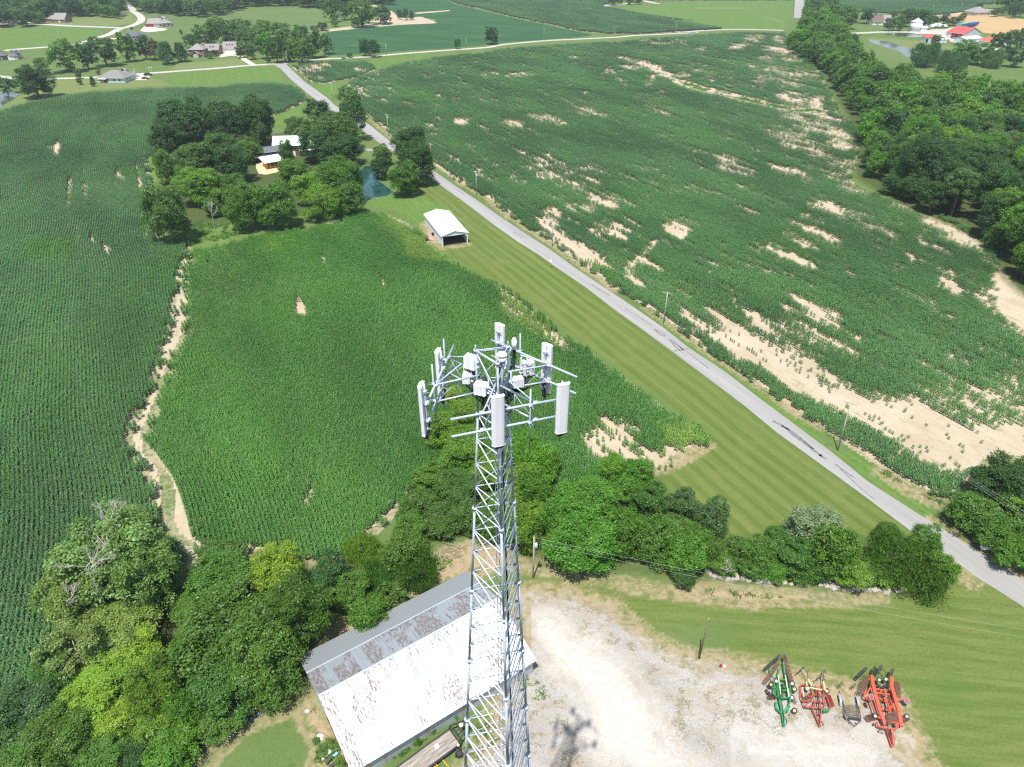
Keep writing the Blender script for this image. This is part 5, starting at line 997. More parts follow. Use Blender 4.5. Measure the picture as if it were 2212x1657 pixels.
    X, Y, _ = G(*q[1]); m = MB(); m.blob((X, Y, .12), .22, jit=.2); tag(m.build('stone', simple('pale_stone', (.6, .58, .45), .9), smooth=False), 'small pale stone lying beside the red hydrant', 'stone')
    q = C_([(1042, 615)]); X, Y, _ = G(*q[0]); T = empty('gas_tank', (X, Y, 0), .3, 'white rounded tank half under the trees by the road', 'tank')
    m = MB(); m.tube((X-.9, Y, .65), (X+.9, Y, .65), .5, n=16); m.blob((X-.9, Y, .65), .5, 12, 8, 0); m.blob((X+.9, Y, .65), .5, 12, 8, 0); bw(m, 'vessel', WHITEP, T, True)
    for k in (-.6, .6): m = MB(); m.box((X+k, Y, .12), (.12, .8, .3)); bw(m, 'saddle', GALV, T)
# ================================================================ rubble wall
def stones():
    STN = simple('limestone', (.36, .33, .28), .9, 0, .18, 1.2, (.22, .19, .15)); r = random.Random(3)
    line = Z2([(870, 800), (930, 812), (990, 815), (1060, 830), (1130, 830), (1200, 838), (1300, 835), (1390, 848), (1420, 858), (1500, 862), (1560, 862), (1640, 868), (1720, 862), (1740, 850)])
    P = smooth(W(line), 5); i = 0; s = 0; n = 0
    while i < len(P)-1:
        p = P[i]
        for row in range(2):
            if row and r.random() < .35: continue
            d = .26+r.uniform(0, .32); x = p[0]+r.uniform(-.35, .35); y = p[1]+r.uniform(-.2, .2)+row*.65; m = MB(); c = bmesh.new(); bmesh.ops.create_cube(c, size=1)
            for v in c.verts: v.co = Vector((v.co.x*d*2.3*r.uniform(.85, 1.15), v.co.y*d*1.5*r.uniform(.8, 1.2), v.co.z*d*1.2*r.uniform(.8, 1.2)))
            bmesh.ops.bevel(c, geom=c.edges[:], offset=d*.18, segments=1, affect='EDGES'); me = bpy.data.meshes.new('stone'); c.to_mesh(me); c.free(); me.materials.append(STN)
            o = link('rubble_stone', me); o.location = (x, y, d*.45); o.rotation_euler = (r.uniform(-.25, .25), r.uniform(-.25, .25), r.uniform(0, 3.1)); n += 1
            tag(o, 'pale limestone block in the rubble row under the hedge', 'stone', 'limestone blocks of the rubble row')
        i += 1 if r.random() < .6 else 2
# ================================================================ buildings
def M_rusty(name, base, rust_amt, axis_deg, streak=.9, strength=1., patch=.55):
    g = NG(name); p = g.obj(); a = g.rs(p, -axis_deg, (1, 1, 1)); sx = g.n('ShaderNodeSeparateXYZ'); g.l(a, sx.inputs[0])
    sheetn = g.noise(.22, g.mapv(a, (1, .5, 1)), 1.5); fine = g.noise(1.0, g.mapv(a, (3.4, .42, 1)), 3, .75); drop = g.noise(1.0, g.mapv(a, (6.5, 1.6, 1)), 2, .6)
    panel = g.n('ShaderNodeTexWhiteNoise', noise_dimensions='2D'); fl = g.n('ShaderNodeVectorMath', operation='FLOOR'); g.l(g.mapv(a, (1/1.5, 1/3.2, 0)), fl.inputs[0]); g.l(fl.outputs[0], panel.inputs['Vector'])
    amt = g.math('ADD', g.math('MULTIPLY', panel.outputs[0], patch), g.math('MULTIPLY', sheetn, .8+(.55-patch)))
    m = g.math('MULTIPLY', g.ramp(g.math('ADD', fine, g.math('MULTIPLY', g.math('SUBTRACT', amt, streak-.12), rust_amt)), .52, .62), g.ramp(drop, .38, .56))
    m = g.math('MULTIPLY', m, strength)
    c = g.mix(m, base, g.mix(drop, (.075, .05, .043), (.165, .11, .09)))
    seam = g.math('PINGPONG', sx.outputs[0], .38); rib = g.ramp(seam, 0, .04, 1, 0)
    c = g.mix(g.math('MULTIPLY', rib, .18), c, tuple(x*.55 for x in base))
    g.pbr(c, g.math('ADD', .32, g.math('MULTIPLY', m, .5)), .0, .5, g.ramp(seam, 0, .05, 1, 0), .5, .03); return g.m
def M_ribbed(name, col, period=.3, dirt=(.3, .28, .24), amt=.3, axis_deg=0., rough=.45):
    g = NG(name); p = g.obj(); a = g.rs(p, -axis_deg, (1, 1, 1)); sx = g.n('ShaderNodeSeparateXYZ'); g.l(a, sx.inputs[0])
    s = g.math('PINGPONG', g.math('ADD', sx.outputs[0], 100.), period/2); n = g.noise(.8, g.mapv(a, (1, 1, .3)), 4)
    c = g.mix(g.ramp(n, .45, .75, 0, amt), col, dirt); c = g.mix(g.ramp(s, 0, period*.14, .35, 0), c, tuple(x*.6 for x in col))
    g.pbr(c, rough, 0., .5, g.ramp(s, 0, period*.2, 1, 0), .5, .02); return g.m
def M_shingle(name, col):
    g = NG(name); p = g.obj(); n = g.noise(2.5, p, 4, .7); g.pbr(g.mix(g.ramp(n, .35, .7), tuple(x*.8 for x in col), tuple(x*1.18 for x in col)), .9, 0, .2, g.noise(8, p, 2), .3, .03); return g.m
WIN = simple('window_glass', (.03, .035, .045), .08, 0, .1, spec=.8); TRIM = simple('white_trim', (.74, .74, .72), .5, 0, .05); DOORSHADE = simple('painted_doorway_shade', (.03, .028, .026), .95)  # last one: shade inside open doorways, painted as flat dark panels
def V2(p, z): return Vector((p[0], p[1], z))
def barn():
    b = lambda x, y, z: Vector(G(*BN([(x, y)])[0], z))
    u = Vector((math.cos(math.radians(33.9)), math.sin(math.radians(33.9)), 0)); v = Vector((-u.y, u.x, 0))
    EL = b(545, 1657, 3.0); ER = b(2020, 797, 3.0); L = 26.4; o = (EL+ER)/2; o.z = 0; o = o+u*.1
    # plan across: near eave 0, ridge 9.4, junction 14.4, outer eave 18
    D = [0, 9.3, 14.3, 18.0]; Hh = [3.0, 6.0, 4.35, 3.3]
    T = empty('metal_barn', o, math.radians(33.9), 'long metal barn with white rust-streaked roof and grey lean-to beside the tower', 'barn')
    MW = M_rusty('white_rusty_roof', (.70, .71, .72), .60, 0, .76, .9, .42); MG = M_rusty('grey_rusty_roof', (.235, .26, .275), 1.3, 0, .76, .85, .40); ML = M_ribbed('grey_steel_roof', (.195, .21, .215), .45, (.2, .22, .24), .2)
    MWALL = M_ribbed('grey_wall_sheeting', (.40, .43, .46), .28, (.30, .16, .11), .75)
    def bl(mb, name, mat, par=T, label=None):
        o_ = mb.build(name, mat, par)
        if label: o_['label'] = label
        return o_
    x0, x1 = -L/2, L/2
    def slope(i, j, name, mat, ov0=0., ov1=0., lift=0., label=None):
        k = (Hh[j]-Hh[i])/(D[j]-D[i]); a = (D[i]-ov0, Hh[i]-ov0*k+lift); c_ = (D[j]+ov1, Hh[j]+ov1*k+lift)
        m = MB(); m.slab([(x0-.35, a[0], a[1]), (x1+.35, a[0], a[1]), (x1+.35, c_[0], c_[1]), (x0-.35, c_[0], c_[1])], .06); return bl(m, name, mat, T, label)
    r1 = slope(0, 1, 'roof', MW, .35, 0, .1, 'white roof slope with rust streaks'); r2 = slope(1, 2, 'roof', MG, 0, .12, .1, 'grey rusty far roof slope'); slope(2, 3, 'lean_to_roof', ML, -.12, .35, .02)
    m = MB(); m.bar((x0-.36, D[1], Hh[1]+.115), (x1+.36, D[1], Hh[1]+.115), .30, .05); bl(m, 'ridge_cap', GALV)
    m = MB(); m.bar((x0-.36, D[2]+.1, Hh[2]+.12), (x1+.36, D[2]+.1, Hh[2]+.12), .12, .07); bl(m, 'flashing', GALV)
    SKY = simple('fibreglass_skylight', (.33, .345, .32), .5, 0, .12)
    for (xx, y0, y1) in ((3.4, 5.4, 8.9), (8.6, 5.2, 8.7), (-2.0, 5.3, 8.6)):
        k = (Hh[1]-Hh[0])/(D[1]-D[0]); m = MB(); m.slab([(xx, y0, Hh[0]+y0*k+.115), (xx+.85, y0, Hh[0]+y0*k+.115), (xx+.85, y1, Hh[0]+y1*k+.115), (xx, y1, Hh[0]+y1*k+.115)], .03); bl(m, 'skylight', SKY, r1)
    m = MB(); m.prism([(x0, .05), (x1, .05), (x1, .2), (x0, .2)], 0, 3.0); bl(m, 'wall', MWALL)
    for x in (x0, x1-.15):
        for i, j in ((0, 1), (1, 2), (2, 3)):
            m = MB(); a, c_ = D[i]+(.21 if i == 0 else .0), D[j]-(.16 if j == 3 else 0); ha = Hh[i]; hb = Hh[j]
            m.add([(x, a, 0), (x, c_, 0), (x, c_, hb), (x, a, ha), (x+.15, a, 0), (x+.15, c_, 0), (x+.15, c_, hb), (x+.15, a, ha)], [(0, 3, 2, 1), (4, 5, 6, 7), (0, 1, 5, 4), (1, 2, 6, 5), (2, 3, 7, 6), (3, 0, 4, 7)]); bl(m, 'gable_wall', MWALL)
    m = MB(); m.prism([(x0, 17.85), (x1, 17.85), (x1, 18.0), (x0, 18.0)], 0, 3.25); bl(m, 'back_wall', MWALL)
    RB = simple('rusty_sheet', (.20, .07, .05), .8, 0, .3, 2.)
    for y0, y1, z0, z1 in ((1.2, 4.2, .1, 2.8), (5.2, 9.6, .1, 4.0), (10.4, 12.6, .2, 2.4)):
        m = MB(); m.box((x0-.03, (y0+y1)/2, (z0+z1)/2), (.05, y1-y0, z1-z0)); bl(m, 'sliding_door', RB if y0 < 9 else MWALL)
    m = MB(); m.box((x0-.02, 11.4, 1.9), (.05, .8, 1.)); bl(m, 'window', WIN)
    # things leaning at the near wall
    def at(x, y): w_ = T.location+u*x+v*y; return w_
    return T, at
def gable_building(name, label, cat, c, ang, L, Wd, he, hr, wall, roof, ov=.5, hip=0., doors=(), windows=(), group=None, z_lift=.0, open_end=False, porch=None, chimney=None, dormers=0, trimroof=True, gable=None):
    """L along local x (ridge), Wd along local y. hip = hip length at both ends"""
    T = empty(name, (c[0], c[1], 0), ang, label, cat, group); l, w_ = L/2, Wd/2
    m = MB(); t = .2
    if open_end: m.prism([(-l, -w_), (l, -w_), (l, -w_+t), (-l, -w_+t)], 0, he); m.prism([(-l, w_-t), (l, w_-t), (l, w_), (-l, w_)], 0, he); m.prism([(l-t, -w_+t), (l, -w_+t), (l, w_-t), (l-t, w_-t)], 0, he)
    else: m.prism([(-l, -w_), (l, -w_), (l, w_), (-l, w_)], 0, he)
    m.build('wall', wall, T)
    if hip <= 0:
        k = (hr-he)/w_
        for x in (-l, l-.15):
            if open_end and x < 0: x = -l
            m = MB(); m.add([(x, -w_, he+.002), (x, w_, he+.002), (x, 0, hr), (x+.15, -w_, he+.002), (x+.15, w_, he+.002), (x+.15, 0, hr)], [(0, 2, 1), (3, 4, 5), (0, 1, 4, 3), (1, 2, 5, 4), (2, 0, 3, 5)]); m.build('gable', gable or wall, T)
        m = MB()
        for s in (-1, 1): m.slab([(-l-ov, s*(w_+ov), he-ov*k+.12), (l+ov, s*(w_+ov), he-ov*k+.12), (l+ov, 0, hr+.12), (-l-ov, 0, hr+.12)], .12)
        rf = m.build('roof', roof, T)
        m = MB(); m.bar((-l-ov, 0, hr+.13), (l+ov, 0, hr+.13), .3, .05); m.build('ridge_cap', roof, rf)
    else:
        m = MB(); a = l+ov; b = w_+ov; z = he-.05; q = [(-a, -b, z), (a, -b, z), (a, b, z), (-a, b, z), (-a+hip+ov, 0, hr), (a-hip-ov, 0, hr)]
        m.add(q, [(0, 1, 5, 4), (1, 2, 5), (2, 3, 4, 5), (3, 0, 4), (3, 2, 1, 0)]); rf = m.build('roof', roof, T)
    if trimroof and he > 2:
        m = MB()
        for s in (-1, 1): m.bar((-l-ov, s*(w_+ov+.06), he-ov*((hr-he)/w_ if hip <= 0 else 0)-.02), (l+ov, s*(w_+ov+.06), he-ov*((hr-he)/w_ if hip <= 0 else 0)-.02), .1, .12)
        m.build('gutter', TRIM, T)
    def wallbox(side, pos, z, ww, hh, th):
        if side == 'f': return (pos, -w_-th/2, z), (ww, th, hh)
        if side == 'b': return (pos, w_+th/2, z), (ww, th, hh)
        if side == 'l': return (-l-th/2, pos, z), (th, ww, hh)
        return (l+th/2, pos, z), (th, ww, hh)
    for (side, pos, z, ww, hh) in windows:
        cpos, d = wallbox(side, pos, z, ww+.16, hh+.16, .05); m = MB(); m.box(cpos, d); f = m.build('window', TRIM, T); cpos, d = wallbox(side, pos, z, ww, hh, .07); m = MB(); m.box(cpos, d); m.build('pane', WIN, f)
    for (side, pos, ww, hh, mat) in doors:
        cpos, d = wallbox(side, pos, hh/2, ww, hh, .07); m = MB(); m.box(cpos, d); dd = m.build('garage_door' if ww > 1.8 else 'door', mat, T)  # dark-painted openings are built as door panels too
    if chimney: x, y = chimney; m = MB(); m.box((x, y, hr+.3), (.7, .7, 1.8)); m.build('chimney', simple('chimney_brick', (.3, .16, .11), .9), rf)
    for i in range(dormers):
        x = (i-(dormers-1)/2)*2.3; D_r = empty('dormer', (0, 0, 0)); D_r.parent = T
        y0 = -w_*.62; zt = he+(hr-he)*.38; m = MB(); m.prism([(x-.6, y0), (x+.6, y0), (x+.6, y0+1.5), (x-.6, y0+1.5)], zt-.4, zt+.9); m.build('dormer_wall', TRIM, D_r)
        m = MB(); m.slab([(x-.8, y0-.2, zt+.85), (x, y0-.2, zt+1.5), (x, y0+2.4, zt+1.5), (x-.8, y0+2.4, zt+.85)], .06); m.slab([(x, y0-.2, zt+1.5), (x+.8, y0-.2, zt+.85), (x+.8, y0+2.4, zt+.85), (x, y0+2.4, zt+1.5)], .06); m.build('dormer_roof', roof, D_r); m = MB(); m.box((x, y0-.02, zt+.3), (.7, .06, .8)); m.build('pane', WIN, D_r)
    return T
def ppt(z, x, y, h=0): return Vector(G(*z([(x, y)])[0], h))
def buildings():
    WHW = M_ribbed('white_ribbed_wall', (.62, .66, .68), .25, (.5, .5, .48), .25); WROOF = M_ribbed('white_steel_roof', (.83, .85, .86), .9, (.6, .62, .62), .2, 90)
    WROOF0 = M_ribbed('pale_steel_roof', (.74, .78, .80), .5, (.55, .57, .58), .25)
    # open white machine shed: open end faces the yard
    c = (Vector((-18.5, 210.7, 0))+Vector((-26.3, 231.0, 0)))/2; ang = math.atan2(20.3, -7.8)
    T = gable_building('open_shed', 'white open-ended machine shed standing alone on the lawn beside the road', 'shed', c, ang, 21.5, 8.7, 3.6, 4.75, WHW, WROOF0, .25, open_end=True, gable=WHW)
    m = MB(); m.prism([(-10.4, -4.1), (10.4, -4.1), (10.4, 4.1), (-10.4, 4.1)], .03, .04); m.build('floor', simple('earth_floor', (.07, .06, .05), .95), T)
    m = MB(); m.box((-10.72, 0, 3.42), (.08, 8.7, .36)); m.box((-10.72, -4.2, 1.8), (.1, .3, 3.6)); m.box((-10.72, 4.2, 1.8), (.1, .3, 3.6)); m.add([(-10.74, -4.05, 3.25), (-10.74, -3.2, 3.25), (-10.74, -4.05, 2.4), (-10.68, -4.05, 3.25), (-10.68, -3.2, 3.25), (-10.68, -4.05, 2.4)], [(0, 1, 2), (3, 5, 4), (0, 3, 4, 1), (1, 4, 5, 2), (2, 5, 3, 0)]); m.build('door_frame', TRIM, T)
    # concrete pad and a dark bin beside it
    q = [ppt(A_, *p) for p in ((168, 850), (235, 845), (262, 910), (205, 922))]; sheet('well_pad', [(p.x, p.y) for p in q], .05, simple('old_brick_pad', (.36, .25, .20), .9, 0, .2, 2.), None); o = bpy.data.objects['well_pad']; tag(o, 'low brown brick pad beside the open white shed', 'pad')
    p = ppt(A_, 250, 862); T = empty('dark_bin', p, 0, 'small black bin standing against the side of the open shed', 'bin'); m = MB(); m.tube((0, 0, 0), (0, 0, .9), .35, .42, n=14); m.build('tub', CABLE, T, True); m = MB(); m.tube((0, 0, .9), (0, 0, 1.), .46, .3, n=14); m.build('lid', CABLE, T, True)
    # house in the grove: white roof, red-brown walls, grey outbuilding, metal-roofed porch room
    P1 = lambda x, y, h=0: Vector(G(*zz(620, 300, 11.84, [(x, y)])[0], h))
    c = (P1(1000, 420, 7)+P1(1330, 380, 7))/2; BRW = simple('red_brown_siding', (.22, .10, .07), .8, 0, .2, 2.)
    T = gable_building('white_roofed_house', 'house with a white metal roof hidden among the trees of the grove', 'house', (c.x, c.y-1.), math.radians(6), 17, 9, 5.0, 7.6, BRW, WROOF0, .7, windows=[('f', x, z, 1.1, 1.3) for x in (-6, -3, 3, 6) for z in (1.7, 4.)], doors=[('f', 0, 1.1, 2.1, TRIM)])
    m = MB(); m.slab([(2.6, -6.4, 2.5), (8.2, -6.4, 2.5), (8.2, -4.5, 3.0), (2.6, -4.5, 3.0)], .1); m.build('porch_roof', WROOF0, T)
    GR = simple('charcoal_siding', (.075, .085, .09), .7, 0, .1, 3.); GRR = M_ribbed('charcoal_roof', (.10, .115, .135), .5, (.1, .1, .1), .1)
    a = P1(430, 690, 4.6); gable_building('grey_outbuilding', 'small charcoal outbuilding left of the hidden white-roofed house', 'outbuilding', (a.x+1.5, a.y), math.radians(205), 7.5, 5.5, 3.4, 4.9, GR, GRR, .3, windows=[('f', 0, 2., .9, 1.), ('b', 1.5, 2.2, .9, 1.)], doors=[('b', -1.5, 1.0, 2.1, TRIM)])
    a = (P1(180, 1050, 3.2)+P1(760, 1060, 3.2)+P1(650, 880, 3.2)+P1(390, 1220, 3.0))/4; ang = math.radians(36)
    T = empty('garden_room', (a.x, a.y, 0), ang, 'timber garden room with pale metal roof on the orange paving', 'garden room'); ORW = simple('orange_timber', (.55, .27, .08), .7, 0, .12, 2.)
    m = MB(); m.slab([(-4.3, -3.6, 2.9), (4.3, -3.6, 2.9), (4.3, 3.6, 3.9), (-4.3, 3.6, 3.9)], .12); m.build('roof', WROOF, T)
    m = MB(); m.prism([(-3.2, -2.2), (3.4, -2.2), (3.4, 2.4), (-3.2, 2.4)], 0, 2.8); m.build('wall', ORW, T)
    m = MB(); m.box((-.6, -2.24, 1.4), (4.2, .07, 2.0)); m.build('window', WIN, T)
    for x in (-3.9, -1.9, .2, 2.2): m = MB(); m.box((x, -3.2, 1.4), (.14, .14, 2.8)); m.build('post', ORW, T)
    # ranch house
    GREYR = M_shingle('grey_shingles', (.205, .195, .185)); SLATE = M_shingle('slate_shingles', (.115, .12, .14)); WARM = M_shingle('warm_grey_shingles', (.25, .235, .22)); BRNR = M_shingle('brown_shingles', (.16, .11, .10))
    SID = simple('pale_siding', (.50, .55, .58), .7, 0, .05); BRK = simple('red_brick', (.27, .15, .11), .9, 0, .2, 4.); TANW = simple('tan_brick', (.48, .42, .35), .9, 0, .1, 3.); DKRED = simple('dark_red_paint', (.25, .03, .04), .6)
    def house(z, p0, p1, hz, *a, **k):          # two eave corners of the front, left and right
        A, B = ppt(z, *p0, hz), ppt(z, *p1, hz); d = B-A; L = d.length-1.; ang = math.atan2(d.y, d.x); Wd = a[3]; c = (A+B)/2+Vector((-d.y, d.x, 0)).normalized()*(Wd/2+.4)
        return gable_building(a[0], a[1], a[2], c, ang, L, Wd, hz, *a[4:], **k)
    T = house(E_, (1225, 897), (1600, 900), 2.9, 'ranch_house', 'white ranch house with a broad grey hipped roof at the edge of the left maize', 'house', 15, 6.6, SID, GREYR, .6, hip=7.5, windows=[('f', x, 1.6, 1.1, 1.3) for x in (-6., -2.2, 2.2, 6.)]+[('r', y, 1.6, 1., 1.3) for y in (-4, 0, 4)], doors=[('f', -3.8, 2.2, 2.1, DKRED)])
    m = MB(); m.slab([(-8, -9.2, 2.4), (-2.5, -9.2, 2.4), (-2.5, -7.4, 2.75), (-8, -7.4, 2.75)], .1); m.build('awning', TRIM, T)
    q = ppt(E_, 1590, 800, 4); T2 = house(E_, (1530, 860), (1690, 850), 2.9, 'garage_wing', 'grey hipped wing at the right end of the white ranch house', 'house', 12, 6.0, SID, GREYR, .5, hip=5, windows=[('r', 0, 1.6, 1, 1.2)])
    T = house(F_, (205, 322), (400, 322), 5.6, 'brick_house', 'two-storey brick house with grey roof left of the white garage', 'house', 10, 9.2, BRK, WARM, .5, hip=5, windows=[('f', x, z, 1.1, 1.4) for x in (-6, -3.4, 3.4, 6) for z in (1.6, 4.4)], doors=[('f', 0, 1.2, 2.2, TRIM)])
    m = MB(); m.prism([(-2, -8.0), (2, -8.0), (2, -5.1), (-2, -5.1)], 0, 3.0); m.build('porch', TANW, T); m = MB()
    for s in (-1, 1): m.slab([(s*2.5, -8.4, 2.8), (0, -8.4, 4.8), (0, -4.8, 4.8), (s*2.5, -4.8, 2.8)], .12)
    m.build('porch_roof', WARM, T)
    house(F_, (405, 330), (600, 330), 3.4, 'brick_wing', 'lower wing with two dormers between the brick house and its garage', 'house', 9, 7.4, BRK, WARM, .4, windows=[('f', x, 1.6, 1.1, 1.3) for x in (-5, -2, 2, 5)], dormers=2)
    house(F_, (645, 308), (828, 305), 3.2, 'detached_garage', 'white garage with three dormers right of the brick house', 'garage', 9.5, 7.6, TRIM, WARM, .4, doors=[('f', -3.2, 4.8, 2.5, simple('panel_door', (.68, .68, .66), .5)), ('f', 3., 3., 2.4, simple('panel_door2', (.66, .66, .64), .5))], dormers=3)
    house(E_, (1880, 192), (2060, 192), 3.6, 'garage_house', 'long grey-roofed house with two red garage doors at the top left', 'house', 12, 7.4, TANW, WARM, .5, doors=[('f', -7.5, 3.2, 2.6, DKRED), ('f', -3.2, 5.6, 2.6, DKRED)])
    house(E_, (2060, 195), (2210, 185), 3.6, 'hipped_house', 'hipped grey wing joined to the right end of the red-doored house', 'house', 15, 8.8, TANW, WARM, .6, hip=8, windows=[('f', x, 1.8, 1.4, 1.6) for x in (-6, -2, 2, 6)])
    house(E_, (575, 130), (665, 140), 3.4, 'brown_wing', 'brick wing at the left end of the tan-roofed house by the woods', 'house', 10, 6.2, BRK, WARM, .4, windows=[('f', 0, 1.8, 1.2, 1.3)])
    house(E_, (668, 140), (830, 142), 3.4, 'tan_roofed_house', 'tan-roofed brick house with a gabled porch in front of the far woods', 'house', 12, 8.6, BRK, WARM, .4, windows=[('f', x, 1.7, 1.2, 1.4) for x in (-7, -3, 3, 7)], doors=[('f', 0, 1.3, 2.2, TRIM)])
    house(E_, (-90, 625), (110, 600), 3.2, 'slate_roofed_house', 'dark slate-roofed house cut off by the left edge of the photo', 'house', 14, 7.2, BRK, SLATE, .5, hip=7, windows=[('f', x, 1.7, 1.3, 1.4) for x in (-4, 4)], doors=[('f', 0, 1.4, 2.2, TRIM)])
    house(E_, (110, 610), (225, 605), 3.2, 'slate_garage', 'slate-roofed garage at the right end of the cut-off house', 'garage', 11, 6.4, TANW, SLATE, .5, hip=5, doors=[('f', -2, 4.4, 2.5, TRIM)])
    house(E_, (1560, 345), (1760, 365), 2.8, 'blue_roofed_house', 'low house with a dark bluish roof behind the row of trees', 'house', 11, 6.2, TANW, SLATE, .4, hip=5)
    # farm at the upper right
    MRED = M_ribbed('red_steel_roof', (.50, .075, .065), .9, (.4, .12, .1), .3, 90, .5); ORR = M_ribbed('orange_red_roof', (.66, .11, .06), .9, (.5, .15, .1), .2, 90, .5)
    T = house(R_, (787, 198), (905, 212), 4.6, 'red_roofed_barn', 'long white barn with a red roof and open red doors in the farm yard', 'barn', 26, 9.0, WHW, MRED, .4, doors=[('f', -1.5, 4, 4.2, DKRED), ('f', 5.2, 3.4, 4.2, DKRED), ('f', 1.9, 2.8, 4.0, DOORSHADE)])
    house(R_, (915, 245), (1020, 235), 3.4, 'white_lean_to', 'low white annex at the right end of the long red-roofed barn', 'shed', 12, 4.6, WHW, WROOF0, .3)
    house(R_, (990, 248), (1056, 262), 3.8, 'orange_roofed_barn', 'orange-red roofed white barn half behind the dark round trees', 'barn', 22, 7.2, WHW, ORR, .4, doors=[('f', 3, 4.5, 2.6, DKRED)])
    house(R_, (635, 225), (682, 236), 4.2, 'small_red_roofed_shed', 'small white shed with a faded red roof beside the pond', 'shed', 15, 6., WHW, MRED, .3, doors=[('f', 3.4, 2.6, 3, DOORSHADE)])
    house(R_, (684, 240), (738, 240), 2.8, 'patched_shed', 'low white shed attached right of the small red-roofed shed', 'shed', 10, 4., WHW, WROOF0, .3)
    house(R_, (750, 245), (802, 244), 3, 'round_roofed_shed', 'pale shed beside the leaning pole in the farm yard', 'shed', 10, 5, WHW, WROOF0, .2)
    house(R_, (333, 132), (405, 132), 3.6, 'farmhouse', 'brown-roofed farmhouse with white gable beside the round dark tree', 'house', 11, 8.4, TRIM, BRNR, .5, windows=[('f', x, 1.8, 1.2, 1.3) for x in (-6, -2, 2, 6)], doors=[('f', 0, 1.1, 2.1, DKRED)])
    house(R_, (402, 118), (455, 118), 3.6, 'white_wing', 'white gabled wing right of the brown-roofed farmhouse', 'house', 9, 6.8, TRIM, WARM, .4, windows=[('f', 0, 1.8, 1.2, 1.3)])
    house(R_, (968, 78), (1066, 76), 3.4, 'grey_far_house', 'far grey-roofed house beyond the golden stubble field', 'house', 18, 8.5, TANW, WARM, .6, hip=8, windows=[('f', x, 1.6, 1.3, 1.4) for x in (-8, 0, 8)])
    house(K_, (1700, -6), (1770, -6), 3.4, 'white_far_house', 'white house behind the dark trees at the top edge', 'house', 10, 7, TRIM, WARM, .5, windows=[('f', 0, 1.6, 1.2, 1.3)])
    # round grain bin
    a = ppt(R_, 593, 192); T = empty('grain_bin', a, 0, 'round silver grain bin with a cone roof in the farm yard', 'grain bin'); SIL = M_ribbed('silver_steel', (.62, .65, .67), .6, (.5, .5, .5), .2)
    m = MB(); m.tube((0, 0, 0), (0, 0, 8.0), 5.4, n=28); m.build('wall', SIL, T, True); m = MB(); m.tube((0, 0, 8.0), (0, 0, 11.0), 5.7, .6, n=28); m.build('roof', SIL, T); m = MB(); m.tube((0, 0, 11.), (0, 0, 11.6), .6, n=12); m.build('cap', SIL, T); m = MB(); m.bar((5.2, -2.5, 0.2), (8.5, -3, 6.), .5, .5); m.build('auger', GALV, T)
    a = ppt(R_, 617, 192); T = gable_building('loading_shed', 'small grey lean-to shed at the foot of the grain bin', 'shed', (a.x+2, a.y-3), 0, 6, 5, 3.4, 4.4, WHW, WROOF0, .3)
    # machinery row, trailers and vehicles, all tiny
    def wagon(z, x0, y0, x1, y1, hgt, mat, name, label, cat, wid=2.6, grp=None):
        A, B = ppt(z, x0, y0), ppt(z, x1, y1); d = B-A; T = empty(name, (A+B)/2, math.atan2(d.y, d.x), label, cat, grp); l = d.length/2
        m = MB(); m.add([(-l, -wid/2*.8, .9), (l, -wid/2*.8, .9), (l, wid/2*.8, .9), (-l, wid/2*.8, .9), (-l, -wid/2, hgt), (l, -wid/2, hgt), (l, wid/2, hgt), (-l, wid/2, hgt)], [(3, 2, 1, 0), (4, 5, 6, 7), (0, 1, 5, 4), (1, 2, 6, 5), (2, 3, 7, 6), (3, 0, 4, 7)]); m.build('body', mat, T)
        for sx in (-.62, .62):
            for sy in (-1, 1): m = MB(); m.tube((l*sx, sy*(wid/2-.3), .5), (l*sx, sy*(wid/2), .5), .5, n=12); m.build('wheel', CABLE, T)
    TEAL = simple('teal_paint', (.05, .36, .38), .5); BLUE = simple('blue_paint', (.03, .09, .36), .5); WH = WHITEP
    wagon(R_, 862, 172, 905, 165, 3.4, TEAL, 'grain_trailer', 'teal grain trailer parked behind the long red barn', 'trailer', 5); wagon(R_, 932, 167, 972, 158, 3.4, BLUE, 'grain_trailer', 'blue grain trailer at the edge of the golden stubble', 'trailer', 5)
    for i, (x0, y0, x1, y1) in enumerate(((685, 170, 700, 166), (700, 176, 730, 170), (712, 166, 748, 160), (740, 172, 764, 167), (765, 168, 782, 172), (642, 188, 658, 184), (662, 186, 676, 182))): wagon(R_, x0, y0, x1, y1, 2.4, WH, 'farm_trailer', 'white farm trailer, %s from the left in the machinery row' % ORD[i if i < 5 else i], 'trailer', 3.6, 'white trailers in the farm machinery row')
    def car(z, x, y, ang, col, label, s=1., name='parked_car'):
        p = ppt(z, x, y); T = empty(name, p, ang, label, 'car', 'parked vehicles by the far houses'); PT = simple('car_paint_'+label.split()[0]+str(int(x)), col, .25, .2, .03)
        prof = [(-2.2, .35), (2.2, .35), (2.25, .8), (1.3, .95), (.6, 1.45), (-1.2, 1.5), (-1.9, 1.0), (-2.25, .9)]
        m = MB(); n = len(prof); vs = [(a*s, -.9*s, b*s) for a, b in prof]+[(a*s, .9*s, b*s) for a, b in prof]; m.add(vs, [tuple(range(n)), tuple(range(2*n-1, n-1, -1))]+[(i, n+i, n+(i+1) % n, (i+1) % n) for i in range(n)]); m.build('body', PT, T)
        m = MB(); m.box((-.3*s, 0, 1.22*s), (1.75*s, 1.84*s, .34*s)); m.build('windows', WIN, T)
        for a in (-1.4, 1.4):
            for b in (-.85, .85): m = MB(); m.tube((a*s, (b-.1)*s, .33*s), (a*s, (b+.1)*s, .33*s), .34*s, n=12); m.build('wheel', CABLE, T)
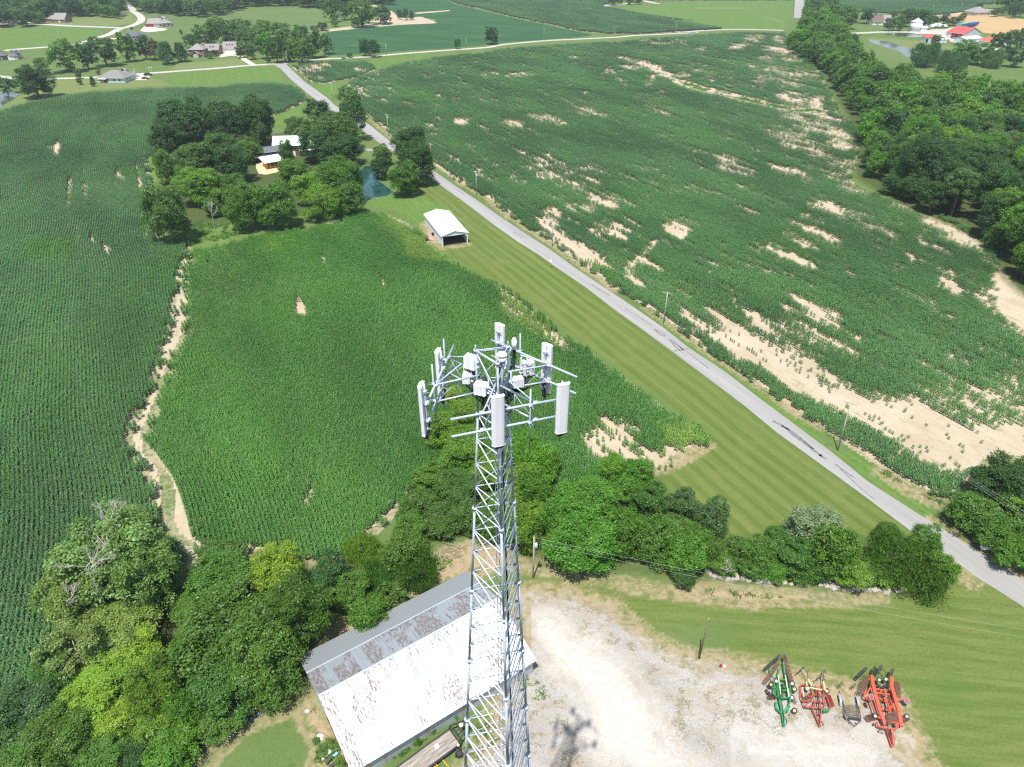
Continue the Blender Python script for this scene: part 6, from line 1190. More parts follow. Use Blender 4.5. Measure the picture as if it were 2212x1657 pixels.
    car(E_, 1695, 905, 1.3, (.10, .11, .12), 'dark pickup parked against the right end of the ranch house'); car(E_, 1870, 912, .1, (.14, .12, .12), 'dark car at the corner of the ranch house drive'); car(E_, 1905, 866, .2, (.03, .035, .03), 'black car by the lane entrance right of the ranch house', 1.2); car(E_, 1750, 880, .1, (.45, .45, .42), 'grey car in the middle of the ranch house drive')
    car(E_, 205, 205, .1, (.75, .75, .76), 'white car on the wide drive at the top left', 1.5); car(E_, 308, 205, .1, (.04, .045, .05), 'black car on the wide drive at the top left', 1.5); car(E_, 1555, 78, .2, (.62, .66, .70), 'silver car on the pale grass beside the loop lane', 1.9); car(E_, 40, 165, .1, (.6, .6, .6), 'grey car before the woods at the top left edge', 1.4); car(E_, 110, 163, .1, (.7, .7, .72), 'white car before the woods, left of the brick wing', 1.2)
    for z, x, y, lab in ((E_, 1737, 820, 'white post box beside the ranch house drive'), (E_, 1732, 858, 'small white post at the ranch house drive corner'), (E_, 1925, 800, 'left white pillar by the lane entrance'), (E_, 1955, 796, 'right white pillar by the lane entrance')):
        p = ppt(z, x, y); m = MB(); m.tube((p.x, p.y, 0), (p.x, p.y, 1.5), .22, n=8); m.box((p.x, p.y, 1.7), (.6, .9, .5)); tag(m.build('mailbox', TRIM), lab, 'mailbox')
# ================================================================ farm implements and yard things (all modelled where they stand)
def I(x, y, h=0.): return Vector(G(*IM([(x, y)])[0], h))
JGREEN = simple('green_machine_paint', (.02, .20, .065), .5, 0, .2, 2., (.10, .12, .07)); CREAM = simple('cream_paint', (.62, .55, .30), .5, 0, .1); REDP = simple('red_machine_paint', (.52, .045, .028), .5, 0, .12, 2., (.28, .06, .04)); OLDRED = simple('faded_red_paint', (.36, .07, .05), .65, 0, .2, 2., (.22, .12, .08))
ORANGE_R = simple('orange_red_paint', (.60, .085, .045), .5, 0, .15, 2., (.32, .11, .07)); BLADE = simple('rusty_disc_steel', (.27, .16, .115), .6, .1, .25, 4.); DSTEEL = simple('dark_steel', (.045, .045, .05), .55, .2, .2, 3.); RUBBER = simple('tyre_rubber', (.035, .035, .037), .8); RIMY = simple('yellow_rim', (.68, .55, .12), .5); RIMW = simple('white_rim', (.75, .73, .68), .5); GREYT = simple('dusty_tyre', (.20, .195, .19), .85)
def wheel(T, c, axis, R, wd, rim, rub=None, name='wheel'):
    W_ = empty(name, (0, 0, 0)); W_.parent = T; a = Vector(axis).normalized(); c = Vector(c)
    m = MB(); m.torus(c, a, R*.76, R*.26, 20, 8); bw(m, 'tyre', rub or RUBBER, W_, True)
    m = MB(); m.tube(c-a*wd*.28, c+a*wd*.28, R*.50, n=16); m.tube(c-a*wd*.42, c+a*wd*.42, R*.18, n=10); bw(m, 'rim', rim, W_)
def gang(T, p, q, R, n, mat=None, name='disc_gang'):
    d = (q-p); L = d.length; a = d.normalized(); m = MB(); m.tube(p, q, .035, n=7)
    for i in range(n): c = p.lerp(q, (i+.5)/n); m.tube(c-a*.01, c+a*.018, R, R*.86, n=18)
    bw(m, name, mat or BLADE, T)
def basket(T, p, q, R, name='rolling_basket', mat=None):
    a = (q-p).normalized(); u = a.cross(Vector((0, 0, 1))).normalized(); w_ = a.cross(u); m = MB(); n = 9
    for k in range(n): t = 2*math.pi*k/n; o = (u*math.cos(t)+w_*math.sin(t))*R; m.tube(p+o, q+o, .022, n=5)
    for f in (0, .25, .5, .75, 1): m.torus(p.lerp(q, f), a, R, .02, 16, 5)
    m.bar(p+Vector((0, 0, R+.12)), q+Vector((0, 0, R+.12)), .12, .08); bw(m, name, mat or DSTEEL, T)
def beams(T, segs, wd, hh, name, mat, h0=.9):
    for s in segs:
        P = [I(*(q if len(q) == 3 else (q[0], q[1], h0))) for q in s]; m = MB()
        for a, b in zip(P, P[1:]): m.bar(a, b, wd, hh)
        bw(m, name, mat, T)
def jack(T, x, y, h=.8):
    m = MB(); m.tube(I(x, y, 0), I(x, y, h), .04, n=7); m.tube(I(x, y, 0), I(x, y, .04), .14, n=10); bw(m, 'parking_jack', DSTEEL, T)
def hoses(T, pts, n=4):
    m = MB(); rr = random.Random(len(pts)+n)
    for k in range(n): m.path([I(x+rr.uniform(-6, 6), y+rr.uniform(-4, 4), h+rr.uniform(0, .12)) for x, y, h in pts], .018, 5)
    bw(m, 'hydraulic_hose', CABLE, T)
def implements():
    # green folding tillage tool
    T = empty('green_tillage_tool', I(365, 640), 0, 'green folding disc tillage tool parked at the left end of the row', 'farm implement')
    beams(T, [[(388, 1015, .5), (368, 850, .6), (335, 690, .9)], [(375, 860, .6), (440, 780, .9)]], .30, .30, 'hitch_tongue', JGREEN)
    beams(T, [[(335, 690), (310, 600), (305, 470), (300, 400), (345, 250, 1.3)], [(440, 780), (470, 700), (440, 600), (415, 430), (400, 330), (380, 190, 1.3)], [(310, 560), (440, 560)], [(300, 420), (410, 420)], [(320, 660), (460, 650)], [(285, 700, .7), (290, 790, .6), (350, 850, .6)], [(460, 760, .8), (430, 830, .8)]], .20, .22, 'frame_beam', JGREEN)
    beams(T, [[(228, 240, 1.6), (215, 330, 1.6), (255, 400, 1.6), (275, 590, 1.5)], [(465, 700, 1.2), (480, 600, 1.4), (460, 470, 1.5)], [(265, 400, 1.5), (262, 600, 1.4), (300, 650, 1.2)]], .14, .16, 'wing_beam', JGREEN)
    beams(T, [[(313, 360, 1.35), (347, 605, 1.35)], [(405, 365, 1.35), (452, 640, 1.35)]], .12, .14, 'wing_cylinder', CREAM)
    gang(T, I(315, 205, 1.3), I(140, 455, 1.3), .32, 14); gang(T, I(395, 130, 1.3), I(490, 440, 1.3), .32, 18); gang(T, I(170, 655, .5), I(345, 625, .7), .32, 10); gang(T, I(480, 640, .8), I(550, 720, .5), .30, 7)
    basket(T, I(335, 110, 1.5), I(140, 285, 1.1), .20); basket(T, I(385, 110, 1.4), I(425, 200, 1.3), .18)
    for x, y, h, rim, ax in ((288, 437, 1.5, RIMW, (.25, -.5, .85)), (222, 482, 1.4, RIMY, (.3, -.5, .8)), (494, 468, 1.5, RIMW, (-.15, -.5, .85)), (522, 540, 1.3, RIMY, (-.1, -.5, .85)), (525, 815, .9, RIMY, (-.2, -.6, .75)), (492, 650, 1.1, RIMW, (.1, -.6, .8)), (170, 575, .5, RIMY, (.9, .2, .1)), (205, 605, .5, RIMY, (.9, .2, .1))): wheel(T, I(x, y, h), ax, .36, .24, rim)
    m = MB()
    for k in range(9): a = I(255+k*20, 480+(k % 3)*35, .75); m.box(a, (.34, .22, .2), .4*k)
    for k in range(14): a = I(270+(k*37) % 160, 430+(k*53) % 220, .9); b = I(280+(k*61) % 160, 440+(k*29) % 220, .5); m.tube(a, b, .03, n=5)
    bw(m, 'folding_linkage', JGREEN, T)
    hoses(T, [(380, 990, .6), (385, 900, .95), (370, 760, 1.1), (350, 640, 1.1), (370, 480, 1.1)], 5); hoses(T, [(388, 1010, .6), (430, 980, .3), (425, 930, .4), (395, 900, .8)], 3); jack(T, 455, 870, .6)
    # faded red cultivator
    T = empty('faded_red_cultivator', I(770, 640), 0, 'faded red cultivator with cream cylinders, second from the left in the row', 'farm implement')
    beams(T, [[(850, 1025, .45), (800, 900, .6), (740, 740, .8)], [(850, 1025, .45), (860, 900, .6), (880, 770, .8)], [(790, 870, .6), (865, 860, .6)], [(815, 940, .55), (858, 935, .55)]], .14, .18, 'hitch_tongue', OLDRED)
    beams(T, [[(600, 490), (605, 640), (655, 770), (880, 790)], [(600, 490), (740, 480)], [(740, 480), (760, 640), (790, 760)], [(880, 480), (900, 620), (920, 760)], [(760, 610), (900, 625)], [(770, 700), (910, 710)], [(850, 500, .8), (940, 640, .8), (990, 790, .7)], [(800, 520), (840, 780)], [(830, 520), (860, 780)], [(620, 620), (760, 640)], [(655, 770), (760, 650)], [(630, 700), (750, 690)], [(880, 790), (985, 790)]], .12, .15, 'frame_beam', OLDRED, .8)
    beams(T, [[(715, 520, 1.1), (875, 550, 1.1)], [(625, 520, 1.1), (645, 640, 1.)], [(700, 410, 1.3), (745, 500, 1.1)], [(895, 440, 1.3), (920, 560, 1.2)], [(680, 450, 1.2), (690, 560, 1.1)]], .12, .13, 'hydraulic_cylinder', CREAM, 1.1)
    beams(T, [[(700, 400, 1.4), (690, 330, 1.6), (640, 260, 1.6), (540, 350, .9)], [(640, 270, 1.5), (560, 330, 1.4)], [(890, 440, 1.3), (900, 350, 1.5), (910, 290, 1.6), (940, 350, 1.3)], [(870, 340, 1.3), (910, 300, 1.5)], [(820, 400, 1.2), (880, 360, 1.4)]], .07, .08, 'harrow_arm', DSTEEL)
    gang(T, I(640, 680, .6), I(760, 600, .6), .30, 7, BLADE); gang(T, I(955, 620, .7), I(1010, 760, .6), .34, 10, simple('red_rust_discs', (.28, .06, .04), .7))
    for x, y, h, ax in ((690, 530, 1.2, (.1, -.5, .85)), (942, 565, 1.1, (-.2, -.5, .85))): wheel(T, I(x, y, h), ax, .34, .24, RIMY if x > 800 else CREAM, GREYT if x < 800 else None)
    rr = random.Random(8)
    for k in range(16):
        x = rr.choice([rr.uniform(600, 740), rr.uniform(750, 870), rr.uniform(880, 970)]); y = rr.uniform(390, 560) if k < 10 else rr.uniform(560, 760); a = I(x, y, .85); m = MB()
        pts = [a]; d = Vector((rr.uniform(-.2, .2), .5, 0)).normalized()
        for t in range(1, 6): pts.append(a+d*.45*math.sin(t*.55)+Vector((0, 0, -.85*t/5)))
        m.path(pts, .03, 5); bw(m, 'spring_tine', DSTEEL, T)
    m = MB(); a = I(925, 815, .7); m.box(a, (.8, .35, .4), .1); bw(m, 'green_toolbox', JGREEN, T); hoses(T, [(850, 1000, .6), (835, 880, .9), (830, 700, 1.), (820, 560, 1.)], 4); hoses(T, [(848, 1020, .5), (905, 990, .2), (880, 960, .4)], 2); jack(T, 868, 960, .6)
    # little black ramp trailer
    T = empty('utility_trailer', I(1230, 780), 0, 'small black open-frame trailer with two raised ramps between the red implements', 'trailer')
    beams(T, [[(1100, 560), (1140, 700), (1180, 905), (1380, 940)], [(1310, 580), (1345, 720), (1380, 940)], [(1180, 905), (1300, 1020, .45)], [(1380, 940), (1300, 1020, .45)], [(1240, 985, .5), (1225, 920, .6)]], .07, .10, 'frame_rail', DSTEEL, .55)
    for t in (.2, .33, .46, .58, .7, .8, .9): beams(T, [[(1140+45*t*1.0, 700+205*t), (1340+40*t, 715+225*t)]], .06, .05, 'cross_slat', simple('rusty_slat', (.12, .09, .07), .8) if t == .2 else bpy.data.materials['rusty_slat'], .55)
    beams(T, [[(1150, 690, .95), (1195, 890, .95), (1375, 925, .95)], [(1335, 720, .95), (1375, 925, .95)]], .05, .05, 'side_rail', DSTEEL)
    for a in ((1150, 690), (1195, 890), (1335, 720), (1375, 925)): beams(T, [[(a[0], a[1], .55), (a[0], a[1], .95)]], .05, .05, 'stake', DSTEEL)
    FEN = simple('blue_grey_fender', (.27, .34, .42), .5, 0, .1)
    for a, b in (((1100, 590), (1128, 735)), ((1325, 620), (1355, 755))):
        p, q = I(*a, .75), I(*b, .75); m = MB(); d = (q-p).normalized(); n_ = Vector((d.y, -d.x, 0)); L = (q-p).length; pr = [(-.0, -.35), (.12, 0), (.5, .1), (.88, 0), (1., -.35)]
        for (t0, z0), (t1, z1) in zip(pr, pr[1:]): A, B = p+d*L*t0+Vector((0, 0, z0)), p+d*L*t1+Vector((0, 0, z1)); m.slab([A-n_*.14, A+n_*.14, B+n_*.14, B-n_*.14], .02)
        bw(m, 'fender', FEN, T)
        for t in (.28, .72): wheel(T, p+d*L*t-Vector((0, 0, .43)), n_, .31, .2, RIMW)
    for a, b in (((1135, 445, 1.7), (1100, 520, .7)), ((1300, 470, 1.6), (1262, 535, .7))):
        p, q = I(*a), I(*b); m = MB(); s = Vector((.19, .03, 0))
        for k in (-1, 1): m.bar(p+s*k, q+s*k, .04, .05)
        for k in range(5): c_ = p.lerp(q, k/4); m.bar(c_-s, c_+s, .04, .04)
        bw(m, 'ramp', DSTEEL, T)
    m = MB(); c_ = I(1188, 890, .75); m.tube(c_-Vector((0, .25, 0)), c_+Vector((0, .25, 0)), .16, n=14); bw(m, 'grey_canister', GREYT, T, True); jack(T, 1310, 980, .5)
    # big orange-red folding disc
    T = empty('orange_red_disc_harrow', I(1680, 740), 0, 'large orange-red folding disc harrow parked at the right end of the row', 'farm implement')
    beams(T, [[(1780, 1280, .5), (1745, 1160, .6), (1710, 1040, .8)], [(1800, 1270, .5), (1790, 1150, .6), (1770, 1040, .8)]], .24, .28, 'hitch_tongue', ORANGE_R)
    beams(T, [[(1520, 370, 1.6), (1530, 480, 1.6), (1560, 600, 1.6), (1620, 820, 1.4), (1690, 1000, 1.)], [(1770, 390, 1.6), (1770, 500, 1.6), (1810, 640, 1.6), (1870, 840, 1.4), (1900, 1020, 1.)]], .42, .34, 'wing_beam', ORANGE_R)
    beams(T, [[(1480, 400, 1.3), (1530, 480, 1.3)], [(1450, 600, 1.2), (1530, 480, 1.2)], [(1570, 590, 1.2), (1750, 610, 1.2)], [(1560, 540, 1.0), (1720, 560, 1.0)], [(1690, 620, .9), (1760, 850, .9)], [(1600, 650, .9), (1690, 700, .9)], [(1500, 680, 1.0), (1560, 850, 1.0), (1590, 900, 1.0)], [(1590, 900, 1.0), (1900, 1000, 1.0)], [(1580, 960, .8), (1600, 1020, .8), (1700, 1040, .8)], [(1760, 690, .9), (1830, 850, .9)], [(1650, 900, .9), (1670, 1000, .9)], [(1640, 800, 1.), (1750, 810, 1.)], [(1850, 900, 1.), (1850, 1040, .8), (1780, 1060, .7)], [(1870, 660, 1.2), (1950, 690, 1.1)], [(1440, 560, 1.2), (1420, 640, 1.1), (1500, 690, 1.)]], .17, .19, 'frame_beam', ORANGE_R)
    for a, b, n in (((1445, 410, 1.5), (1375, 590, 1.3), 8), ((1845, 450, 1.5), (1850, 640, 1.3), 8), ((1450, 925, .7), (1560, 890, .7), 7), ((1820, 840, 1.3), (1815, 950, 1.2), 7), ((1740, 880, 1.2), (1725, 985, 1.1), 7), ((1925, 930, .7), (1975, 900, .7), 4), ((1620, 700, .5), (1600, 560, .5), 8), ((1800, 560, .5), (1760, 700, .5), 8)): gang(T, I(*a), I(*b), .42, n)
    for a, b in (((1450, 270, 1.4), (1320, 400, 1.2)), ((1560, 260, 1.5), (1540, 340, 1.4)), ((1640, 250, 1.5), (1590, 340, 1.4)), ((1790, 290, 1.5), (1765, 350, 1.4))): basket(T, I(*a), I(*b), .19)
    beams(T, [[(1400, 380, 1.4), (1480, 390, 1.4), (1520, 380, 1.5)], [(1700, 370, 1.5), (1690, 310, 1.5), (1640, 280, 1.5)], [(1480, 330, 1.4), (1500, 390, 1.4)], [(1760, 340, 1.5), (1775, 400, 1.5)]], .08, .08, 'basket_arm', DSTEEL)
    for x, y, h, rim, ax, rb in ((1512, 640, 1.5, REDP, (.15, -.6, .8), GREYT), (1968, 693, 1.2, REDP, (-.1, -.3, .95), GREYT), (1612, 420, 1.5, RIMW, (.1, -.6, .75), None), (1700, 410, 1.5, RIMW, (-.1, -.6, .75), None), (1560, 885, 1.1, RIMW, (.2, -.6, .75), None), (1970, 890, 1.0, RIMW, (-.2, -.6, .75), None), (1830, 1005, .8, GREYT, (.1, -.7, .7), None), (1440, 745, .4, REDP, (1, .2, .1), None)): wheel(T, I(x, y, h), ax, .42 if rb else .33, .28, rim, rb)
    m = MB()
    for k in range(18): a = I(1540+(k*47) % 300, 480+(k*83) % 520, .95); b = I(1560+(k*59) % 300, 500+(k*71) % 500, .6); 
    for k in range(14): x = 1560+(k*67) % 330; y = 500+(k*97) % 500; m.box(I(x, y, 1.0), (.3, .16, .16), .7*k); m.tube(I(x, y, 1.), I(x+12, y+26, .5), .035, n=5)
    bw(m, 'hinge_block', ORANGE_R, T)
    hoses(T, [(1790, 1260, .7), (1745, 1120, 1.0), (1720, 1000, 1.3), (1690, 800, 1.2), (1660, 600, 1.2)], 6); hoses(T, [(1700, 1060, .8), (1620, 1060, .5), (1600, 1090, .2), (1680, 1110, .3)], 3); jack(T, 1810, 1180, .6)
    for x, y in ((1600, 500), (1660, 520), (1690, 500)): m = MB(); m.box(I(x, y, .7), (.5, .3, .3), .3); bw(m, 'weight_block', DSTEEL, T)
def yard_things(BT, at):
    B = lambda x, y, h=0.: Vector(G(*BN([(x, y)])[0], h))
    # gooseneck trailer alongside the barn
    A0, A1 = B(1330, 1345, 1.0), B(760, 1760, 1.0); d = (A1-A0).normalized(); n_ = Vector((-d.y, d.x, 0)); n_ = n_ if n_.y < 0 else -n_
    T = empty('flatbed_trailer', ((A0+A1)/2).xy.to_3d(), 0, 'black gooseneck flatbed trailer with grey plank deck alongside the barn wall', 'trailer')
    g = NG('weathered_planks'); p = g.obj(); a = g.rs(p, -math.degrees(math.atan2(d.y, d.x)), (1, 1, 1)); sx = g.n('ShaderNodeSeparateXYZ'); g.l(a, sx.inputs[0]); s = g.math('PINGPONG', sx.outputs[1], .1)
    c = g.mix(g.ramp(g.noise(2.2, g.mapv(a, (.18, 2.4, 1)), 4, .7), .35, .68), (.17, .145, .12), (.38, .34, .29)); c = g.mix(g.ramp(s, 0, .012, .7, 0), c, (.04, .035, .03)); g.pbr(c, .9, 0, .2); 
    L = (A1-A0).length; W0 = 2.35; m = MB(); m.slab([A0+n_*.12, A1+n_*.12, A1+n_*W0, A0+n_*W0], .08); bw(m, 'plank_deck', g.m, T)
    for k in (0, W0+.12): m = MB(); m.bar(A0+n_*k-Vector((0, 0, .12)), A1+n_*k-Vector((0, 0, .12)), .16, .34); bw(m, 'side_rail', DSTEEL, T)
    m = MB(); m.bar(A0-d*.05-Vector((0, 0, .1)), A0-d*.05+n_*(W0+.12)-Vector((0, 0, .1)), .14, .3); bw(m, 'front_rail', DSTEEL, T)
    tip = A0-d*1.9+n_*1.15+Vector((0, 0, .9))
    for k in (.1, W0): m = MB(); m.bar(A0+n_*k, A0-d*.2+n_*k+Vector((0, 0, .75)), .16, .16); m.bar(A0-d*.2+n_*k+Vector((0, 0, .75)), tip+n_*(.45 if k > 1 else -.45), .16, .18); bw(m, 'gooseneck_beam', DSTEEL, T)
    m = MB(); m.bar(tip-n_*.5, tip+n_*.5, .2, .2); m.bar(A0-d*.2+n_*.1+Vector((0, 0, .75)), A0-d*.2+n_*W0+Vector((0, 0, .75)), .14, .14); m.bar(A0-d*.9+n_*.45+Vector((0, 0, .8)), A0-d*.9+n_*1.95+Vector((0, 0, .8)), .1, .1); m.bar(tip, A0-d*.2+n_*1.2+Vector((0, 0, .75)), .1, .12); bw(m, 'cross_member', DSTEEL, T)
    m = MB(); m.tube(tip, tip-Vector((0, 0, 1.1)), .07, n=10); bw(m, 'coupler', DSTEEL, T); m = MB(); q = tip+d*.5; m.tube(q+n_*.3, q+n_*.3-Vector((0, 0, 1.9)), .06, n=8); bw(m, 'landing_leg', DSTEEL, T)
    m = MB(); q = A0-d*1.25+n_*1.05+Vector((0, 0, 1.08)); m.tube(q-Vector((0, 0, .08)), q, .27, n=20); bw(m, 'white_disc', WHITEP, T); m = MB(); m.tube(q, q+Vector((0, 0, .05)), .05, n=8); bw(m, 'disc_hub', DSTEEL, T)
    for k in (.62, .72):
        for s_ in (.35, W0-.25): wheel(T, A0.lerp(A1, k)+n_*s_-Vector((0, 0, .6)), n_, .4, .25, RIMW)
    q = B(1230, 1485, 1.06); m = MB(); m.box(q, (.45, .55, .05), .7); m.box(q+Vector((.1, .1, .05)), (.3, .25, .05), .2); o = m.build('paper_sack', WHITEP); tag(o, 'crumpled white sack lying on the trailer deck', 'sack')
    # bench
    q = B(815, 1590); ang = math.radians(33.9); T = empty('garden_bench', q, ang, 'blue and grey bench against the barn wall beside the trailer', 'bench'); BLU = simple('faded_blue_paint', (.16, .36, .52), .7, 0, .15, 5.); GW = simple('grey_wood', (.36, .36, .36), .85, 0, .15, 4.)
    for k in range(4): m = MB(); m.box((0, .28, .55+.13*k), (1.7, .04, .10)); m.build('back_slat', BLU, T)
    m = MB(); m.box((0, 0, .44), (1.7, .5, .05)); m.build('seat', GW, T)
    for x in (-.8, .8):
        for y in (-.2, .25): m = MB(); m.box((x, y, .21), (.07, .07, .42)); m.build('leg', GW, T)
        m = MB(); m.box((x, 0, .66), (.07, .5, .05)); m.build('armrest', GW, T)
    # scrap heap at the barn corner
    rr = random.Random(5); TQ = simple('turquoise_plastic', (.18, .55, .55), .5, 0, .1); DKM = simple('scrap_iron', (.06, .055, .05), .8, 0, .3, 4.); n = 0
    for (x, y, l, ang, mt, lab) in ((370, 1500, 1.0, .9, TQ, 'upper turquoise pipe in the scrap heap at the barn corner'), (395, 1560, .8, .7, TQ, 'pale turquoise panel in the middle of the scrap heap'), (440, 1640, 1.2, 1.2, TQ, 'turquoise tank at the bottom of the scrap heap'), (350, 1600, 1.1, 1., DKM, 'dark iron piece in the scrap heap'), (330, 1560, 1.4, .8, WHITEP, 'pale strip at the left of the scrap heap'), (390, 1630, 1.3, .6, DKM, 'rusty frame under the yellow green bush')):
        p = B(x, y, .3); m = MB(); m.bar(p-Vector((math.cos(ang), math.sin(ang), 0))*l/2, p+Vector((math.cos(ang), math.sin(ang), .15))*l/2, .32, .3); m.tube(p+Vector((.1, .2, -.2)), p+Vector((.5, .3, .25)), .06, n=6); tag(m.build('scrap_piece', mt), lab, 'scrap', 'scrap heap at the barn corner')
    for x, y, s_, lab in ((165, 1195, .5, 'crumpled pale sheet near the barn gable'), (275, 1400, .8, 'larger white sack lying on the dirt left of the barn'), (285, 1425, .5, 'small white rag beside the larger white sack')):
        p = B(x, y, .08); m = MB(); m.blob(p, s_*.5, 9, 5, .35, (1, .7, .2)); tag(m.build('sack', WHITEP), lab, 'sack')
    # litter of pale pipes at the edge of the thicket
    for i, (x, y, x2, y2) in enumerate(((1220, 1470, 1290, 1485), (1260, 1500, 1300, 1460), (1270, 1475, 1310, 1450), (1340, 1360, 1360, 1350), (1480, 1320, 1500, 1300))):
        a, b = [Vector(G(*N0([q])[0], .25)) for q in ((x, y), (x2, y2))]; m = MB(); m.tube(a, b, .12, n=8); tag(m.build('pipe', WHITEP if i % 2 == 0 else GALV), 'pale pipe, %s from the left among litter at the thicket edge' % ORD[i], 'pipe', 'pale pipes at the thicket edge')
    a = [Vector(G(*N0([q])[0], .15)) for q in ((1320, 1400), (1360, 1405), (1420, 1380), (1470, 1350), (1510, 1300), (1530, 1250))]; m = MB(); m.path(a, .05, 6); tag(m.build('blue_hose', simple('blue_hose_plastic', (.06, .07, .5), .5)), 'blue hose curving through the shade at the thicket edge', 'hose')
    # yellow frame and small dark machine at the bottom
    Y_ = simple('yellow_frame_paint', (.75, .40, .03), .5); T = empty('yellow_frame', B(1240, 1600), 0, 'yellow steel frame lying on the gravel left of the tower foot', 'steel frame')
    for a, b in (((1255, 1570, .3), (1330, 1657, .3)), ((1270, 1590, .3), (1190, 1650, .3)), ((1185, 1640, .3), (1330, 1700, .3)), ((1210, 1620, .5), (1240, 1650, .5))): m = MB(); m.bar(B(*a), B(*b), .09, .09); bw(m, 'beam', Y_, T)
    p = B(1415, 1560); T = empty('dark_machine', p, 0, 'small dark machine overgrown beside the left tower leg', 'machine')
    m = MB(); m.box((0, 0, .5), (.6, .9, .7), .3); m.tube((0, 0, .8), (.1, .3, 1.5), .08, n=8); bw2 = m.build('body', DSTEEL, T); m = MB(); m.blob((-.1, .6, 1.3), .18, 10, 6, 0); m.build('lamp', WHITEP, T, True)
    for k in (-.5, .5): wheel(T, p+Vector((k*.8, -.1, .3)), (1, 0, 0), .3, .15, GALV)
    # shrubs
    sh = [((1085, 1540-90), 40, 50, 'mid'), ((1190, 1345), 70, 70, 'fresh'), ((1255, 1310), 50, 40, 'yelmid'), ((1383, 1235), 50, 56, 'bright'), ((1055, 1445), 60, 66, 'bright'), ((985, 1490), 60, 50, 'mid'), ((940, 1520), 80, 50, 'olive'), ((870, 1550), 60, 56, 'mid'), ((1115, 1410), 60, 40, 'yelmid'), ((1325, 1395), 36, 26, 'olive'), ((1150, 1385), 40, 30, 'olive')]
    for i, (p_, w_, h_, col) in enumerate(sorted(sh, key=lambda q: q[0][0])):
        q = BN([p_])[0]; X, Y, r, a, hc = tree_px(q[0], q[1], w_*.263, h_*.263, col); hc = min(hc, 1.1); put_tree(X, Y, r, min(a, 1.2), hc, col, 'small', '%s shrub, %s from the left along the barn wall' % (WORD[col], ORD[i]), 'shrubs along the barn wall', 'shrub', 'shrub')
    for p_, w_, h_, col, lab in (((330, 1490), 170, 150, 'olive', 'olive bush sprawling over the scrap heap'), ((440, 1610), 90, 110, 'yelmid', 'yellow green bush beside the barn corner'), ((240, 1430), 60, 60, 'olive', 'small olive bush left of the scrap heap')):
        q = BN([p_])[0]; X, Y, r, a, hc = tree_px(q[0], q[1], w_*.263, h_*.263, col); put_tree(X, Y, r, a*.7, a*.7, col, 'small', lab, None, 'shrub', 'shrub')
    # dead wood: bare pale branches above the pale tree, dead snag in the thicket, brush pile behind the barn
    def snag(z, x, y, h, s, lab, seed):
        p = Vector(G(*z([(x, y)])[0], h)); T = empty('dead_tree', (p.x, p.y, 0), 0, lab, 'dead tree'); r = random.Random(seed)
        m = MB(); m.tube((0, 0, 0), (.3, -.2, h-.3*s), .13, .07, n=7); 
        def grow(a, d, l, t, dep):
            b = a+d*l; m.tube(a, b, t, t*.6, n=5)
            if dep:
                for _ in range(3): grow(b, (d+Vector((r.uniform(-.75, .75), r.uniform(-.75, .75), r.uniform(-.2, .6)))).normalized(), l*r.uniform(.55, .8), t*.55, dep-1)
        for k in range(6): grow(Vector((.3, -.2, h-.3*s-.22*s*(k % 3))), Vector((r.uniform(-.8, .8), r.uniform(-.6, .9), r.uniform(.3, 1))).normalized(), s*.5, .07, 3)
        m.build('branches', simple('dead_wood_%d' % seed, (.42, .38, .34), .9, 0, .15, 3.), T)
    snag(N0, 600, 260, 13, 3.2, 'bare grey dead crown rising above the pale tree', 3); snag(N0, 460, 500, 15, 3.4, 'pale bare limbs showing through the pale green crown', 4); snag(N0, 370, 700, 10, 2.2, 'fine dead twigs at the left side of the pale tree', 6); snag(HL, 500, 900, 9, 3., 'half dead thin tree at the front of the grove', 11); snag(Z2, 930, 760, 3, 1.6, 'grey brush heap at the left end of the stones', 12)
    m = MB(); r = random.Random(2); p = Vector(G(*Z3([(1035, 165)])[0]))
    for k in range(60): a = p+Vector((r.uniform(-2, 2), r.uniform(-1.5, 1.5), r.uniform(.05, .5))); m.tube(a, a+Vector((r.uniform(-1.2, 1.2), r.uniform(-.8, .8), r.uniform(-.1, .3))), .035, n=4)
    tag(m.build('brush_pile', simple('brush_wood', (.33, .24, .18), .95, 0, .2)), 'pile of cut branches on the bare ground behind the barn', 'brush pile')
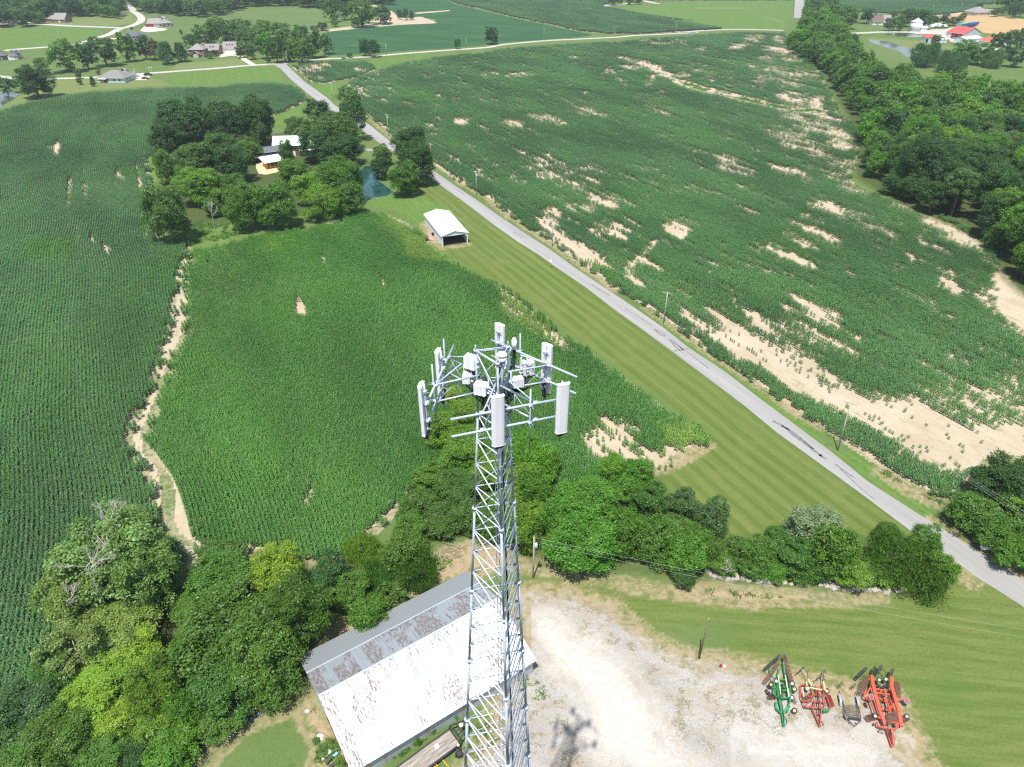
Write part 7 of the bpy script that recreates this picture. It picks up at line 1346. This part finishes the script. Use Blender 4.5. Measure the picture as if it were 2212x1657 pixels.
    # weeds along the gravel edge and under the hedge: grass tufts, one mass
# ================================================================ rough vegetation that nobody could count
def weeds():
    r = np.random.default_rng(3)
    def tuft(name, n, h, w_):
        V = []; Q = []; vv = []
        for i in range(n):
            a = r.uniform(0, 6.28); x, y = r.normal(0, w_, 2); L = h*r.uniform(.5, 1.1); t = .05; px, py = -math.sin(a)*t, math.cos(a)*t; lx, ly = math.cos(a)*L*.5, math.sin(a)*L*.5
            V += [(x-px, y-py, 0), (x+px, y+py, 0), (x+lx+px*.3, y+ly+py*.3, L), (x+lx-px*.3, y+ly-py*.3, L)]; Q.append((4*i, 4*i+1, 4*i+2, 4*i+3)); vv += [r.random()]*4
        me = mesh_np(name, V, Q, mat=CORN); fattr(me, 'v', vv); return bpy.data.objects.new(name, me)
    ng = scatter_nodes('tufts', proto_coll('tufts', [tuft('tuft%d' % i, 26, .45, .28) for i in range(3)]))
    polys = [(Q_([(55, 20), (230, 30), (420, 85), (560, 110), (760, 150), (930, 130), (1500, 170), (1640, 150), (1700, 190), (1100, 215), (560, 150), (120, 60)]), .9), (C_([(380, 60), (600, 240), (820, 310), (830, 380), (740, 350), (500, 240), (350, 140)]), .8), (BN([(140, 900), (480, 1500), (560, 1700), (200, 1700), (150, 1330)]), .7), (Z3([(430, 660), (520, 540), (700, 440), (900, 320), (1100, 200), (1000, 160), (600, 500)]), .7), (HL([(350, 1000), (620, 930), (900, 1040), (600, 1130), (380, 1170)]), .9), (ditch, .8), (BN([(1400, 1300), (2000, 850), (2200, 900), (2150, 1300), (1800, 1700), (1400, 1700)]), 1.0)]
    P = []; 
    for pl, gp in polys:
        q, s = scatter_in(pl, gp, 5); nz = fnoise(q[:, 0]*.25, q[:, 1]*.25, 3, 3); P.append(q[nz > .5])
    P = np.concatenate(P); n = len(P)
    scatter('weeds', np.column_stack([P, np.zeros(n)]), r.uniform(0, 6, n), r.uniform(.7, 1.4, n), r.uniform(.5, 1.3, n), np.clip(r.normal(.62, .16, n), 0, 1), r.integers(0, 3, n), ng, 'rough weeds and tufts on the bare edges of yard and fields', 'weeds')
# ================================================================ build
ground(); roads()
corn_field('maize_field', corn_mid, bare_m, 'deep green maize field right behind the lattice tower', .48, [(0, (0, 190)), (1, (190, 900))], 2.6, ta=math.radians(-33),
    tintmarks=[([(1085, 650), (1150, 690), (1230, 745), (1200, 755), (1120, 710), (1080, 680)], .55, 10), (A_([(0, 950), (150, 930), (330, 1080), (450, 1150), (300, 1150), (0, 1080)]), .7, 12), (B_([(500, 1300), (850, 1350), (980, 1470), (700, 1657), (500, 1600)]), .35, 14), (A_([(350, 1090), (900, 1400), (1250, 1650), (1180, 1657), (860, 1420), (330, 1130)]), .5, 6), ([(800, 455), (885, 470), (905, 520), (940, 560), (890, 560), (820, 500)], .45, 25), (U_([(1000, 500), (1657, 300), (1657, 500), (1200, 750)]), .14, 30)])
corn_field('maize_field', corn_west, bare_w, 'bluish green maize field filling the left edge of the picture', .15, [(0, (0, 190)), (1, (190, 900))], 1.2,
    tintmarks=[(V_([(250, 1500), (640, 1480), (650, 1650), (200, 1660)]), .35, 12), (V_([(1080, 850), (1190, 850), (1190, 920), (1090, 920)]), .4, 8), (V_([(790, 470), (950, 470), (930, 520), (800, 530)]), .25, 10)])
corn_field('maize_field', corn_east, bare_e, 'patchy maize field with bare sandy soil, right of the road', .20, [(0, (0, 200)), (1, (200, 460)), (2, (460, 2000))], 2.0, short=.82, thin=.55, patchy=.07,
    tintmarks=[(A_([(1450, 850), (1600, 960), (2209, 1330), (2209, 1400), (1700, 1080), (1480, 900)]), .4, 8), (S_([(1400, 950), (1700, 900), (2000, 1000), (2000, 1200), (1500, 1250)]), .15, 30), (K_([(480, 560), (640, 580), (560, 610), (480, 590)]), .4, 8)])
corn_field('maize_field', corn_tri, bare_e, 'small patchy maize field between the road junction and the big field', .2, [(1, (0, 900))], short=.85)
corn_field('maize_field', corn_north, [], 'dark maize field beyond the cross road at the top', .08, [(2, (0, 2200))])
corn_field('maize_field', corn_farm, [], 'far maize field behind the brown-roofed farmhouse', .12, [(2, (0, 2200))])
tower(); poles(); stones(); BT, BAT = barn(); buildings(); implements(); yard_things(BT, BAT); weeds()
all_trees(); rest = woods()
forest_stuff('dense_wood', rest, 'far part of the dense green wood at the right edge'); forest_stuff('far_wood', far_woods(), 'dark belt of woodland along the top of the photo')
# ================================================================ summer air
def haze():
    m = bpy.data.materials.new('haze_air'); m.use_nodes = True; t = m.node_tree; t.nodes.clear()
    o = t.nodes.new('ShaderNodeOutputMaterial'); v = t.nodes.new('ShaderNodeVolumePrincipled'); v.inputs['Color'].default_value = (.80, .88, 1, 1); v.inputs['Density'].default_value = HAZE; v.inputs['Anisotropy'].default_value = .2
    t.links.new(v.outputs[0], o.inputs['Volume'])
    b = MB(); b.add([(x, y, z) for x in (-6200, 6200) for y in (-400, 6500) for z in (-1.5, 96)], [(0, 1, 3, 2), (4, 6, 7, 5), (0, 4, 5, 1), (2, 3, 7, 6), (0, 2, 6, 4), (1, 5, 7, 3)])
    o = b.build('haze', m); tag(o, kind='stuff')
HAZE = .00011
haze()
